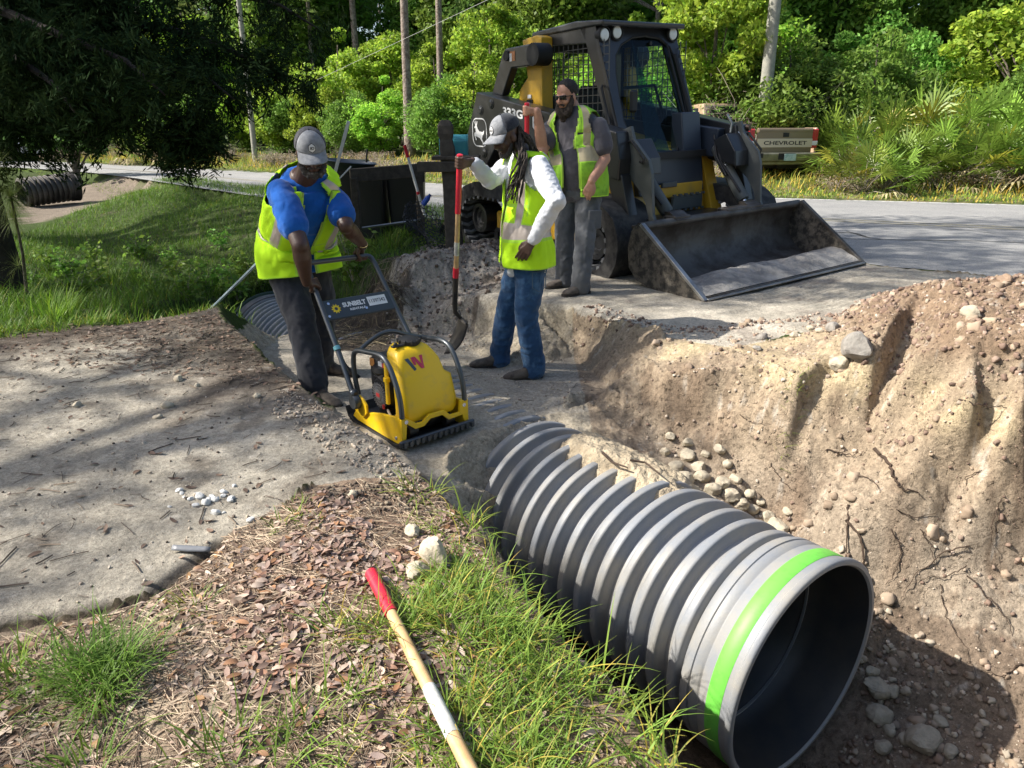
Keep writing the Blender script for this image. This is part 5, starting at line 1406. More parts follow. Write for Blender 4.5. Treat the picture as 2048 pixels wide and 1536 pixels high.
def finger_grip(mb, bar, b, o, rg=.029, flip=1, fr=.0088):
    """a fist round a bar at point bar (axis b); o points from the bar to the back of the hand"""
    b = unit(b); o = unit(o - b * (np.asarray(o) @ b)); s_ = np.cross(b, o) * flip
    kn = []
    for i in range(4):
        a = (i - 1.5) * .0205; L = (0, .01, .006, -.004)[i]
        ph = np.radians([25, 70, 125, 185, 235 + L * 900]); rr = [rg + .010, rg + .006, rg, rg - .003, rg - .004]
        pts = [bar + b * a + (o * math.cos(t) + s_ * math.sin(t)) * r for t, r in zip(ph, rr)]
        limb(mb, pts, [fr + .0022, fr + .001, fr, fr - .0005, fr - .0015], 10); kn.append(pts[0])
    w = bar + o * (rg + .022) - s_ * .045
    for i, k in enumerate(kn): limb(mb, [w + b * (i - 1.5) * .008, (w + k) / 2 + o * .004, k], [.015, .0135, .0125], 10)
    th = [w - b * .02 - o * .004, bar - b * .035 + o * .012 - s_ * (rg + .006), bar - b * .028 - o * .014 - s_ * (rg + .0), bar - b * .020 - o * (rg + .004) - s_ * .008]
    limb(mb, th, [.015, .0125, .011, .0095], 10)
    return w - s_ * .028 + o * .004
def open_hand(mb, wrist, d, nrm, curl=.35, thumb=1, spread=.12, fr=.0085):
    """relaxed hand: d along the fingers, nrm out of the back of the hand, thumb on the +-side"""
    d = unit(d); nrm = unit(nrm - d * (np.asarray(nrm) @ d)); s_ = np.cross(d, nrm) * thumb
    for i in range(4):
        x = (i - 1.5) * .0205; L = (.040, .046, .043, .034)[3 - i] if False else (.043, .047, .043, .034)[i]
        kn = wrist + d * (.088 - .004 * abs(i - 1)) - s_ * x
        limb(mb, [wrist - s_ * x * .45, (wrist + kn) / 2 - s_ * x * .1 + nrm * .004, kn], [.0165, .0145, .0125], 10)
        dd = unit(d - s_ * (i - 1.5) * spread * .4); ang = 0; p = kn; pts = [p]
        for j, f in enumerate((1., .68, .55)):
            ang += curl * (1, 1.2, .8)[j] * (1 + .12 * i)
            p = p + (dd * math.cos(ang) - nrm * math.sin(ang)) * L * f; pts.append(p)
        limb(mb, pts, [fr + .002, fr + .0006, fr - .0004, fr - .0018], 10)
    t0 = wrist + d * .018 + s_ * .02; t1 = wrist + d * .05 + s_ * .046 - nrm * .012; t2 = wrist + d * .082 + s_ * .050 - nrm * .022; t3 = wrist + d * .104 + s_ * .045 - nrm * .03
    limb(mb, [t0, t1, t2, t3], [.0175, .0135, .0115, .009], 10)
def head_frame(c, fwd, up):
    f = unit(fwd); u = unit(np.asarray(up) - f * (np.asarray(up) @ f)); r = np.cross(f, u)    # r = the person's right... towards +x when f=-y
    R = np.stack([r, f, u], 1)
    return lambda x, y, z: c + R @ V3(x, y, z), R
def head(mb, T, R):
    Rm = Matrix(R.tolist())
    B = lambda x, y, z, r, **k: mb.ball(T(x, y, z), r, R=Rm, **k)
    B(0, -.012, .035, (.077, .095, .088), seg=28, rings=18)          # cranium
    B(0, .018, -.02, (.064, .072, .09), seg=24, rings=16)            # face
    B(0, .03, -.075, (.045, .048, .038), seg=20, rings=12)           # jaw
    B(0, .068, -.093, (.022, .018, .018))                            # chin
    for s in (-1, 1):
        B(s * .038, .062, -.028, (.026, .02, .024)); B(s * .03, .078, .017, (.026, .012, .010)); B(s * .032, .076, -.002, (.013, .011, .008))
        B(s * .077, -.004, -.012, (.010, .022, .032)); B(s * .012, .097, -.034, (.009, .009, .008))
    mb.tube([T(0, .086, .012), T(0, .102, -.012), T(0, .112, -.032)], [.009, .011, .013], 10); mb.ball(T(0, .108, -.034), .013)
    B(0, .088, -.058, (.026, .011, .007)); B(0, .086, -.069, (.023, .011, .007))
def cap_parts(T, R, root, front_m, back_m, badge=True, brim_len=.085, tilt=0.):
    cp_ = empty('cap'); cp_.parent = root
    def dome(a0, a1, name, mat, rx=.090, ry=.108, rz=.098):
        m = MB(); m.smooth = True; rows = []
        for i in range(15):
            t = math.pi / 2 * i / 14
            rows.append([T(rx * math.cos(t) ** .8 * math.sin(a), -.008 + ry * math.cos(t) ** .8 * math.cos(a), .040 + rz * math.sin(t)) for a in np.linspace(a0, a1, 22)])
        m.grid(rows); return m.build(name, mat, cp_, smooth=True, solid=.003, angle=180)
    dome(-1.15, 1.15, 'front_panel', front_m); dome(1.15, 2 * math.pi - 1.15, 'mesh_back', back_m)
    m = MB(); m.smooth = True; rows = []
    for i in range(10):
        t = i / 9
        rows.append([T(.088 * math.sin(a) * (1 + .05 * t), -.008 + .106 * math.cos(a) + brim_len * t * math.cos(a * .95) ** .6, .044 - .018 * t - .030 * (math.sin(a) ** 2) * (.3 + t) ) for a in np.linspace(-1.12, 1.12, 24)])
    m.grid(rows); m.build('brim', front_m, cp_, smooth=True, solid=.004, angle=180)
    m = MB(); m.ball(T(0, -.008, .139), .007); m.build('button', back_m, cp_, smooth=True)
    if badge:
        # hexagonal badge wrapped on the front panel
        def S(x, z, d=.003):
            a = math.asin(np.clip(x / .09, -1, 1)); tt = math.asin(np.clip((z - .04) / .098, 0, .98)); k = math.cos(tt) ** .8
            return T((.090 + d) * k * math.sin(a), -.008 + (.108 + d) * k * math.cos(a), .04 + (.098 + d) * math.sin(tt))
        def disc(r, d, hexa=True):
            n = 6; pts = [(r * math.sin(math.pi * k / 3), .078 + r * math.cos(math.pi * k / 3) * 1.08) for k in range(n)]
            mm = MB(); cen = S(0, .078, d + .001); vs = [cen]; fs = []
            L = []
            for k in range(n):
                a, b_ = np.array(pts[k]), np.array(pts[(k + 1) % n])
                for f in (0, .5): L.append(a + (b_ - a) * f)
            vs += [S(*p, d) for p in L]; m_ = len(L); fs = [(0, 1 + i, 1 + (i + 1) % m_) for i in range(m_)]
            mm.add(vs, fs); return mm
        disc(.0235, .0035).build('badge', principled('badge_black', (.02, .02, .025), rough=.6), cp_)
        disc(.020, .0050).build('badge', principled('badge_white', (.7, .7, .7), rough=.6), cp_)
        m = MB()
        v, f = text_geo('CR', .04); sx = .026 / v[:, 0].max()
        m.add([S(p[0] * sx - .013, .0715 + p[1] * .0135, .0068) for p in v], f); m.build('badge_lettering', MATS['badge_black'], cp_)
    return cp_
def glasses(T, root, lens_m):
    g = empty('sunglasses'); g.parent = root
    for s in (-1, 1):
        m = MB(); m.smooth = True; rows = []
        for i in range(6):
            v = i / 5; rows.append([T(s * (.006 + .052 * u), .104 - .030 * (u ** 2) - .004 * abs(v - .5), .020 - .034 * v + .006 * (1 - u) * (v > .5)) for u in np.linspace(0, 1, 9)])
        m.grid(rows); m.build('lens', lens_m, g, smooth=True, solid=.003, angle=180)
        m = MB(); m.tube([T(s * .058, .075, .012), T(s * .074, .03, .010), T(s * .079, -.01, .004)], .003, 6); m.build('temple_arm', blk, g)
    m = MB(); m.tube([T(-.058, .077, .021), T(-.03, .098, .022), T(0, .106, .019), T(.03, .098, .022), T(.058, .077, .021)], .0035, 6); m.build('bridge', blk, g)
def fold(scale, amp, seed=0., stretch=(1, 1, 1.0)):
    def f(co, no):
        q = co * scale * np.array(stretch) + seed
        w = vnoise(co * scale * .5 + seed * 3, 2) * .8
        a = vnoise(q + w[:, None], 3)
        return amp * (1 - 2 * np.abs(a)) + amp * .6 * vnoise(co * scale * 2.6 + seed, 2)
    return f
def vest(T_, shL, shR, root, lime, tape, vneck=.8, v0=.06, v1=.93, off=.028, open_bot=.35, open_top=.55, rA=.115, flare=.05, band=(.2, .3), seed=0, arm_drop=.0, pocket_side=1):
    NA, NV = 128, 84; pts = np.zeros((NV, NA + 1, 3)); 
    A = np.linspace(-math.pi, math.pi, NA + 1) + math.pi      # seam at the back -> angle runs 0..2pi with front at 0/2pi
    A = np.linspace(0, 2 * math.pi, NA + 1)
    for j in range(NV):
        v = v0 + (v1 - v0) * j / (NV - 1)
        for i, a in enumerate(A):
            fl = flare * max(0, 1 - (v - v0) / .45) ** 1.3
            nse = .013 * math.sin(a * 5 + 3 * v + seed) * max(.2, 1 - v) + .010 * mnoise.noise(Vector((a * 2.2, v * 7, seed))) + .006 * mnoise.noise(Vector((a * 6, v * 16, seed + 3)))
            pts[j, i] = T_.point(a, v, off + fl + nse + .022 * sstep(.66, .8, v) * (1 - sstep(.9, .97, v)))
    vs = pts.reshape(-1, 3); fs = []; mi = []
    for j in range(NV - 1):
        v = v0 + (v1 - v0) * (j + .5) / (NV - 1)
        for i in range(NA):
            a = A[i] + math.pi / NA; af = min(a, 2 * math.pi - a)
            c = pts[j:j + 2, i:i + 2].reshape(4, 3).mean(0)
            op = open_bot + (open_top - open_bot) * max(0, (v - v0) / (v1 - v0)) ** 1.5
            if v > .62: op += (v - .62) * vneck
            if af < op * (1 if open_bot > 0 else .0): continue
            hitA = False
            for sh in (shL, shR):
                dlt = c - sh; _, _, _, lat, fw, up = T_.frame(.8)
                dx = dlt @ lat * np.sign((sh - T_.frame(.8)[0]) @ lat); dz = dlt @ up; dy = dlt @ fw
                if dx > -.03 and math.hypot(dy, dz * (.8 if dz < 0 else 1.15)) < rA: hitA = True
            if hitA: continue
            fs.append((j * (NA + 1) + i, j * (NA + 1) + i + 1, (j + 1) * (NA + 1) + i + 1, (j + 1) * (NA + 1) + i))
            k = 0
            if band[0] < v < band[1]: k = 1
            side = abs(((af - .78)))
            if v >= band[1] and af < 1.57 and side < .15 + .0 * v: k = 1
            if v >= band[1] and af >= 1.57 and abs(af - (math.pi - .75)) < .16: k = 1
            fx = (a if a < math.pi else a - 2 * math.pi)
            if .66 < v < .695 and .95 > af > .45 and k == 0 : k = 2
            if k == 0 and (abs(v - band[0]) < .012 or abs(v - band[1]) < .012 or af < op + .09 or j == 0 or (v > band[1] and af < 1.57 and abs(side - .17) < .03)): k = 3
            if af < op + .035 and v < .8: k = 4
            if k == 0 and pocket_side and fx * pocket_side > 0 and af < 1.15 and af > op + .12 and (abs(v - .50) < .008 or (abs(af - 1.12) < .03 and .44 < v < .62)): k = 3
            mi.append(k)
    used = np.unique(np.array(fs)); remap = -np.ones(len(vs), int); remap[used] = np.arange(len(used))
    o = np_mesh('safety_vest', vs[used], remap[np.array(fs)], [lime, tape, blk, vest_trim, vest_zip], root, smooth=True, fmat=mi)
    md = o.modifiers.new('solid', 'SOLIDIFY'); md.thickness = .005; md.offset = 1
    return o
def settle(root):
    """bring parts built in world space under a root standing at the feet"""
    L = np.array(root.location)
    def rec(o):
        for ch in o.children:
            if ch.type == 'MESH': ch.data.transform(Matrix.Translation(Vector((-L).tolist())))
            rec(ch)
    rec(root)
def boot(mb, heel, d, L=.285, h=.10, w=.05):
    d = unit(V3(d[0], d[1], 0)); s_ = V3(-d[1], d[0], 0); up = V3(0, 0, 1)
    def R_(y, ww, z0, z1, k=14): 
        c = heel + d * y + up * (z0 + z1) / 2
        return [c + s_ * ww * math.cos(t) + up * (z1 - z0) / 2 * math.sin(t) for t in np.linspace(0, 2 * math.pi, k, endpoint=False)]
    mb.loft([R_(-.03, .018, .015, .07), R_(-.02, .034, .006, .10), R_(.03, .040, .004, .125), R_(.07, .041, .004, .125), R_(.12, .042, .006, .088), R_(.17, .049, .006, .076), R_(.22, .049, .008, .066), R_(.255, .036, .012, .05), R_(.27, .018, .02, .04)])
    limb(mb, [heel + d * .03 + up * .08, heel + d * .025 + up * .17], [.045, .048])
def sole(mb, heel, d):
    d = unit(V3(d[0], d[1], 0)); s_ = V3(-d[1], d[0], 0)
    prof = [(-.035, .02), (-.02, .036), (.05, .042), (.12, .040), (.18, .052), (.23, .05), (.262, .036), (.277, .016)]
    loop = [(y, w) for y, w in prof] + [(y, -w) for y, w in prof[::-1]]
    lo = [heel + d * y + s_ * w for y, w in loop]; hi = [p + V3(0, 0, .022) for p in lo]; n = len(loop)
    mb.add(lo + hi, [tuple(range(n)), tuple(range(n, 2 * n))] + [(i, (i + 1) % n, n + (i + 1) % n, n + i) for i in range(n)])
lime = principled('fluorescent_lime', (.56, .95, .02), rough=.75, col2=(.50, .86, .02), nscale=9, bump=.0015, bscale=140, spec=.2)
lime_d = principled('soiled_lime', (.30, .60, .05), rough=.8, col2=(.16, .33, .04), nscale=8, bump=.0015, bscale=140, spec=.2, fac_range=(.45, .65))
add_folds(lime, 8., .016); add_folds(lime_d, 8., .018)
vest_trim = principled('lime_binding', (.42, .78, .04), rough=.6); vest_zip = principled('zip_lime', (.30, .46, .06), rough=.5)
tape = principled('reflective_tape', (.52, .45, .40), rough=.35, metal=.2, noise=.12, nscale=18)
tape_d = principled('soiled_tape', (.52, .44, .27), rough=.45, metal=.1, noise=.25, nscale=10)
skinD = principled('dark_brown_skin', (.085, .042, .028), rough=.42, spec=.5, col2=(.06, .03, .02), nscale=20, bump=.0006, bscale=160)
skinD2 = principled('brown_skin', (.11, .062, .045), rough=.45, spec=.5, col2=(.07, .04, .03), nscale=20, bump=.0006, bscale=160)
skinL = principled('tanned_skin', (.50, .28, .19), rough=.5, spec=.4, col2=(.42, .21, .15), nscale=16, bump=.0005, bscale=160)
def cloth(name, c, c2=None, ns=6., bump=.0012, rough=.85, fr=(.4, .62)):
    if name in MATS: return MATS[name]
    return add_folds(principled(name, c, rough=rough, col2=c2 or tuple(x * .75 for x in c), nscale=ns, bump=bump, bscale=220, spec=.15, fac_range=fr, sheen=.2), 9., .018 if ns < 20 else .001)
capg = cloth('heather_grey', (.27, .28, .30), (.19, .2, .22), 40); capk = cloth('black_mesh', (.045, .045, .055), (.09, .09, .1), 90)
blue = cloth('royal_blue_cotton', (.012, .13, .52), (.008, .09, .38), 5)
bootm = cloth('dark_brown_leather', (.06, .045, .037), (.13, .11, .09), 14, .002, .7); solem = principled('boot_sole', (.03, .026, .023), rough=.8)

# ---------------------------------------------------------------- the man guiding the compactor
COMP_O = V3(-.645, 4.057, -.345); COMP_R = .721
def cl(x, y, z):
    c, s_ = math.cos(COMP_R), math.sin(COMP_R); return COMP_O + V3(c * x - s_ * y, s_ * x + c * y, z)
def worker_blue():
    fR = P(632, 800, -.36); fL = P(645, 748, -.36)
    root = empty('person', ((fR[0] + fL[0]) / 2, (fR[1] + fL[1]) / 2, -.36), 0, 'man in blue t-shirt, lime safety vest and grey cap pushing the plate compactor', 'person')
    sR = PY(556, 362, 4.50); sL = PY(668, 384, 4.72); hip = PY(592, 508, 4.88)
    lat_s = sL - sR; lat_h = unit(V3(.30, .16, 0))
    neck = PY(610, 350, 4.56)
    keys = [(hip + V3(.02, .0, -.12), .165, .13, lat_h), (hip + V3(.01, .0, .02), .195, .165, lat_h), (hip + V3(.04, -.03, .16), .20, .18, lat_h), (hip * .55 + neck * .45 + V3(0, .0, .0), .205, .165, lat_s), ((sR + sL) / 2 + V3(-.02, .03, -.10), .215, .135, lat_s), ((sR + sL) / 2 + V3(-.01, .02, .0), .185, .105, lat_s), (neck + V3(0, 0, .03), .075, .07, lat_s)]
    T_ = Torso(keys)
    aR, aL = fR + V3(0, 0, .10), fL + V3(0, 0, .10)
    hR, hL = hip + V3(-.085, -.03, -.06), hip + V3(.095, .03, -.06)
    kR = (hR + aR) / 2 + V3(.03, -.03, .02); kL = (hL + aL) / 2 + V3(.04, .0, .02)
    # arms
    barT = cl(.235, .725, .925); barL_ = cl(-.235, .725, .925)
    gR = cl(-.24, .62, .80); tubeax = unit(cl(-.24, .73, .93) - cl(-.24, .14, .2))
    gL = barT + unit(barL_ - barT) * .07; barax = unit(barT - barL_)
    eR = PY(601, 492, 4.22); eL = PY(692, 452, 4.50)
    mb = MB(); mb.smooth = True
    hc = PY(622, 304, 4.44); face = unit(V3(.30, -.78, -.46)); T, R = head_frame(hc, face, V3(.12, -.5, .8))
    head(mb, T, R)
    limb(mb, [T(0, -.03, -.06), neck + V3(0, 0, -.02)], [.062, .072]); T_.solid(mb, .0, .97, -.012)
    wR = finger_grip(mb, gR, tubeax, unit(V3(-.0, .1, .9)), .026, flip=1); wL = finger_grip(mb, gL, barax, unit(V3(-.05, .5, .8)), .026, flip=-1)
    limb(mb, [sR + V3(.03, 0, -.06), (sR + eR) / 2, eR, eR * .7 + wR * .3, wR], [.045, .060, .052, .055, .030]); limb(mb, [sL + V3(-.03, 0, -.06), (sL + eL) / 2, eL, eL * .7 + wL * .3, wL], [.045, .060, .050, .053, .030])
    limb(mb, [hR, kR, aR], [.1, .066, .045]); limb(mb, [hL, kL, aL], [.1, .066, .045])
    fuse('body', mb, .0058, skinD, root, 3)
    # short-sleeved shirt
    mb = MB(); mb.smooth = True; T_.solid(mb, .0, .94, .010)
    def sleeve(s, e, f, r0, r1):
        d = e - s; limb(mb, [s + V3(0, 0, -.04) + d * .08, s + d * .38, s + d * f], [r0 * .93, r0 * 1.0, r1]); 
    sleeve(sR, eR, .70, .083, .086); sleeve(sL, eL, .66, .082, .084)
    fuse('t_shirt', mb, .0075, blue, root, 4, wrinkle=fold(9, .007, 3.1, (1, 1, .8)))
    # trousers
    mb = MB(); mb.smooth = True; T_.solid(mb, .0, .13, .006, n=8)
    up = V3(0, 0, 1)
    limb(mb, [hR, hR * .5 + kR * .5, kR, kR * .5 + aR * .5, aR + up * .02, aR - up * .045], [.125, .108, .092, .088, .088, .088]); limb(mb, [hL, hL * .5 + kL * .5, kL, kL * .5 + aL * .5, aL + up * .02, aL - up * .045], [.125, .108, .092, .088, .088, .088])
    fuse('trousers', mb, .0085, cloth('charcoal_trousers', (.028, .03, .038), (.05, .052, .06), 5), root, 4, wrinkle=fold(7, .011, 9.2, (1, 1, .6)))
    for nm, f in (('boot', fR), ('boot', fL)):
        b_ = empty('boot'); b_.parent = root; d = V3(.62, -.55, 0) if f is fR else V3(.8, -.2, 0)
        mb = MB(); mb.smooth = True; boot(mb, f, d); fuse('upper', mb, .006, bootm, b_, 2); mb = MB(); sole(mb, f + V3(0, 0, -.002), d); mb.build('sole', solem, b_)
    vest(T_, sL, sR, root, lime, tape, v0=.0, v1=.95, off=.03, open_bot=.22, open_top=.26, rA=.115, flare=.075, band=(.30, .38), seed=2)
    cap_parts(T, R, root, capg, capk)
    glasses(T, root, principled('blue_mirror_lens', (.02, .08, .16), rough=.08, metal=.7))
    mb = MB(); mb.smooth = True; Rm = Matrix(R.tolist())
    for s in (-1, 1): mb.tube([T(s * .066, .01, -.01), T(s * .064, .025, -.06), T(s * .048, .05, -.098), T(s * .02, .074, -.116)], [.014, .022, .026, .024], 10)
    mb.ball(T(0, .078, -.108), (.03, .022, .026), R=Rm); mb.tube([T(-.034, .083, -.06), T(-.022, .094, -.050), T(0, .098, -.048), T(.022, .094, -.05), T(.034, .083, -.06)], .008, 8)
    fuse('beard', mb, .004, principled('greying_beard', (.045, .04, .037), rough=.95, col2=(.16, .15, .14), nscale=40, fac_range=(.5, .7)), root, 1, disp=.005, dscale=90)
    mb = MB(); mb.smooth = True; mb.tube([wL + unit(eL - wL) * .02 + .036 * (math.cos(t) * V3(.8, .5, .1) + math.sin(t) * unit(np.cross(unit(eL - wL), V3(.8, .5, .1)))) for t in np.linspace(0, 2 * math.pi, 18)[:-1]], .003, 6, closed=True); mb.build('bracelet', principled('gold_band', (.8, .6, .3), rough=.25, metal=1), root, smooth=True)
    settle(root)
worker_blue()

# ---------------------------------------------------------------- shovels
wood = principled('ash_wood', (.62, .42, .22), rough=.5, col2=(.5, .32, .15), nscale=18, detail=3, coat=.15)
redgrip = principled('red_grip', (.62, .02, .045), rough=.42, coat=.2)
steel_dk = principled('dark_tool_steel', (.035, .035, .037), rough=.5, metal=.5, col2=(.08, .07, .06), nscale=10)
def shovel_into(root, a, b, blade_fwd, blade=True, gl=.40, lab=0):
    """a = top of the grip, b = point where the socket bends"""
    a, b = np.array(a, float), np.array(b, float); d = unit(b - a); L = np.linalg.norm(b - a)
    m = MB(); m.smooth = True; m.tube([a, a + d * .004, a + d * gl, a + d * (gl + .001)], [.012, .0205, .0195, .016], 16); m.build('grip', redgrip, root, smooth=True)
    e = L - (.34 if blade else 0)
    m = MB(); m.smooth = True; m.tube([a + d * gl, a + d * (gl + .2), a + d * e], [.0165, .0172, .0178], 16); m.build('handle', wood, root, smooth=True)
    m = MB(); m.smooth = True; m.tube([a + d * (e - .2), a + d * (e - .1)], .0182, 14, cap=False); m.build('label', principled('paper_label', (.7, .7, .66), rough=.6, noise=.5, nscale=20), root, smooth=True)
    if lab:
        m = MB(); m.smooth = True; m.tube([a + d * lab, a + d * (lab + .17)], .0186, 14, cap=False); m.build('worn_label', MATS['paper_label'], root, smooth=True)
    if blade:
        m = MB(); m.smooth = True; m.tube([a + d * (e - .005), a + d * (e + .07)], .0215, 16); m.build('collar', redgrip, root, smooth=True)
        f = unit(blade_fwd - d * (blade_fwd @ d)); s_ = np.cross(d, f)
        m = MB(); m.smooth = True
        m.tube([a + d * (e + .06), a + d * (L - .06), b + d * .01 + f * .005, b + d * .06 + f * .045, b + d * .10 + f * .06], [.0205, .020, .017, .014, .008], 14); m.build('socket', steel_dk, root, smooth=True)
        rows = []
        for i in range(15):
            v = i / 14; w = .105 * (1 if v < .35 else max(.0, 1 - ((v - .35) / .65) ** 2.4) ** .75) + .002
            c = b + d * (.06 + .30 * v) + f * (.055 - .02 * v - .11 * v ** 2)
            rows.append([c + s_ * w * u - f * .032 * (1 - u * u) * (1 - .5 * v) + f * .02 for u in np.linspace(-1, 1, 13)])
        m = MB(); m.smooth = True; m.grid(rows); m.build('blade', steel_dk, root, smooth=True, solid=.003, angle=180)
        m = MB(); m.smooth = True
        for u in (-1, 1): m.tube([b + d * .06 + f * .05 + s_ * .02 * u, b + d * .055 + f * .06 + s_ * .06 * u, b + d * .06 + f * .065 + s_ * .105 * u], .008, 8)
        m.build('step', steel_dk, root, smooth=True)
def worker_white():
    fA = P(1000, 733, -.37); fB = P(1068, 756, -.37)
    root = empty('person', ((fA[0] + fB[0]) / 2, (fA[1] + fB[1]) / 2, -.37), 0, 'man with dreadlocks in white sleeves and lime vest, hand on hip, holding a shovel', 'person')
    # far (right) leg steps left, near (left) leg
    fwd = unit(V3(-.93, -.36, 0)); lat = unit(V3(-.36, .93, 0))       # body faces left; his right side is the far side
    hip = PY(1052, 512, 5.06); sL = PY(1078, 335, 4.90); sR = PY(1030, 322, 5.26); neck = PY(1056, 304, 5.08)
    ls = unit(sL - sR)
    keys = [(hip + V3(0, 0, -.13), .15, .115, lat * -1), (hip + V3(0, 0, .0), .165, .13, lat * -1), (hip + V3(-.01, 0, .17), .155, .125, lat * -1), (hip * .5 + neck * .5 + V3(-.0, 0, .0), .172, .13, ls), ((sR + sL) / 2 + V3(.0, 0, -.10), .195, .118, ls), ((sR + sL) / 2 + V3(.0, 0, .01), .17, .095, ls), (neck + V3(0, 0, .03), .062, .062, ls)]
    T_ = Torso(keys)
    aA, aB = fA + V3(0, 0, .10), fB + V3(0, 0, .10)
    hA, hB = hip + lat * .085 + V3(0, 0, -.06), hip - lat * .085 + V3(0, 0, -.06)
    kA = (hA + aA) / 2 + fwd * .03; kB = (hB + aB) / 2 + fwd * .045
    # shovel position
    top = PY(920, 308, 4.86); bend = PY(909, 622, 5.12)
    sax = unit(top - bend)
    eR = PY(980, 362, 5.02); gr = top - sax * .05
    eL = PY(1112, 402, 4.72); wL = PY(1064, 484, 4.80)
    mb = MB(); mb.smooth = True
    hc = PY(1013, 272, 4.99); T, R = head_frame(hc, unit(V3(-.74, -.50, -.40)), V3(-.3, -.2, .9))
    head(mb, T, R); limb(mb, [T(0, -.035, -.06), neck + V3(0, 0, -.02)], [.055, .062]); T_.solid(mb, 0, .97, -.012)
    wR = finger_grip(mb, gr, sax, unit(V3(.75, -.55, .25)), .027, flip=-1)
    limb(mb, [sR, (sR + eR) / 2, eR, eR * .6 + wR * .4, wR], [.055, .052, .043, .042, .027]); limb(mb, [sL, (sL + eL) / 2, eL, eL * .6 + wL * .4, wL], [.057, .053, .044, .043, .028])
    open_hand(mb, wL, unit(V3(-.42, .10, -.62)), unit(V3(-.2, -.97, .1)), .25, thumb=1)
    limb(mb, [hA, kA, aA], [.09, .058, .042]); limb(mb, [hB, kB, aB], [.09, .058, .042])
    fuse('body', mb, .0055, skinD2, root, 3)
    mb = MB(); mb.smooth = True; T_.solid(mb, .05, .95, .009)
    limb(mb, [sR, (sR + eR) / 2, eR, eR * .55 + wR * .45, eR * .12 + wR * .88], [.070, .066, .058, .052, .040]); limb(mb, [sL, (sL + eL) / 2, eL, eL * .55 + wL * .45, eL * .08 + wL * .92], [.074, .071, .062, .054, .041])
    # shirt tail hanging below the vest
    limb(mb, [hip + fwd * .10 - lat * .04 + V3(0, 0, .05), hip + fwd * .12 - lat * .05 + V3(0, 0, -.10)], [.05, .035])
    fuse('white_shirt', mb, .0065, cloth('white_jersey', (.72, .74, .78), (.62, .64, .69), 5), root, 3, wrinkle=fold(13, .0065, 5.5, (1, 1, 1.4)))
    mb = MB(); mb.smooth = True; T_.solid(mb, .0, .17, .010, n=8)
    up = V3(0, 0, 1)
    limb(mb, [hA, hA * .5 + kA * .5, kA, kA * .5 + aA * .5, aA + up * .03, aA - up * .045], [.108, .092, .078, .076, .076, .074]); limb(mb, [hB, hB * .5 + kB * .5, kB, kB * .5 + aB * .5, aB + up * .03, aB - up * .045], [.108, .094, .08, .078, .078, .075])
    fuse('jeans', mb, .0075, cloth('blue_denim', (.022, .065, .15), (.07, .16, .29), 7, fr=(.5, .68)), root, 3, wrinkle=fold(9, .009, 2.4, (1, 1, 1.2)))
    mb = MB(); mb.smooth = True; ww = hB + V3(0, 0, .03)
    for hh in (hB,):
        pk = [hh - lat * .108 + fwd * a + V3(0, 0, b_) for a, b_ in ((-.07, -.02), (.03, -.02), (.03, -.13), (-.02, -.16), (-.07, -.13), (-.07, -.02))]
        mb.tube(pk, .003, 5)
    mb.build('pocket_seam', cloth('denim_seam', (.10, .16, .22)), root, smooth=True)
    for f, d in ((fA, V3(-.97, -.2, 0)), (fB, V3(-.94, -.30, 0))):
        b_ = empty('boot'); b_.parent = root
        mb = MB(); mb.smooth = True; boot(mb, f + V3(.03, 0, 0), d); fuse('upper', mb, .006, bootm, b_, 2); mb = MB(); sole(mb, f + V3(.03, 0, -.002), d); mb.build('sole', solem, b_)
    vest(T_, sL, sR, root, lime, tape, v0=.10, v1=.95, off=.024, open_bot=.10, open_top=.16, rA=.12, flare=.035, band=(.30, .385), seed=6)
    cap_parts(T, R, root, capg, cloth('navy_mesh', (.02, .024, .035), (.035, .04, .05), 80))
    mb = MB(); mb.smooth = True; Rm = Matrix(R.tolist())
    for s in (-1, 1): mb.tube([T(s * .064, .02, -.04), T(s * .05, .05, -.09), T(s * .02, .074, -.112)], [.010, .018, .018], 10)
    mb.ball(T(0, .076, -.104), (.026, .018, .020), R=Rm); mb.tube([T(-.03, .084, -.06), T(0, .097, -.05), T(.03, .084, -.06)], .006, 8)
    fuse('beard', mb, .004, MATS['greying_beard'], root, 1, disp=.004, dscale=90)
    mb = MB(); mb.smooth = True; r = np.random.default_rng(3)
    for k in range(46):
        a = r.uniform(-2.6, 2.6)
        st = T(.075 * math.sin(a) * r.uniform(.9, 1.05), -.03 - .075 * abs(math.cos(a / 2)) * r.uniform(.8, 1.05), r.uniform(-.04, .045))
        side = r.uniform()
        if side < .55:   # hanging forward over the near shoulder and chest
            e = PY(1022 + r.uniform(-14, 16), r.uniform(372, 408), 4.80) + r.normal(size=3) * .012; mid = PY(1046 + r.uniform(-8, 10), 320 + r.uniform(-10, 10), 4.86)
        else:
            e = PY(1078 + r.uniform(-16, 18), r.uniform(315, 350), 5.02) + r.normal(size=3) * .015; mid = PY(1062 + r.uniform(-8, 8), 288, 4.98)
        L_ = interp_poly([st, (st + mid) / 2 + r.normal(size=3) * .008, mid, (mid + e) / 2 + r.normal(size=3) * .012, e], 14)
        mb.tube([p + .0025 * V3(math.sin(i * 1.7 + k), math.cos(i * 1.9 + k), 0) for i, p in enumerate(L_)], list(np.linspace(.0072, .0042, 14) * r.uniform(.8, 1.2)), 6)
    mb.build('dreadlocks', principled('dread_hair', (.03, .024, .02), rough=.9, col2=(.13, .10, .08), nscale=60, fac_range=(.5, .7)), root, smooth=True)
    settle(root)
    sh = empty('shovel', tuple(bend), 0, 'long-handled red-grip shovel held upright by the man in white sleeves', 'shovel', None)
    shovel_into(sh, top, bend, unit(V3(-1., -.35, 0)) * -1)
    settle(sh)
worker_white()

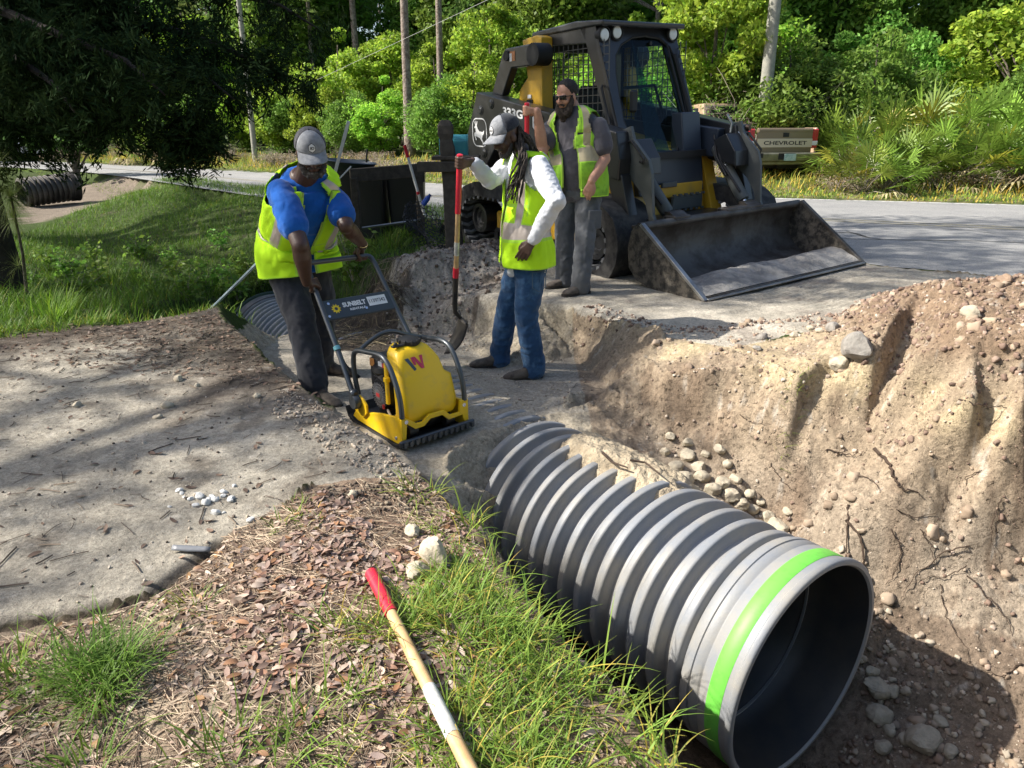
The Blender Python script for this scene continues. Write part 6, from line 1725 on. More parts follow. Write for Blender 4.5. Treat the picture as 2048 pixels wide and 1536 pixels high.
def worker_grey():
    fR = P(1128, 573, .0); fL = P(1160, 588, .0)
    root = empty('person', ((fR[0] + fL[0]) / 2, (fR[1] + fL[1]) / 2, 0), 0, 'bearded man in dark sunglasses, grey t-shirt and open soiled vest standing before the loader', 'person')
    hip = PY(1158, 372, 6.46); sL = PY(1196, 240, 6.36); sR = PY(1104, 248, 6.60); neck = PY(1150, 224, 6.50)
    ls = unit(sL - sR); lh = unit(V3(.8, -.35, 0))
    keys = [(hip + V3(0, 0, -.13), .16, .125, lh), (hip + V3(0, 0, .0), .185, .16, lh), (hip + V3(-.01, -.02, .16), .195, .175, lh), (hip * .52 + neck * .48 + V3(0, 0, .0), .205, .158, ls), ((sR + sL) / 2 + V3(0, 0, -.10), .225, .135, ls), ((sR + sL) / 2 + V3(0, 0, .02), .19, .105, ls), (neck + V3(0, 0, .04), .075, .07, ls)]
    T_ = Torso(keys)
    aR, aL = fR + V3(0, 0, .1), fL + V3(0, 0, .1); hR, hL = hip + V3(-.085, .04, -.06), hip + V3(.085, -.04, -.06)
    kR = (hR + aR) / 2 + V3(-.02, -.03, 0); kL = (hL + aL) / 2 + V3(0, -.04, 0)
    top = PY(1054, 205, 6.28); bot = PY(1052, 560, 6.5); sax = unit(top - bot)
    gr = top - sax * .06; eR = PY(1085, 300, 6.35); eL = PY(1208, 318, 6.32); wL = PY(1183, 362, 6.18)
    mb = MB(); mb.smooth = True
    hc = PY(1133, 192, 6.42); T, R = head_frame(hc, unit(V3(-.62, -.66, -.22)), V3(-.1, -.15, 1))
    head(mb, T, R); limb(mb, [T(0, -.03, -.06), neck + V3(0, 0, -.02)], [.064, .075]); T_.solid(mb, 0, .97, -.012)
    wR = finger_grip(mb, gr, sax, unit(V3(.2, -.9, .1)), .028, flip=-1)
    limb(mb, [sR + V3(.02, 0, -.05), (sR + eR) / 2, eR, eR * .6 + wR * .4, wR], [.045, .060, .052, .050, .031]); limb(mb, [sL + V3(-.02, 0, -.05), (sL + eL) / 2, eL, eL * .6 + wL * .4, wL], [.045, .062, .056, .054, .033])
    open_hand(mb, wL, unit(V3(-.30, -.12, -.9)), unit(V3(-.15, -.97, .1)), .42, thumb=-1)
    limb(mb, [hR, kR, aR], [.1, .064, .045]); limb(mb, [hL, kL, aL], [.1, .064, .045])
    fuse('body', mb, .006, skinL, root, 3)
    mb = MB(); mb.smooth = True; T_.solid(mb, .02, .955, .010)
    for s, e in ((sR, eR), (sL, eL)): limb(mb, [s + V3(0, 0, -.035) + (e - s) * .06, s * .6 + e * .4, s * .32 + e * .68], [.078, .082, .086])
    fuse('t_shirt', mb, .0075, cloth('charcoal_cotton', (.105, .10, .115), (.075, .07, .082), 5), root, 4, wrinkle=fold(9, .007, 8.1, (1, 1, .8)))
    mb = MB(); mb.smooth = True; T_.solid(mb, .0, .14, .008, n=8); up = V3(0, 0, 1)
    limb(mb, [hR, hR * .5 + kR * .5, kR, kR * .5 + aR * .5, aR + up * .03, aR - up * .04], [.118, .10, .084, .08, .08, .078]); limb(mb, [hL, hL * .5 + kL * .5, kL, kL * .5 + aL * .5, aL + up * .03, aL - up * .04], [.118, .10, .086, .082, .082, .08])
    fuse('work_trousers', mb, .008, cloth('grey_work_trousers', (.085, .092, .105), (.12, .125, .135), 5), root, 3, wrinkle=fold(9, .009, 4.4, (1, 1, 1.1)))
    mb = MB(); mb.box(tuple((hL + kL) / 2 + V3(.06, -.085, -.02)), (.13, .02, .16), rot=Matrix.Rotation(.5, 3, 'Z'), bev=.006); mb.build('cargo_pocket', MATS['grey_work_trousers'], root)
    for f, d in ((fR, V3(-.75, -.5, 0)), (fL, V3(-.75, -.55, 0))):
        b_ = empty('boot'); b_.parent = root
        mb = MB(); mb.smooth = True; boot(mb, f + V3(.06, .03, 0), d); fuse('upper', mb, .006, bootm, b_, 2); mb = MB(); sole(mb, f + V3(.06, .03, -.002), d); mb.build('sole', solem, b_)
    vest(T_, sL, sR, root, lime_d, tape_d, v0=.08, v1=.96, off=.026, open_bot=.32, open_top=.30, rA=.115, flare=.045, band=(.36, .43), seed=11)
    glasses(T, root, principled('dark_lens', (.01, .01, .012), rough=.08))
    mb = MB(); mb.smooth = True; Rm = Matrix(R.tolist())
    mb.ball(T(0, -.022, .045), (.083, .097, .088), R=Rm, seg=24, rings=14); 
    hair = fuse('hair', mb, .004, principled('black_hair', (.018, .015, .014), rough=.8, noise=.4, nscale=80), root, 1, disp=.004, dscale=70)
    # trim the hair off the face
    import bmesh
    me = hair.data; bm = bmesh.new(); bm.from_mesh(me); Rinv = np.linalg.inv(R)
    dele = [v for v in bm.verts if (lambda q: q[1] > .052 - .55 * max(0, .075 - q[2]) and q[2] < .098 or q[2] < -.03 and q[1] > -.06 or q[2] < -.055)(Rinv @ (np.array(v.co) - hc))]
    bmesh.ops.delete(bm, geom=dele, context='VERTS'); bm.to_mesh(me); bm.free()
    mb = MB(); mb.smooth = True
    for s in (-1, 1): mb.tube([T(s * .070, .012, .0), T(s * .066, .03, -.05), T(s * .052, .052, -.10), T(s * .03, .07, -.14)], [.012, .026, .036, .034], 12)
    mb.ball(T(0, .07, -.125), (.048, .036, .055), R=Rm, seg=18, rings=12); mb.ball(T(0, .066, -.165), (.036, .028, .045), R=Rm); mb.tube([T(-.036, .083, -.062), T(-.022, .095, -.050), T(0, .099, -.048), T(.022, .095, -.05), T(.036, .083, -.062)], .010, 8)
    fuse('beard', mb, .004, principled('dark_beard', (.022, .016, .013), rough=.95, col2=(.06, .045, .035), nscale=50), root, 1, disp=.006, dscale=80)
    settle(root)
    sh = empty('shovel', tuple(bot), 0, 'red-grip shovel standing in the raised hand of the bearded man', 'shovel', None)
    shovel_into(sh, top, bot, unit(V3(1., .2, 0)), blade=True)
    settle(sh)
worker_grey()

# shovel lying in the grass, foreground
def fg_shovel():
    a = P(742, 1146, .03); b_ = P(955, 1570, .035); d = unit(b_ - a)
    for t in np.linspace(0, .9, 12):
        q = a + (b_ - a) * t
        need = gz1(q[0], q[1]) + .022 - q[2]
        if need > 0: a[2] += need * .5; b_[2] += need * .5
    root = empty('shovel', tuple(a), 0, 'red-grip shovel lying in the grass at the bottom of the photo', 'shovel')
    shovel_into(root, a, a + d * 1.5, V3(0, 0, -1), True, gl=.23, lab=.56)
    settle(root)
fg_shovel()
# ================================================================ PLATE COMPACTOR
def compactor():
    root = empty('plate_compactor', tuple(COMP_O), COMP_R, 'yellow walk-behind plate compactor with dark tubular handle on the sand over the pipe', 'plate compactor')
    yel = principled('compactor_yellow', (.90, .58, .012), rough=.42, spec=.45, coat=.08, col2=(.66, .44, .08), nscale=9, fac_range=(.52, .78), bump=.0006, bscale=40)
    gun = principled('gunmetal_tube', (.085, .095, .105), rough=.38, metal=.5, coat=.2)
    K = MB
    # base plate with upturned nose and tail
    m = K(); m.prism([(-.33, .055), (-.30, .015), (-.25, 0), (.22, 0), (.29, .03), (.32, .09), (.31, .095), (.28, .045), (.21, .02), (-.24, .02), (-.29, .035), (-.322, .065)], 'x', -.25, .25); m.build('base_plate', principled('cast_iron', (.05, .052, .055), rough=.6, metal=.4, noise=.5, nscale=12), root, bevel=.003)
    m = K(); m.box((0, -.325, .045), (.53, .025, .04), bev=.006)
    for k in range(13): m.box((-.24 + .04 * k, -.342, .04), (.018, .014, .03))
    m.build('front_bar', gun, root)
    m = K(); m.smooth = True; m.cyl((-.17, -.15, .085), (.17, -.15, .085), .065, 20); m.cyl((-.12, .08, .08), (.14, .08, .08), .05, 16); m.cyl((.1, -.24, .07), (.16, -.24, .07), .035, 12); m.cyl((-.16, -.24, .07), (-.1, -.24, .07), .035, 12)
    m.build('exciter', principled('exciter_black', (.02, .02, .022), rough=.5), root, smooth=True)
    # yellow console: side skirts and the stepped front bar
    for sx in (-1, 1):
        m = K(); m.prism([(-.29, .01 + .02), (-.30, .13), (-.285, .185), (-.20, .175), (-.08, .155), (.0, .135), (.22, .08), (.25, .045), (.2, .03), (-.1, .022), (-.24, .022)], 'x', sx * .215, sx * .237); m.build('side_skirt', yel, root, bevel=.004)
        m = K(); m.smooth = True; m.lathe([(0, .004), (.010, .004), (.012, 0)], (sx * .238, -.245, .055), (sx, 0, 0), 14); m.lathe([(0, .006), (.012, .006), (.014, 0)], (sx * .205, -.306, .165), (0, -1, 0), 14); m.build('bolt', chrome, root, smooth=True)
    fb = [(-.237, .185), (-.20, .185), (-.13, .135), (-.09, .135), (-.045, .168), (.06, .168), (.105, .125), (.17, .125), (.18, .195), (.235, .195), (.237, .06), (.205, .06), (.19, .105), (.09, .1), (.045, .142), (-.04, .142), (-.085, .108), (-.145, .106), (-.2, .15), (-.21, .06), (-.237, .04)]
    m = K(); m.prism(fb, 'y', -.31, -.29); m.build('front_console', yel, root, bevel=.003)
    # water tank: lofted, leaning back, bulged
    def tk(z, x0, x1, y0, y1, r=.03):
        c = ((x0 + x1) / 2, (y0 + y1) / 2); return [(c[0] + a, c[1] + b_, z) for a, b_ in rrect(x1 - x0, y1 - y0, r, 5)]
    m = K(); m.smooth = True
    m.loft([tk(.13, -.165, .165, -.265, -.10, .02), tk(.16, -.185, .185, -.275, -.15), tk(.22, -.185, .19, -.27, -.15), tk(.355, -.18, .175, -.245, -.13), tk(.38, -.18, .135, -.235, -.12), tk(.46, -.17, .115, -.21, -.07), tk(.50, -.16, .095, -.19, -.04, .04), tk(.53, -.14, .075, -.165, -.03, .045), tk(.545, -.11, .05, -.14, -.02, .04), tk(.549, -.05, .0, -.1, -.05, .02)])
    m.build('water_tank', yel, root, smooth=True, angle=35)
    m = K(); m.smooth = True; m.lathe([(0, .036), (.045, .034), (.062, .026), (.066, .008), (.062, 0), (.05, -.03)], (-.02, -.09, .545), (0, -.1, 1), 16)
    for k in range(10):
        a = k * .628; m.box((-.02 + .064 * math.cos(a), -.09 + .064 * math.sin(a), .562), (.012, .012, .024), bev=.002)
    m.build('tank_cap', blk, root, smooth=True)
    m = K(); m.box((-.115, -.12, .553), (.08, .03, .012), bev=.004); m.ball((-.13, -.12, .565), .012); m.build('cap_strap', blk, root)
    # emblem on the tank face
    sl = unit(V3(0, .038, .108)); o_ = V3(-.06, -.2335, .455); ux = V3(1, 0, 0)
    def onface(z): return -.2475 + (z - .355) * .33
    m = K(); q = lambda x, z: (x, float(np.interp(z, [.355, .38, .46, .5], [-.2475, -.2375, -.2125, -.1925])) - .001, z)
    dkp = [(-.125, .492), (-.100, .494), (-.062, .428), (-.078, .420)]
    m.add([q(*p) for p in dkp], [(0, 1, 2, 3)]); m.build('emblem_grey', principled('emblem_slate', (.05, .08, .12), rough=.4), root)
    rdp = [[(-.085, .494), (-.062, .495), (-.058, .45), (-.074, .452)], [(-.062, .495), (-.055, .495), (-.022, .452), (-.030, .425), (-.058, .468)], [(-.026, .496), (-.004, .497), (-.010, .425), (-.030, .425), (-.022, .452)]]
    m = K()
    for pl in rdp: m.add([q(*p) for p in pl], [tuple(range(len(pl)))])
    m.build('emblem_red', principled('emblem_crimson', (.55, .03, .09), rough=.4), root)
    # protective cage tubes
    m = K(); m.smooth = True
    def sm(pts, n=28): return interp_poly(pts, n)
    for x in (-.225, .215):
        m.tube(sm([(x, -.30, .19), (x, -.285, .31), (x, -.225, .43), (x, -.165, .495), (x, -.09, .515), (x, .05, .50), (x, .15, .485), (x, .205, .44), (x, .21, .32), (x, .18, .2)]), .0155, 12)
    m.build('cage_tube', gun, root, smooth=True)
    m = K(); m.smooth = True; m.tube(sm([(-.225, .12, .495), (-.16, .13, .53), (-.07, .13, .565), (.01, .13, .565), (.1, .13, .53), (.215, .12, .49)]), .0135, 10); m.build('lifting_loop', gun, root, smooth=True)
    # engine behind the tank
    en = empty('engine'); en.parent = root
    ek = principled('engine_black', (.018, .018, .02), rough=.42)
    m = K(); m.box((-.02, .06, .26), (.24, .22, .24), bev=.03); m.box((-.02, .08, .40), (.26, .2, .09), bev=.03); m.smooth = True; m.cyl((-.1, .13, .26), (-.1, .13, .42), .05, 18); m.lathe([(0, .012), (.07, .01), (.075, -.02), (.06, -.04)], (-.12, .03, .39), (0, 0, 1), 18)
    m.build('engine_block', ek, en, smooth=True)
    fc = V3(-.165, .035, .225)
    m = K(); m.smooth = True; m.lathe([(.098, -.08), (.1, -.02), (.086, .0), (.08, -.004)], tuple(fc), (-1, 0, 0), 30, cap=False); m.build('fan_shroud', ek, en, smooth=True)
    m = K(); m.smooth = True; m.lathe([(0, -.008), (.08, -.008)], tuple(fc), (-1, 0, 0), 30, cap=False); m.build('fan_back', blk, en)
    m = K()
    for k in range(26):
        a = 2 * math.pi * k / 26; d = V3(0, math.cos(a), math.sin(a)); m.tube([fc + d * .032 + V3(-.004, 0, 0), fc + d * .08 + V3(-.002, 0, 0)], .0028, 5)
    m.lathe([(0, .010), (.03, .010), (.034, 0)], tuple(fc), (-1, 0, 0), 20)
    for rr in (.048, .066): m.tube([fc + V3(-.004, math.cos(t) * rr, math.sin(t) * rr) for t in np.linspace(0, 2 * math.pi, 28)[:-1]], .002, 5, closed=True)
    m.build('recoil_grille', principled('grille_grey', (.22, .22, .22), rough=.4, metal=.3), en)
    m = K(); m.box(tuple(fc + V3(-.0115, 0, 0)), (.002, .036, .022)); m.build('engine_badge', principled('badge_red', (.6, .05, .05), rough=.4), en)
    m = K(); m.box((-.151, .12, .405), (.004, .05, .05)); m.build('sticker', principled('sticker_orange', (.5, .22, .06), rough=.5), en)
    m = K(); m.box((-.151, .02, .40), (.004, .06, .055)); m.build('sticker', white, en)
    m = K(); m.box((-.152, -.005, .40), (.004, .02, .055)); m.build('sticker', MATS['badge_red'], en)
    m = K(); m.smooth = True; m.tube(sm([(-.17, -.06, .155), (-.19, -.11, .15), (-.19, -.14, .13), (-.17, -.19, .125)], 12), .008, 8); m.build('fuel_hose', principled('cream_hose', (.6, .52, .38), rough=.5), en, smooth=True)
    m = K(); m.tube([(-.19, -.045, .19), (-.19, -.05, .165)], .008, 8); m.build('throttle_knob', MATS['badge_red'], en)
    m = K(); m.smooth = True
    for k in range(5): m.tube(sm([(-.16, .09 - .02 * k, .33), (-.175, .03 - .02 * k, .34 + .008 * k), (-.16, -.05, .31)], 8), .004, 6)
    m.build('cable', ek, en, smooth=True)
    m = K(); m.box((-.18, -.085, .33), (.02, .03, .26), bev=.006); m.box((-.19, -.10, .36), (.03, .035, .03), bev=.004); m.build('engine_bracket', yel, root)
    # handle
    hd = empty('handle_frame'); hd.parent = root
    for sx in (-1, 1):
        m = K(); m.smooth = True; m.tube(sm([(sx * .275, .145, .20), (sx * .262, .30, .41), (sx * .245, .55, .72), (sx * .235, .67, .875), (sx * .225, .715, .918), (sx * .19, .725, .925)], 26), .0165, 12); m.build('handle_tube', gun, hd, smooth=True)
        m = K(); m.smooth = True; m.lathe([(0, .018), (.04, .018), (.045, .005), (.045, -.02)], (sx * .275, .14, .175), (sx, 0, 0), 20); m.box((sx * .27, .155, .215), (.05, .05, .07), bev=.012); m.build('pivot_mount', gun, hd, smooth=True)
        m = K(); m.prism([(.19, .10), (.17, .19), (.13, .215), (.09, .20), (.05, .17), (.05, .12), (.1, .08)], 'x', sx * .237, sx * .252); m.build('handle_bracket', yel, root, bevel=.003)
    m = K(); m.smooth = True; m.tube([(-.2, .725, .925), (.2, .725, .925)], .0165, 12); m.build('top_bar', gun, hd, smooth=True)
    m = K(); m.smooth = True; m.tube(sm([(-.225, .5, .62), (-.232, .38, .46), (-.235, .3, .36), (-.2, .2, .3)], 14), .010, 8); m.build('throttle_cable', blk, hd, smooth=True)
    m = K(); m.smooth = True; m.cyl((-.262, .33, .455), (-.262, .345, .475), .021, 12); m.build('clip', principled('clip_cyan', (.2, .5, .55), rough=.4), hd, smooth=True)
    # cross plate with lettering, tilted with the handle
    n0 = unit(V3(0, .17, .21)); ctr = V3(0, .50, .66); up_ = n0; face_n = V3(0, -n0[2], n0[1])
    R3 = Matrix(np.stack([V3(1, 0, 0), face_n, up_], 1).tolist())
    m = K(); m.box(tuple(ctr), (.49, .018, .135), rot=R3, bev=.004); m.build('cross_plate', principled('plate_slate', (.045, .06, .075), rough=.5), hd)
    fo = ctr + face_n * .0105
    rr_ = lambda x, z, d=.0: fo + V3(x, 0, 0) + up_ * z + face_n * d
    m = K(); put_text(m, 'SUNBELT', rr_(-.115, .0), (1, 0, 0), up_, width=.165, height=.034, bold=.05); put_text(m, 'RENTALS', rr_(-.075, -.028), (1, 0, 0), up_, width=.11, height=.016, bold=.03); m.build('lettering', white, hd)
    m = K(); pts = []
    for k in range(20):
        a = 2 * math.pi * k / 20 + (.12 if k % 2 else 0); r_ = .034 if k % 2 == 0 else .022; pts.append((r_ * math.cos(a), r_ * math.sin(a)))
    inn = [(.011 * math.cos(2 * math.pi * k / 20), .011 * math.sin(2 * math.pi * k / 20)) for k in range(20)]
    ring_poly(m, pts, inn, rr_(-.165, .0), (1, 0, 0), up_); m.build('sun_emblem', principled('emblem_yellow', (.85, .6, .02), rough=.5), hd)
    m = K(); m.add([rr_(.065, -.02), rr_(.2, -.02), rr_(.2, .045), rr_(.065, .045)], [(0, 1, 2, 3)]); m.build('number_sticker', white, hd)
    m = K(); put_text(m, '11397342', rr_(.075, .0, .001), (1, 0, 0), up_, width=.115, height=.025, bold=.01); m.build('number', blk, hd)
    m = K(); m.smooth = True
    for x, z in ((-.205, .04), (.035, -.03), (-.23, -.045)): m.lathe([(0, .006), (.009, .005), (.01, 0)], tuple(rr_(x, z)), tuple(face_n), 10)
    m.build('screw', chrome, hd, smooth=True)
compactor()

# ================================================================ ROADSIDE THINGS
def pole(px0, y0, px1, y1, Y, r0, r1, label, group=None, m=None, wires=True):
    a = PY(px1, y1, Y); b_ = PY(px0, y0, Y); d = (b_ - a) / np.linalg.norm(b_ - a); zg = gz1(a[0], a[1]) - .3
    a = a + d * ((zg - a[2]) / d[2]); topz = 9.; b2 = a + d * ((topz - a[2]) / d[2])
    root = empty('utility_pole', tuple(a), 0, label, 'utility pole', group)
    mb = MB(); mb.smooth = True; mb.tube([a - a, (b2 - a) * .5 + V3(.02, 0, 0), b2 - a], [r0, (r0 + r1) / 2, r1], 14); mb.build('post', m or principled('weathered_pole', (.34, .33, .28), rough=.9, col2=(.22, .22, .19), nscale=7, bump=.006, bscale=30), root, smooth=True)
    mb = MB(); mb.box(tuple(b2 - a - V3(0, 0, .5)), (2.2, .1, .12)); mb.build('crossarm', MATS['weathered_pole'], root)
    return a, b2
w0 = pole(1549, 0, 1522, 275, 18.9, .165, .12, 'stout weathered utility pole standing right behind the beige pickup')
w1 = pole(486, 90, 513, 338, 26.5, .10, .075, 'slim pale pole leaning at the roadside left of the man in blue')
w2 = pole(283, 200, 289, 328, 36, .11, .09, 'short thin utility pole at the far bend of the road')
mb = MB(); mb.smooth = True
for dx, dz in ((-.9, 0), (0, .1)):
    for A_, B_ in ((w2, w1),):
        p0, p1 = A_[1] + V3(dx, 0, dz), B_[1] + V3(dx, 0, dz)
        mb.tube([p0 + (p1 - p0) * t - V3(0, 0, 1.2 * 4 * t * (1 - t)) for t in np.linspace(0, 1, 14)], .012, 4)
        pass
# service wire crossing the top of the view
pa, pb = PY(740, 110, 24), PY(1000, -12, 20); dw = pb - pa
mb.tube([pa + dw * t for t in (-3, -1.5, 0, 1, 2.2)], .0045, 4)
o = mb.build('power_line', principled('wire_grey', (.4, .4, .4), rough=.6), None, smooth=True); tag(o, 'thin pale overhead wire running in front of the tree tops', 'wire')

# dark waste bins in a timber rack
def bins():
    z0 = .0; Yb = 9.6
    root = empty('bin_rack', tuple(P(735, 455, 0)), 0, 'weathered timber rail rack in front of the black bins', 'rack')
    dkw = principled('dark_weathered_wood', (.045, .037, .03), rough=.9, col2=(.09, .075, .06), nscale=12, bump=.004)
    def beam(a, b_, w, h, name):
        a, b_ = np.array(a), np.array(b_); L = np.linalg.norm(b_ - a); d = Vector(((b_ - a) / L).tolist()); R = d.to_track_quat('X', 'Z').to_matrix()
        mb = MB(); mb.box(tuple((a + b_) / 2), (L, w, h), rot=R, bev=.008); mb.build(name, dkw, root)
    A_ = PY(700, 352, 9.2); B_ = PY(846, 340, 9.6)
    beam(A_, B_, .05, .17, 'rail')
    for p, n in ((PY(708, 352, 9.2), 'post'), (PY(838, 345, 9.6), 'post')): beam(V3(p[0], p[1], gz1(p[0], p[1]) - .1), p + V3(0, 0, -.02), .1, .09, n)
    beam(PY(845, 345, 9.6) + V3(0, 0, -.05), PY(838, 345, 10.6) + V3(0, 0, .0), .05, .14, 'rail')
    settle(root)
    rail = empty('bed_rail', tuple(P(770, 455, .05)), 0, 'grey metal rail lying in the grass below the black bins', 'rail')
    a, b_ = PY(712, 458, 9.25), PY(835, 441, 9.5); mb = MB(); mb.tube([a, b_], .018, 6); mb.tube([b_, b_ + V3(.1, .2, .05)], .016, 6); o = mb.build('tube', bright, rail); settle(rail)
    bl = principled('bin_black', (.02, .021, .023), rough=.45, spec=.5)
    def bin_(px0, px1, ytop, Y, lab, lid=True, open_=False, dpt=.62):
        a, b2 = PY(px0, ytop, Y), PY(px1, ytop, Y); w = b2[0] - a[0]; cx = (a[0] + b2[0]) / 2; zt = a[2]; zb = gz1(cx, Y) - .02
        r = empty('waste_bin', (cx, Y + dpt / 2, zb), 0, lab, 'waste bin'); h = zt - zb
        def rr(z, k): return [(x, y, z) for x, y in rrect(w * k, dpt * k, .05, 5)]
        m = MB(); m.smooth = True; m.loft([rr(0, .82), rr(h * .5, .9), rr(h * .93, .96), rr(h * .94, 1.0), rr(h, 1.0), rr(h, .94), rr(h * .5, .86), rr(.05, .78)]); m.build('body', bl, r, smooth=True)
        m = MB(); m.smooth = True; m.tube([(-w * .4, dpt * .52, h * .95), (w * .4, dpt * .52, h * .95)], .02, 8)
        m.build('rear_bar', bl, r, smooth=True)
        if lid:
            m = MB(); m.box((0, 0, h + .03), (w * 1.04, dpt * 1.05, .05), bev=.02); m.box((0, -dpt * .3, h + .06), (w * .5, .08, .03), bev=.01); m.build('lid', bl, r)
        return r
    bin_(702, 765, 348, 9.75, 'black wheeled bin without lid behind the left part of the rail', lid=False)
    bin_(768, 842, 342, 9.9, 'black wheeled bin without lid behind the right part of the rail', lid=False)
    bin_(664, 722, 330, 10.6, 'slate blue lidded bin tilted behind the man in blue')
    r = empty('plastic_tub', tuple(PY(700, 345, 9.9)), 0, 'dark oval tub with raised stick resting on the bins', 'tub')
    m = MB(); m.smooth = True; c = PY(700, 340, 9.95); m.lathe([(.26, 0), (.34, .1), (.36, .11), (.345, .12), (.24, .02), (0, .015)], tuple(c), (.1, 0, 1), 28, cap=False); m.build('tub_shell', principled('slate_plastic', (.05, .065, .085), rough=.45), r, smooth=True)
    m = MB(); m.smooth = True; p = PY(733, 325, 9.95); m.tube([p, p + V3(.02, 0, .17)], .014, 7); m.build('stick', blk, r, smooth=True); settle(r)
bins()
def bar_tool(a, b_, r, label, name, cat, m, parts=()):
    root = empty(name, tuple(b_), 0, label, cat)
    mb = MB(); mb.smooth = True; mb.tube([a, b_], r, 8); mb.build('shaft', m, root, smooth=True)
    for nm, t0, t1, rr, mm in parts:
        a_, b2 = np.array(a), np.array(b_); mb = MB(); mb.smooth = True; mb.tube([a_ + (b2 - a_) * t0, a_ + (b2 - a_) * t1], rr, 8); mb.build(nm, mm, root, smooth=True)
    settle(root)
alu = principled('aluminium', (.62, .66, .7), rough=.35, metal=.6)
a, b_ = PY(697, 243, 8.2), PY(663, 372, 8.35)
bar_tool(a, b_ + (b_ - a) * 1.8, .016, 'tall aluminium survey staff standing behind the man in blue', 'survey_staff', 'survey staff', alu, [('measuring_face', .0, .36, .019, white)])
bar_tool(PY(702, 333, 8.3), PY(664, 373, 8.3), .008, 'thin white strut crossing the survey staff', 'strut', 'rod', white)
bar_tool(PY(521, 520, 5.6), PY(418, 622, 5.75), .012, 'light blue grey metal pole lying across the ditch beside the far culvert', 'metal_pole', 'pole', principled('pale_blue_metal', (.33, .42, .48), rough=.4, metal=.5), [('tip', .9, 1., .015, alu)])
a, b_ = PY(809, 290, 8.9), PY(841, 402, 9.0)
bar_tool(a, b_ + (b_ - a) * .25, .017, 'white handled tool with red grip leaning on the bins', 'leaning_tool', 'tool', white, [('grip', 0, .17, .021, redgrip), ('red_collar', .66, .70, .021, redgrip)])
# timber post with cross rail
def fence_post():
    dkw = MATS['dark_weathered_wood']; p = PY(905, 470, 8.3); zt = PY(900, 240, 8.3)[2]; zb = gz1(p[0], p[1]) - .05
    root = empty('mailbox_post', (p[0], p[1], zb), 0, 'dark rough timber post carrying a turquoise mailbox and a short cross arm', 'mailbox post')
    m = MB(); h = zt - zb
    m.loft([[(x * k + dx, y * k, z) for x, y in rrect(.17, .13, .02, 3)] for z, k, dx in ((0, 1.15, .02), (h * .5, 1.05, .0), (h * .8, .95, -.03), (h * .86, .8, -.04), (h * .9, 1.0, -.045), (h * .96, 1.0, -.045), (h, .55, -.045))]); m.build('upright', dkw, root, bevel=.006)
    m = MB(); m.box((-.14, -.09, PY(880, 333, 8.3)[2] - zb), (.44, .05, .11), bev=.008); m.build('cross_arm', dkw, root)
    mbx = empty('mailbox'); mbx.parent = root; q = PY(925, 291, 8.62) - V3(p[0], p[1], zb); teal = principled('turquoise_paint', (.05, .30, .36), rough=.45, noise=.2, nscale=6)
    arch = [(-.10, -.10), (.10, -.10), (.10, .03)] + [(.10 * math.cos(t), .03 + .09 * math.sin(t)) for t in np.linspace(.2, math.pi - .2, 9)] + [(-.10, .03)]
    m = MB(); m.prism([(q[1] + a, q[2] + b_) for a, b_ in arch], 'x', q[0] - .26, q[0] + .05); m.build('mailbox_shell', teal, mbx, bevel=.004)
    m = MB(); m.prism([(q[1] + a * 1.04, q[2] + b_ * 1.04) for a, b_ in arch], 'x', q[0] + .052, q[0] + .065); m.build('mailbox_door', teal, mbx)
    m = MB(); m.box((q[0] * .5, q[1] * .5 + .02, q[2] - .125), (abs(q[0]) + .4, abs(q[1]) + .22, .04), bev=.006); m.build('mailbox_shelf', dkw, mbx)
fence_post()
def netting():
    r = np.random.default_rng(8); mb = MB(); mb.smooth = True; c = PY(868, 450, 8.6); c[2] = gz1(c[0], c[1])
    NX, NZ = 15, 13
    def S(u, v):
        return c + V3((u - .5) * .62 + .05 * math.sin(v * 7) + .05 * math.sin(u * 9 + v * 4), .1 * math.sin(u * 8) + .08 * math.cos(v * 6 + u * 3), v * .52 * (.8 + .25 * math.sin(u * 5 + 1)))
    for i in range(NX):
        for j in range(NZ):
            cx, cz = (i + .5 * (j % 2)) / NX, (j + .5) / NZ; L = []
            for k in range(6):
                a = k * math.pi / 3; L.append(S(cx + .62 / NX * math.sin(a), min(1.02, cz + .68 / NZ * math.cos(a))) + r.normal(size=3) * .006)
            mb.tube(L, .0045, 4, closed=True)
    o = mb.build('plastic_netting', principled('net_black', (.02, .025, .035), rough=.6), None, smooth=True); tag(o, 'crumpled black plastic mesh netting beside the timber post', 'netting')
    a = PY(846, 409, 8.6); b2 = PY(861, 389, 8.6)
    root = empty('water_bottle', tuple(a), 0, 'blue plastic bottle caught on top of the black netting', 'bottle')
    bm_ = principled('blue_plastic', (.02, .09, .5), rough=.25, coat=.4); d = unit(b2 - a); L = np.linalg.norm(b2 - a)
    m = MB(); m.smooth = True; m.lathe([(0, 0), (.030, 0), (.033, .02), (.033, L * .6), (.028, L * .72), (.013, L * .88), (.012, L * .9)], tuple(a), tuple(d), 16); m.build('bottle_body', bm_, root, smooth=True)
    m = MB(); m.smooth = True; m.lathe([(.02, L * .88), (.02, L), (0, L)], tuple(a), tuple(d), 12); m.build('cap', principled('cap_blue', (.02, .05, .3), rough=.4), root, smooth=True); settle(root)
netting()
# second culvert: black corrugated pipe end by the far driveway
c2 = PY(150, 372, 19.5)
old = principled('aged_pipe_in_shade', (.03, .027, .025), rough=.6, col2=(.09, .08, .07), nscale=3)  # black pipe, made darker to stand in for the shade around it
o = culvert('drain_pipe', c2, (-.62, -.78, -.08), 1.25, .36, label='old shaded black corrugated drain pipe in the swale below the far driveway', paint=False, collar=.1, pm=old)
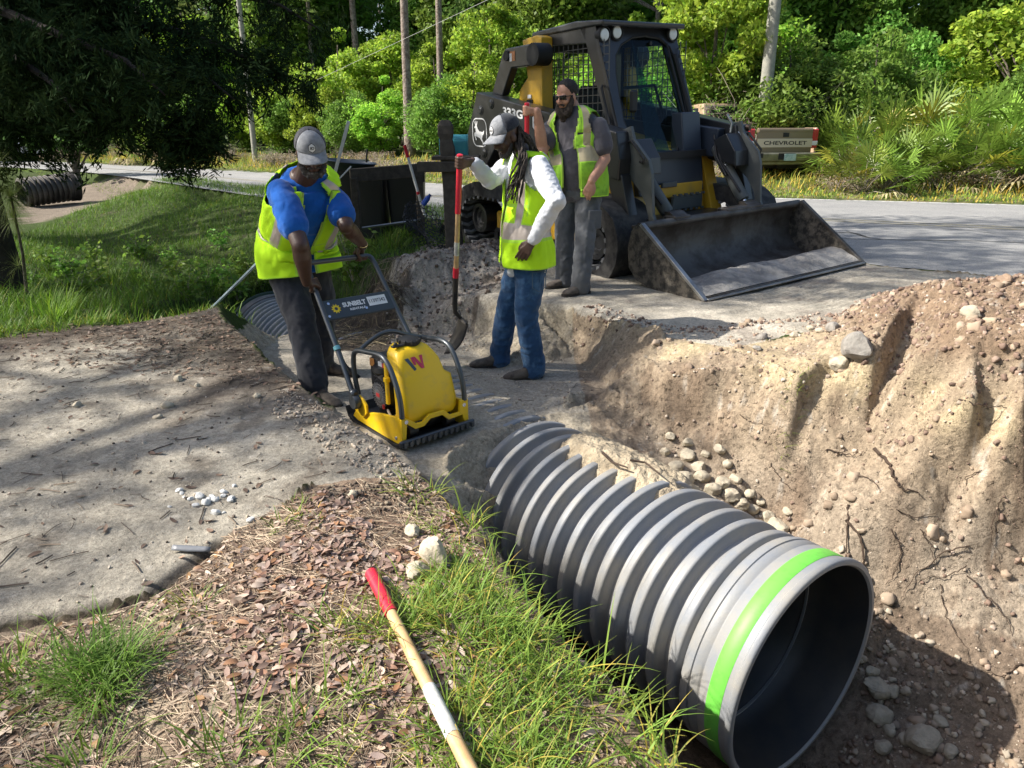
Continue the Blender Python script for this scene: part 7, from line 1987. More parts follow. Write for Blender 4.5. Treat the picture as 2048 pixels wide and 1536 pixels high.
# parked car glimpsed under the sapling
def far_car():
    p = PY(75, 302, 34.); root = empty('parked_car', (p[0], p[1], .1), .5, 'pale parked car glimpsed far left under the trees', 'car')
    pm = principled('silver_car_paint', (.45, .48, .5), rough=.3, metal=.4)
    m = MB(); m.prism([(-2.2, .3), (-2.25, .7), (-1.9, .92), (-1.1, 1.0), (-.5, 1.42), (.8, 1.42), (1.6, 1.0), (2.1, .9), (2.2, .3)], 'x', -.85, .85); m.build('body', pm, root, bevel=.05)
    m = MB(); m.prism([(-1.0, 1.0), (-.5, 1.36), (.75, 1.36), (1.4, 1.02)], 'x', -.87, .87); m.build('windows', MATS['dark_glass'], root)
    for x in (-.8, .8):
        for y in (-1.4, 1.4):
            m = MB(); m.smooth = True; m.lathe([(.2, .1), (.32, .08), (.33, 0), (.32, -.08), (.2, -.1)], (x, y, .33), (1, 0, 0), 20); m.build('wheel', MATS['tyre_black'], root, smooth=True)
far_car()
# ================================================================ GROUND COVER
RG = np.random.default_rng(99)
def blades(base, L, W, az, lean, droop, K=4, tint=(.6, 1.4), yel=.35, dry=0.):
    """curved grass blades as strips of quads"""
    n = len(base); L = np.broadcast_to(L, n); W = np.broadcast_to(W, n)
    h = np.stack([np.cos(az), np.sin(az), np.zeros(n)], 1); s_ = np.stack([-np.sin(az), np.cos(az), np.zeros(n)], 1)
    rows = []; p = base.copy(); ang = lean.copy()
    for k in range(K + 1):
        w = W * (1 - (k / K) ** 1.6) + W * .06
        rows.append(np.stack([p - s_ * w[:, None] * .5, p + s_ * w[:, None] * .5], 1))
        d = h * np.sin(ang)[:, None] + np.array([0, 0, 1]) * np.cos(ang)[:, None]
        p = p + d * (L / K)[:, None]; ang = ang + droop / K
    v = np.stack(rows, 1).reshape(n, -1, 3); m = (K + 1) * 2
    f = np.array([[2 * k, 2 * k + 1, 2 * k + 3, 2 * k + 2] for k in range(K)])
    F_ = (f[None] + (np.arange(n) * m)[:, None, None]).reshape(-1, 4)
    t = RG.uniform(*tint, n); y = RG.uniform(0, yel, n); dr = RG.uniform(size=n) < dry
    T_ = np.stack([t * (1 + y) * np.where(dr, 2.2, 1), t * np.where(dr, 1.25, 1), t * (1 - .4 * y) * np.where(dr, 1.6, 1)], 1)
    return v.reshape(-1, 3), F_, np.repeat(T_, K, axis=0)
def scatter_poly(poly, n):
    poly = np.asarray(poly); x0, y0 = poly.min(0); x1, y1 = poly.max(0); out = []
    while sum(map(len, out)) < n:
        q = np.stack([RG.uniform(x0, x1, n * 2), RG.uniform(y0, y1, n * 2)], 1); out.append(q[in_poly(q[:, 0], q[:, 1], poly)])
    return np.concatenate(out)[:n]
def tufts(centres, per, rad, L, W, lean=(.1, .8), droop=(.4, 1.5), **k):
    parts = []
    for c in centres:
        c = np.asarray(c); n = int(per * RG.uniform(.5, 1.5)); q = c[None, :2] + RG.normal(size=(n, 2)) * rad
        z = gz(q[:, 0], q[:, 1]) - .006; base = np.stack([q[:, 0], q[:, 1], z], 1)
        out = np.arctan2(q[:, 1] - c[1], q[:, 0] - c[0]) + RG.normal(size=n) * .7
        sc = RG.uniform(.7, 1.25)
        parts.append(blades(base, L * sc * RG.uniform(.45, 1.2, n), W * RG.uniform(.7, 1.2, n), out, RG.uniform(*lean, n), RG.uniform(*droop, n), **k))
    return join(parts)
grass_m = LM['grass']
def pz(px, py): return P(px, py, 0)[:2]
# --- foreground grass on the near bank
bank_poly = pxpoly([(700, 1200), (800, 1130), (960, 1080), (1100, 1290), (1250, 1440), (1420, 1620), (1200, 1640), (820, 1640), (650, 1450), (620, 1300)])
c1 = scatter_poly(bank_poly, 400); c1 = c1[n2(c1[:, 0], c1[:, 1], 3.2, 3, off=71) > .03]; c2_ = scatter_poly(pxpoly([(600, 1300), (900, 1180), (960, 1400), (900, 1640), (560, 1640)]), 34)
edge_c = [p[:2] + V3(-.05, -.05, 0)[:2] + RG.normal(size=2) * .035 for p in lr[8:15] for _ in range(5)]
small = [pz(*q) for q in [(590, 1040), (620, 1055), (560, 1060), (600, 1025), (820, 1060), (870, 1070), (850, 1040), (390, 1208), (380, 1215), (900, 1010), (760, 1200), (780, 1215), (830, 1250), (700, 1260), (1000, 1180), (930, 1110), (560, 1290), (900, 1095)]]
fringe = RG.uniform(size=len(c1)) < .6
parts = [tufts(c1, 15, .03, .13, .0046, (.3, 1.35), (.3, 1.6), K=5, yel=.35, dry=.14), tufts(c2_, 12, .03, .10, .004, (.2, 1.2), (.3, 1.5), K=5, yel=.5, dry=.2), tufts(edge_c, 9, .03, .19, .005, (.3, 1.1), (.5, 1.8), K=6, yel=.5, dry=.15), tufts(small, 22, .028, .07, .004, (.3, 1.2), (.2, 1.), K=4, yel=.5, dry=.05)]
big = [pz(*q) for q in [(180, 1350), (215, 1370), (150, 1345), (235, 1345), (200, 1400)]]
parts.append(tufts(big, 90, .035, .17, .0042, (.05, .8), (.8, 2.0), K=6, yel=.1, tint=(.5, 1.2)))
parts.append(tufts([pz(*q) for q in [(40, 1330), (70, 1345), (20, 1370), (60, 1400), (10, 1350), (150, 1530), (180, 1520), (120, 1550), (420, 1510), (470, 1500), (450, 1560), (600, 1480), (640, 1440), (560, 1540)]], 28, .04, .12, .0045, (.1, 1.0), (.4, 1.7), K=5, yel=.3, tint=(.5, 1.25)))
# lone tufts hanging on the cut
for q, n in [((1590, 770), 26), ((1575, 850), 30), ((1560, 900), 16), ((1610, 760), 14), ((1240, 930), 6), ((950, 1160), 8)]:
    g = on_ground(*q); parts.append(tufts([g], n, .02, .09, .004, (.5, 1.6), (.3, 1.2), K=4, yel=.5))
v, f, t = join(parts); g_near = np_mesh('grass', v, f, grass_m, tint=t); tag(g_near, 'long green grass sprouting along the near bank', 'grass', kind='stuff')
# --- ditch, swale and roadside grass
parts = []
sw = pxpoly([(0, 425), (210, 385), (365, 368), (900, 440), (960, 500), (740, 560), (600, 560), (470, 640), (430, 612), (0, 672), (-200, 690)], -.1)
q = scatter_poly(sw, 46000); z = gz(q[:, 0], q[:, 1]); n = len(q)
parts.append(blades(np.stack([q[:, 0], q[:, 1], z - .01], 1), RG.uniform(.05, .15, n) * (1 + .5 * (n2(q[:, 0], q[:, 1], .9, 2) > .1)), RG.uniform(.005, .011, n), RG.uniform(0, 6.28, n), RG.uniform(.0, .9, n), RG.uniform(.2, 1.5, n), K=3, tint=(.5, 1.1), yel=.3, dry=.06))
dc = scatter_poly(pxpoly([(-100, 600), (0, 500), (250, 480), (480, 500), (640, 470), (850, 480), (760, 560), (640, 560), (470, 640), (430, 612), (0, 672)], -.2), 150)
parts.append(tufts(dc, 42, .09, .27, .009, (.05, .8), (.4, 1.6), K=4, tint=(.45, 1.1), yel=.3, dry=.08))
parts.append(tufts([pz(*q) for q in [(110, 615), (95, 625), (118, 605)]], 60, .06, .3, .009, (.05, .7), (.3, 1.2), K=5, tint=(.9, 1.5), yel=.4))
hc_ = scatter_poly(pxpoly([(0, 645), (200, 628), (430, 600), (440, 625), (250, 650), (0, 690)], -.02), 60)
parts.append(tufts(hc_, 30, .06, .12, .006, (.1, 1.), (.3, 1.5), K=4, tint=(.5, 1.1), yel=.3, dry=.2))
v, f, t = join(parts); g2_ = np_mesh('grass', v, f, leaf_mat('lawn_grass', (.115, .26, .03), .4), tint=t); tag(g2_, 'rough lawn grass lining the shaded ditch', 'grass', kind='stuff')
parts = []
for d0, d1, nn_, L0, dry in ((.0, 1.2, 16000, .10, .25), (1.0, 4.0, 15000, .26, .62)):
    ii_ = RG.uniform(6, len(rf) - 40, nn_); a = ii_.astype(int); fr_ = (ii_ - a)[:, None]; e = rf[a] * (1 - fr_) + rf[a + 1] * fr_; nrm = (rf[a] - rn[a]); nrm /= np.linalg.norm(nrm, axis=1)[:, None]
    q = e + nrm * (RG.uniform(d0, d1, nn_)[:, None] + .02); z = gz(q[:, 0], q[:, 1])
    parts.append(blades(np.stack([q[:, 0], q[:, 1], z - .02], 1), L0 * RG.uniform(.4, 1.4, nn_), RG.uniform(.012, .03, nn_), RG.uniform(0, 6.28, nn_), RG.uniform(0, .9, nn_), RG.uniform(.2, 1.4, nn_), K=3, yel=.6, tint=(.8, 1.5), dry=dry))
q = scatter_poly(np.concatenate([RN[8:14] + [-.0, -.02], (RN[8:14] + [-.5, -.6])[::-1]]), 6000); z = gz(q[:, 0], q[:, 1])
parts.append(blades(np.stack([q[:, 0], q[:, 1], z - .01], 1), RG.uniform(.03, .09, 6000), RG.uniform(.006, .012, 6000), RG.uniform(0, 6.28, 6000), RG.uniform(0, 1., 6000), RG.uniform(.2, 1.4, 6000), K=3, tint=(.6, 1.2), yel=.3, dry=.1))
v, f, t = join(parts); g3 = np_mesh('grass', v, f, LM['grass'], tint=t); tag(g3, 'sunlit straw and green grass on the verge across the road', 'grass', kind='stuff')

# --- broad-leaved weeds in the ditch
def weed_proto(seed, h=.6):
    r = np.random.default_rng(seed); root = empty('leafy_weed'); mb = MB(); mb.smooth = True; parts = []
    for k in range(7):
        e = V3(r.normal() * .16, r.normal() * .16, h * r.uniform(.55, 1.)); mb.tube([(0, 0, 0), e * .5 + [0, 0, .05], e], [.005, .004, .002], 4, cap=False)
        m = 20; tt = r.uniform(.25, 1, m)[:, None]; parts.append(leaf_quads(r, e * tt + r.normal(size=(m, 3)) * .05, .085, .055, .5, 1.5, .3, up=.6))
    mb.build('stems', MATS['twig'], root); v, f, t = join(parts); np_mesh('leaves', v, f, LM['mid'], root, tint=t); return root
PROTO['weed0'] = weed_proto(301); PROTO['weed1'] = weed_proto(302, .45)
for px_, py_ in [(455, 560), (475, 540), (500, 560), (430, 590), (520, 580), (480, 600), (410, 560), (350, 560), (560, 560), (250, 560), (300, 590), (200, 570), (130, 560), (60, 580), (160, 600), (380, 600), (20, 560), (90, 540), (450, 500), (640, 560), (600, 530), (700, 560), (330, 530), (270, 520), (180, 520)]:
    g = on_ground(px_ + random.uniform(-12, 12), py_); o = plant(random.choice(['weed0', 'weed1']), g[0], g[1], random.uniform(.6, 1.15)); tag(o, 'leafy green weed growing in the shaded ditch', 'weed', 'leafy weeds in the ditch')
# young pine with long needles at the left edge
def young_pine():
    b = on_ground(55, 612); root = empty('young_pine', tuple(b), 0, 'young longleaf pine with soft long needles at the left edge', 'pine sapling')
    top = PY(22, 395, b[1] - .35) - b; mb = MB(); mb.smooth = True; mb.tube([(0, 0, -.05), top * .5 + [.03, 0, .0], top], [.017, .013, .009], 7); mb.build('stem', bark, root, smooth=True)
    r = np.random.default_rng(4); parts = []
    for c, n_, L in ((top, 420, .30), (top + V3(-.05, 0, .28), 200, .24), (top * .82, 200, .26), (top * .4 + V3(.0, -.05, 0), 60, .2)):
        d = rand_dirs(r, n_); d[:, 2] = d[:, 2] * .8 + .25; d /= np.linalg.norm(d, axis=1)[:, None]; az = np.arctan2(d[:, 1], d[:, 0])
        parts.append(blades(np.repeat(c[None], n_, 0) + d * .01, L * r.uniform(.7, 1.1, n_), np.full(n_, .0026), az, np.arccos(np.clip(d[:, 2], -1, 1)), r.uniform(.1, .8, n_), K=4, tint=(.5, 1.2), yel=.2))
    v, f, t = join(parts); np_mesh('needles', v, f, LM['pine'], root, tint=t)
young_pine()

# --- fallen leaves
def fallen_leaves(name, q, Lr, mat, label, zoff=.003, tiltmax=.34, tints=None):
    n = len(q); z = gz(q[:, 0], q[:, 1]); L = RG.uniform(*Lr, n); W = L * RG.uniform(.32, .46, n); az = RG.uniform(0, 6.28, n)
    t1, t2 = RG.normal(size=n) * tiltmax * .5, RG.normal(size=n) * tiltmax; curl = RG.uniform(-.9, .9, n)
    prof = [(-.5, .02), (-.3, .72), (-.02, 1.0), (.28, .78), (.5, .03)]
    ax = np.stack([np.cos(az) * np.cos(t1), np.sin(az) * np.cos(t1), np.sin(t1)], 1); sd = np.stack([-np.sin(az) * np.cos(t2), np.cos(az) * np.cos(t2), np.sin(t2)], 1); up = np.cross(ax, sd)
    c = np.stack([q[:, 0], q[:, 1], z + zoff + .25 * L * np.abs(np.sin(t1)) + .25 * W * np.abs(np.sin(t2))], 1); rows = []
    for s_, w in prof:
        mid = c + ax * (L * s_)[:, None] + up * (curl * L * (s_ ** 2 - .12) * .9)[:, None]
        e = sd * (W * .5 * w)[:, None]; lift = up * (W * .10 * w)[:, None]
        rows += [mid + e + lift, mid, mid - e + lift]
    v = np.stack(rows, 1).reshape(-1, 3); fb = []
    for k in range(4): fb += [[3 * k, 3 * k + 1, 3 * k + 4, 3 * k + 3], [3 * k + 1, 3 * k + 2, 3 * k + 5, 3 * k + 4]]
    F_ = (np.array(fb)[None] + (np.arange(n) * 15)[:, None, None]).reshape(-1, 4)
    tn = np.array(tints)[RG.integers(0, len(tints), n)] * RG.uniform(.7, 1.25, n)[:, None]
    o = np_mesh(name, v, F_, mat, tint=np.repeat(tn, 8, 0)); tag(o, label, 'fallen leaves', kind='stuff'); return o
patchy = lambda q, t: q[n2(q[:, 0], q[:, 1], 4.5, 3, off=88) > t]
leafm = leaf_mat('dead_leaf', (1, 1, 1), .18, rough=.6)
TI = [(.34, .25, .18), (.42, .32, .24), (.27, .19, .135), (.50, .41, .31), (.34, .22, .13), (.44, .28, .13), (.22, .16, .115), (.46, .37, .30), (.36, .27, .2), (.55, .46, .36), (.30, .22, .16)]
near_main = pxpoly([(330, 1190), (480, 1060), (640, 985), (850, 955), (960, 1070), (1090, 1270), (1400, 1620), (400, 1700), (-100, 1700), (-100, 1300), (100, 1260)])
hot = pxpoly([(640, 1000), (880, 975), (960, 1080), (1010, 1200), (900, 1420), (700, 1560), (480, 1560), (450, 1300), (520, 1120)])
fallen_leaves('leaf_litter', patchy(scatter_poly(near_main, 5200), -.15), (.010, .042), leafm, 'brown oak leaves littering the near bank', tints=TI)
fallen_leaves('leaf_litter', patchy(scatter_poly(hot, 2400), -.12), (.014, .047), leafm, 'thick patch of fallen oak leaves around the shovel', zoff=.008, tints=TI)
fallen_leaves('leaf_litter', np.concatenate([scatter_poly(pxpoly([(150, 660), (440, 630), (640, 800), (400, 760), (100, 730)]), 420), scatter_poly(pxpoly([(0, 690), (430, 620), (840, 930), (640, 960), (300, 1180), (0, 1240)]), 150), scatter_poly(pxpoly([(0, 670), (430, 605), (560, 730), (430, 700), (0, 730)]), 260)]), (.02, .05), leafm, 'scattered small leaves on the sandy driveway', tints=[(.14, .10, .075), (.2, .14, .1), (.28, .2, .14)])
# --- straw, twigs and bark bits
def sticks(name, q, Lr, Wr, tints, label, lift=.004, seg=3):
    n = len(q); L = RG.uniform(*Lr, n); W = RG.uniform(*Wr, n); az = RG.uniform(0, 6.28, n) if seg else 0; bend = RG.normal(size=n) * .35
    rows = []; p = q - np.stack([np.cos(az), np.sin(az)], 1) * (L / 2)[:, None]; a = az.copy()
    for k in range(4):
        z = gz(p[:, 0], p[:, 1]) + lift; s_ = np.stack([-np.sin(a), np.cos(a)], 1) * (W / 2)[:, None]
        for sg, dz in ((1, 0), (0, 1.), (-1, 0)): rows.append(np.stack([p[:, 0] + s_[:, 0] * sg, p[:, 1] + s_[:, 1] * sg, z + W * dz], 1))
        p = p + np.stack([np.cos(a), np.sin(a)], 1) * (L / 3)[:, None]; a = a + bend / 3
    v = np.stack(rows, 1).reshape(-1, 3); fb = []
    for k in range(3): fb += [[3 * k, 3 * k + 1, 3 * k + 4, 3 * k + 3], [3 * k + 1, 3 * k + 2, 3 * k + 5, 3 * k + 4]]
    F_ = (np.array(fb)[None] + (np.arange(n) * 12)[:, None, None]).reshape(-1, 4)
    tn = np.array(tints)[RG.integers(0, len(tints), n)] * RG.uniform(.7, 1.3, n)[:, None]
    o = np_mesh(name, v, F_, leafm, tint=np.repeat(tn, 6, 0)); tag(o, label, 'twigs', kind='stuff')
sticks('straw', scatter_poly(near_main, 7000), (.02, .11), (.001, .003), [(.5, .4, .28), (.36, .27, .18), (.22, .15, .1), (.58, .48, .34)], 'dry straw and twigs lying among the leaves')
drive_all = pxpoly([(-200, 700), (430, 625), (620, 800), (840, 935), (640, 960), (430, 1080), (300, 1185), (0, 1245), (-200, 1250)])
sticks('twigs', np.concatenate([scatter_poly(drive_all, 300), scatter_poly(pxpoly([(150, 660), (440, 630), (620, 800), (400, 760), (200, 740)]), 420)]), (.02, .12), (.0015, .005), [(.07, .05, .04), (.12, .09, .07), (.2, .15, .11)], 'dark twigs and bark crumbs on the sandy driveway')
sticks('twigs', scatter_poly(pxpoly([(620, 640), (610, 570), (780, 545), (830, 600), (760, 660)], -.15), 900), (.05, .25), (.002, .005), [(.06, .045, .035), (.12, .09, .06), (.22, .17, .1)], 'torn roots and thatch heaped at the pit end', lift=.02)
sticks('twigs', scatter_poly(pxpoly([(560, 640), (950, 620), (1250, 800), (1150, 880), (900, 800)], -.35), 220), (.02, .10), (.0015, .004), [(.1, .08, .06), (.2, .16, .12)], 'root scraps on the trench floor')

# --- stones
def pebble_verts(r, n):
    """unit pebbles: subdivided cube pushed to a lumpy ball"""
    g = [-1, -.4, .4, 1]; V = []; idx = {}
    for x in g:
        for y in g:
            for z in g:
                if max(abs(x), abs(y), abs(z)) == 1: idx[(x, y, z)] = len(V); V.append((x, y, z))
    F_ = []
    for ax in range(3):
        for sg in (-1, 1):
            for i in range(3):
                for j in range(3):
                    q = []
                    for a, b_ in ((i, j), (i + 1, j), (i + 1, j + 1), (i, j + 1)):
                        k = [0, 0, 0]; k[ax] = sg; o1, o2 = [t for t in range(3) if t != ax]; k[o1] = g[a]; k[o2] = g[b_]; q.append(idx[tuple(k)])
                    if (sg > 0) == (ax != 1): F_.append(q)
                    else: F_.append(q[::-1])
    V = np.array(V); V = V / np.linalg.norm(V, axis=1)[:, None] ** .75
    out = V[None] * r.uniform(.6, 1.15, (n, 1, 3)) * (1 + .16 * r.normal(size=(n, len(V), 1)))
    a = r.uniform(0, 6.28, n); ca, sa = np.cos(a), np.sin(a); tl_ = r.normal(size=n) * .6
    x = out[..., 0] * ca[:, None] - out[..., 1] * sa[:, None]; y = out[..., 0] * sa[:, None] + out[..., 1] * ca[:, None]; z = out[..., 2]
    y2 = y * np.cos(tl_)[:, None] - z * np.sin(tl_)[:, None]; z2 = y * np.sin(tl_)[:, None] + z * np.cos(tl_)[:, None]
    return np.stack([x, y2, z2], -1), np.array(F_)
stone_m = leaf_mat('stone_chip', (1, 1, 1), 0, rough=.9, spec=.15)
def gravel(name, q, sz, tints, label, sink=.3, cat='gravel', power=2.2):
    w_ = q - PIPE_TOP[:2]; s__ = w_ @ PIPE_AX[:2]; l__ = w_ @ PIPE_LAT[:2]; q = q[~((np.abs(l__) < .50) & (s__ > -.1) & (s__ < 1.85))]
    n = len(q); s_ = sz[0] + (sz[1] - sz[0]) * RG.uniform(0, 1, n) ** power; V_, F_ = pebble_verts(RG, n); m = V_.shape[1]
    z = gz(q[:, 0], q[:, 1]) + s_ * (1 - 2 * sink) * .5
    v = V_ * s_[:, None, None] * .5 + np.stack([q[:, 0], q[:, 1], z], 1)[:, None]
    FF = (F_[None] + (np.arange(n) * m)[:, None, None]).reshape(-1, 4)
    tn = np.array(tints)[RG.integers(0, len(tints), n)] * RG.uniform(.75, 1.2, n)[:, None]
    o = np_mesh(name, v.reshape(-1, 3), FF, stone_m, tint=np.repeat(tn, len(F_), 0)); tag(o, label, cat, kind='stuff'); return o
lime_t = [(.52, .45, .34), (.46, .39, .29), (.56, .50, .40), (.38, .32, .25)]
dirt_t = [(.30, .23, .165), (.24, .18, .13), (.36, .285, .21), (.2, .15, .11)]
wall_poly = np.array([[.95, 3.3], [.75, 4.6], [1.2, 5.0], [2.2, 5.2], [4.6, 4.6], [4.6, 2.0], [1.6, 2.2]])
gravel('gravel', scatter_poly(wall_poly, 3400), (.006, .028), lime_t + dirt_t, 'small stones and crumbs studding the cut slope', .42, power=3.)
gravel('soil_clods', scatter_poly(np.array([[2.0, 3.6], [2.1, 5.0], [3.0, 5.6], [5, 5.3], [5, 2.6], [2.6, 3.0]]), 5200), (.007, .04), dirt_t, 'crumbly brown clods over the spoil mound', .40, 'clods', power=2.8)
gravel('soil_clods', scatter_poly(wall_poly, 520), (.02, .075), [(.37, .30, .21), (.40, .325, .235), (.34, .27, .19)], 'crumbly lumps sticking out of the cut slope', .62, 'clods', power=2.4)
gravel('gravel', scatter_poly(pxpoly([(560, 780), (640, 810), (760, 880), (860, 960), (800, 985), (640, 900), (540, 830)]), 900), (.004, .022), lime_t + [(.3, .26, .21)], 'pale grit along the left lip of the trench', .3, power=3.)
gravel('gravel', scatter_poly(drive_all, 1100), (.004, .015), lime_t + [(.12, .10, .08)] * 3, 'fine grit on the driveway sand', .3, power=3)
gravel('gravel', scatter_poly(pxpoly([(1130, 620), (1330, 672), (1600, 660), (1640, 640), (1500, 660), (1330, 650), (1200, 610)]), 500), (.006, .03), lime_t + dirt_t, 'stones along the edge of the flat deck', .3, power=3)
gravel('gravel', scatter_poly(pxpoly([(600, 660), (900, 660), (1150, 720), (1280, 850), (1050, 880), (900, 790)], -.36), 900), (.004, .018), lime_t + [(.25, .2, .16)], 'grit trodden into the trench floor', .3, power=3)
gravel('gravel', scatter_poly(np.array([[1.55, 2.0], [1.2, 3.3], [1.5, 3.6], [2.1, 2.9], [2.6, 2.2], [2.2, 1.7]]), 1500), (.006, .045), [(.3, .25, .19), (.2, .15, .11), (.4, .35, .27)], 'stones and crumbs at the bottom beside the pipe mouth', .3, power=3.2)
gravel('soil_clods', scatter_poly(pxpoly([(760, 575), (800, 525), (860, 495), (1010, 490), (1020, 560), (900, 600), (780, 620)], .05), 1200), (.008, .045), [(.33, .29, .24), (.26, .22, .18), (.1, .08, .06)], 'grey clods on the small sand heap by the post', .35, 'clods', power=2.4)
gravel('soil_clods', scatter_poly(pxpoly([(640, 985), (860, 955), (900, 1010), (800, 1020), (640, 1010)]), 500), (.004, .02), [(.13, .1, .08), (.08, .06, .05), (.25, .2, .15)], 'dark crumbs at the edge of the litter', .3, 'clods', power=2.4)

rockm = principled('limestone_rock', (.50, .44, .33), rough=.92, col2=(.36, .31, .24), nscale=16, bump=.008, bscale=38, fac_range=(.4, .62))
rockg = principled('grey_rock', (.30, .28, .25), rough=.92, col2=(.2, .18, .16), nscale=16, bump=.008, bscale=38)
def rock(px_, py_, wpx, label, group, mat=None, hgt=.75, ratio=.8, lift=.0):
    g = on_ground(px_, py_ + wpx * .25); dist = np.linalg.norm(g - V3(0, 0, CAMH)); w = wpx * dist / F
    r = np.random.default_rng(int(px_ * 7 + py_)); root = MB(); root.smooth = True
    mb = MB(); mb.smooth = True; seg, rg_ = 22, 14; vs = []
    nrm = [unit(r.normal(size=3)) for _ in range(9)]; dd = [r.uniform(.62, .95) for _ in range(9)]
    for i in range(rg_ + 1):
        th = math.pi * i / rg_
        for k in range(seg):
            a = 2 * math.pi * k / seg; d = V3(math.sin(th) * math.cos(a), math.sin(th) * math.sin(a), math.cos(th)); rr = 1.
            for nn_, q in zip(nrm, dd):
                c = d @ nn_
                if c > 1e-3: rr = min(rr, q / c)
            rr *= 1 + .10 * mnoise.noise(Vector((d * 2.5 + px_).tolist())) + .04 * mnoise.noise(Vector((d * 7 + px_).tolist()))
            vs.append(d * rr * V3(w * .55, w * .55 * ratio, w * .5 * hgt))
    mb.add(vs, [(i * seg + k, (i + 1) * seg + k, (i + 1) * seg + (k + 1) % seg, i * seg + (k + 1) % seg) for i in range(rg_) for k in range(seg)])
    o = mb.build('rock', mat or rockm, None, smooth=True, angle=32); o.location = tuple(g + V3(0, 0, w * hgt * .18 + lift)); o.rotation_euler = (0, 0, r.uniform(0, 6.28))
    tag(o, label, 'rock', group)
for q in [(1375, 905, 34), (1398, 930, 30), (1352, 930, 34), (1368, 955, 46), (1402, 950, 34), (1440, 895, 26), (1375, 882, 26), (1330, 900, 24), (1446, 960, 34), (1425, 975, 34), (1458, 985, 38), (1420, 1000, 34), (1480, 1002, 34), (1505, 1015, 26), (1532, 1030, 32), (1555, 1048, 46), (1500, 985, 24), (1470, 955, 26), (1455, 925, 22), (1520, 1000, 20), (1340, 870, 22), (1540, 1075, 24), (1410, 905, 20), (1575, 1020, 20)]:
    rock(*q, 'pale limestone chunk in the row piled along the right flank of the grey pipe', 'limestone chunks piled beside the pipe')
rock(1940, 622, 34, 'lone cream rock perched near the top of the brown spoil mound', None)
rock(2008, 557, 26, 'small brown rock on the crest of the spoil mound', None, principled('brown_rock', (.33, .23, .16), rough=.9, noise=.3, nscale=12, bump=.01))
rock(1712, 690, 62, 'large half-buried grey boulder at the foot of the spoil mound', None, rockg, .9); rock(1678, 722, 40, 'rounded cream rock just left of the half-buried boulder', None)
for q in [(1525, 672, 24), (1590, 668, 18), (1665, 652, 28), (1640, 660, 16), (1620, 655, 14), (1515, 695, 18)]: rock(*q, 'small stone on the rim between the deck and the cut', 'stones on the rim of the cut', rockg if q[0] % 2 else rockm)
for q in [(1845, 1475, 58), (1755, 1425, 44), (1752, 1370, 44), (1778, 1455, 26), (1808, 1475, 24), (1785, 1378, 26), (1765, 1490, 28), (1900, 1500, 26), (1880, 1440, 22), (1745, 1340, 24)]: rock(*q, 'grey tan stone lying in the dark dirt right of the pipe mouth', 'stones beside the pipe mouth', principled('shaded_stone', (.36, .32, .25), rough=.9, noise=.35, nscale=14, bump=.008))  # limestone tone darkened, standing in for shade beside the mouth
rock(866, 1108, 66, 'big pale limestone lump standing in the grass above the red shovel grip', None, ratio=.6, hgt=1.3); rock(832, 1135, 56, 'flat cream rock in front of the big pale lump near the grip', None, hgt=.6); rock(825, 1058, 34, 'pale rounded rock in the litter nearest the trench corner', None); rock(860, 1080, 24, 'small pale rock behind the big limestone lump', None)
for q in [(335, 808, 22), (358, 755, 20), (316, 832, 16), (155, 808, 16), (395, 770, 12), (515, 790, 16), (705, 985, 22)]: rock(*q, 'white stone lying alone on the sandy driveway', 'white stones on the driveway')
whm = principled('chalk', (.66, .66, .64), rough=.9, noise=.25, nscale=20, bump=.004)
for k_ in range(26): 
    a, d_ = random.uniform(0, 6.28), abs(random.gauss(0, 20)); rock(430 + d_ * 1.6 * math.cos(a), 998 + d_ * .7 * math.sin(a), random.choice([7, 8, 9, 12, 14]), 'chip of crushed white chalk in the little heap on the driveway', 'white chips in the crushed heap', whm)
for q in [(400, 990, 18), (412, 1002, 20), (432, 1022, 18), (502, 1037, 16)]: rock(*q, 'larger white chunk at the edge of the crushed chalk heap', 'larger white chunks by the chalk heap', whm)
g = on_ground(385, 1102)
mb = MB(); mb.smooth = True; rows = []
for i in range(8):
    u = i / 7; rows.append([tuple(g + V3((u - .5) * .13, (v - .5) * .035 * (1 - .5 * abs(u - .4)) , .012 + .010 * math.sin(v * 3.14) - .008 * u)) for v in np.linspace(0, 1, 7)])
mb.grid(rows); o = mb.build('plastic_scrap', principled('grey_scrap', (.2, .21, .23), rough=.45, noise=.3, nscale=20), None, smooth=True, solid=.003); tag(o, 'flat dark grey scrap of plastic on the driveway edge', 'debris')
for i_, (q, lab) in enumerate([((1120, 535), 'none')][:0]): pass

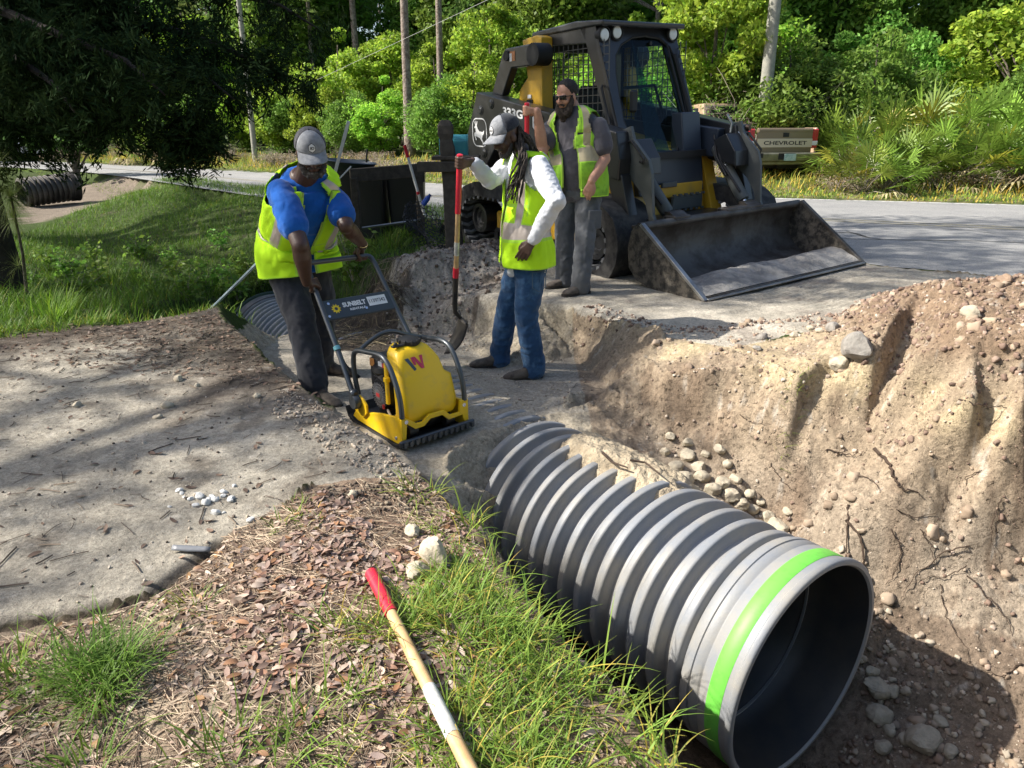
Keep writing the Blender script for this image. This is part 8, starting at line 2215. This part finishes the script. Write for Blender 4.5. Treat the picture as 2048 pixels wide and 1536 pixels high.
# --- soil spilled over the crown of the pipe
def spill():
    mb = MB(); mb.smooth = True; rows = []; NS, NA = 150, 90
    for i in range(NS):
        s_ = .70 + 1.2 * i / (NS - 1); row = []
        for j in range(NA):
            u = j / (NA - 1); a = math.radians(-22 + 84 * u); c = pax(s_, 0, PIPE_TOP[2] - PIPE_R)
            nse = mnoise.noise(Vector((s_ * 2.6, a * 2.2, 3.))) + .5 * mnoise.noise(Vector((s_ * 7, a * 6, 8.))) 
            e = min((s_ - .78) / .4, 1.0) - 1.6 * max(0, (s_ - 1.5) / .4) - .45 * max(0, -a / .45) * (1.6 if s_ < 1.5 else .5) + .55 * nse + .3 * sstep(0, 1, a)
            e -= 1.6 * (1 - sstep(0, .3, u)) + 1.6 * (1 - sstep(0, .2, i / NS)) + 1.6 * sstep(.78, 1, i / NS)
            t = max(-.02, min(1, e)) * .034 + .016 * (mnoise.noise(Vector((s_ * 16, a * 9, 0))) + .6 * mnoise.noise(Vector((s_ * 40, a * 22, 5)))) * (e > 0) + .008 * (e > 0)
            rr = PIPE_R - .076 + .108 * sstep(-.75, 1.0, e) + (t - .034) * (e > .2) * .8
            d = PIPE_LAT * math.sin(a) + V3(0, 0, 1) * math.cos(a); row.append(tuple(c + d * rr))
        rows.append(row)
    mb.grid(rows); o = mb.build('sand_spill', principled('spilled_sand', (.48, .40, .28), rough=.95, col2=(.36, .29, .2), nscale=14, bump=.02, bscale=45, fac_range=(.4, .62)), None, smooth=True, angle=180)
    tag(o, 'crumbly yellow sand spilled over the crown of the grey pipe', 'sand')
spill()
# --- roots hanging out of the cut
def root_line(pts, r0, name='exposed_root'):
    L = [on_ground(*q) for q in pts]; L = interp_poly(L, 6 * len(L)); mb = MB(); mb.smooth = True
    nse = [V3(*(mnoise.noise(Vector((i * .7, k, px_[0] * .01))) for k in (0, 5, 9))) * .014 for i, px_ in zip(range(len(L)), [pts[0]] * len(L))]
    mb.tube([p + q + V3(0, -.008, .008) for p, q in zip(L, nse)], list(np.linspace(r0, r0 * .3, len(L))), 5)
    return mb
rootm = principled('root_brown', (.07, .045, .03), rough=.9, noise=.4, nscale=30)
for pts, r0 in [([(1745, 900), (1775, 925), (1785, 955), (1800, 975), (1840, 990)], .011), ([(1695, 1010), (1693, 1060), (1690, 1120)], .007), ([(1690, 1040), (1720, 1080), (1725, 1120), (1730, 1160), (1745, 1190)], .008), ([(1915, 800), (1950, 810), (2010, 818)], .006), ([(1935, 1090), (1880, 1110), (1830, 1150), (1800, 1200)], .004), ([(1930, 1130), (1900, 1150), (1860, 1155), (1820, 1165)], .003), ([(1780, 1060), (1800, 1100), (1790, 1140), (1770, 1170)], .004), ([(1840, 1060), (1860, 1100), (1870, 1140)], .003), ([(1700, 950), (1740, 960), (1760, 985)], .004), ([(1960, 940), (1930, 960), (1925, 990)], .003), ([(1930, 1150), (1970, 1190), (2010, 1240), (2030, 1290)], .004), ([(1540, 930), (1560, 960), (1590, 985)], .003), ([(1880, 1170), (1890, 1230), (1930, 1300), (1950, 1360)], .003), ([(1480, 830), (1500, 845), (1540, 850)], .003), ([(1650, 900), (1690, 910), (1730, 905)], .005), ([(2040, 1330), (2000, 1350), (1960, 1340)], .004), ([(1790, 1020), (1830, 1035), (1875, 1025)], .003), ([(2000, 1000), (1980, 1060), (1990, 1120)], .003)]:
    tag(root_line(pts, r0).build('exposed_root', rootm, None, smooth=True), 'thin dark root trailing down the cut face of the trench', 'root', 'roots trailing from the cut face')
for pts, r0 in [([(1205, 905), (1225, 925), (1255, 935)], .008), ([(1260, 920), (1290, 925), (1320, 948)], .007)]:
    mb = MB(); mb.smooth = True; L = []
    for q in pts:
        d = ray(*q); A_ = V3(0, 0, CAMH); c = pax(0, 0, PIPE_TOP[2] - PIPE_R); best = None
        for t_ in np.arange(2, 6, .01):
            p = A_ + d * t_; w = p - c; w = w - PIPE_AX * (w @ PIPE_AX)
            if np.linalg.norm(w) < PIPE_R + .05: best = p; break
        L.append(best if best is not None else P(*q, -.35))
    mb.tube(L, [r0, r0 * .8, r0 * .5], 6); tag(mb.build('exposed_root', rootm, None, smooth=True), 'short dark root lying in the sand on top of the pipe', 'root', 'roots on the pipe crown')
for k_ in ('weed0', 'weed1'):
    if k_ not in USED:
        for ch in list(PROTO[k_].children): bpy.data.objects.remove(ch)
        bpy.data.objects.remove(PROTO[k_])
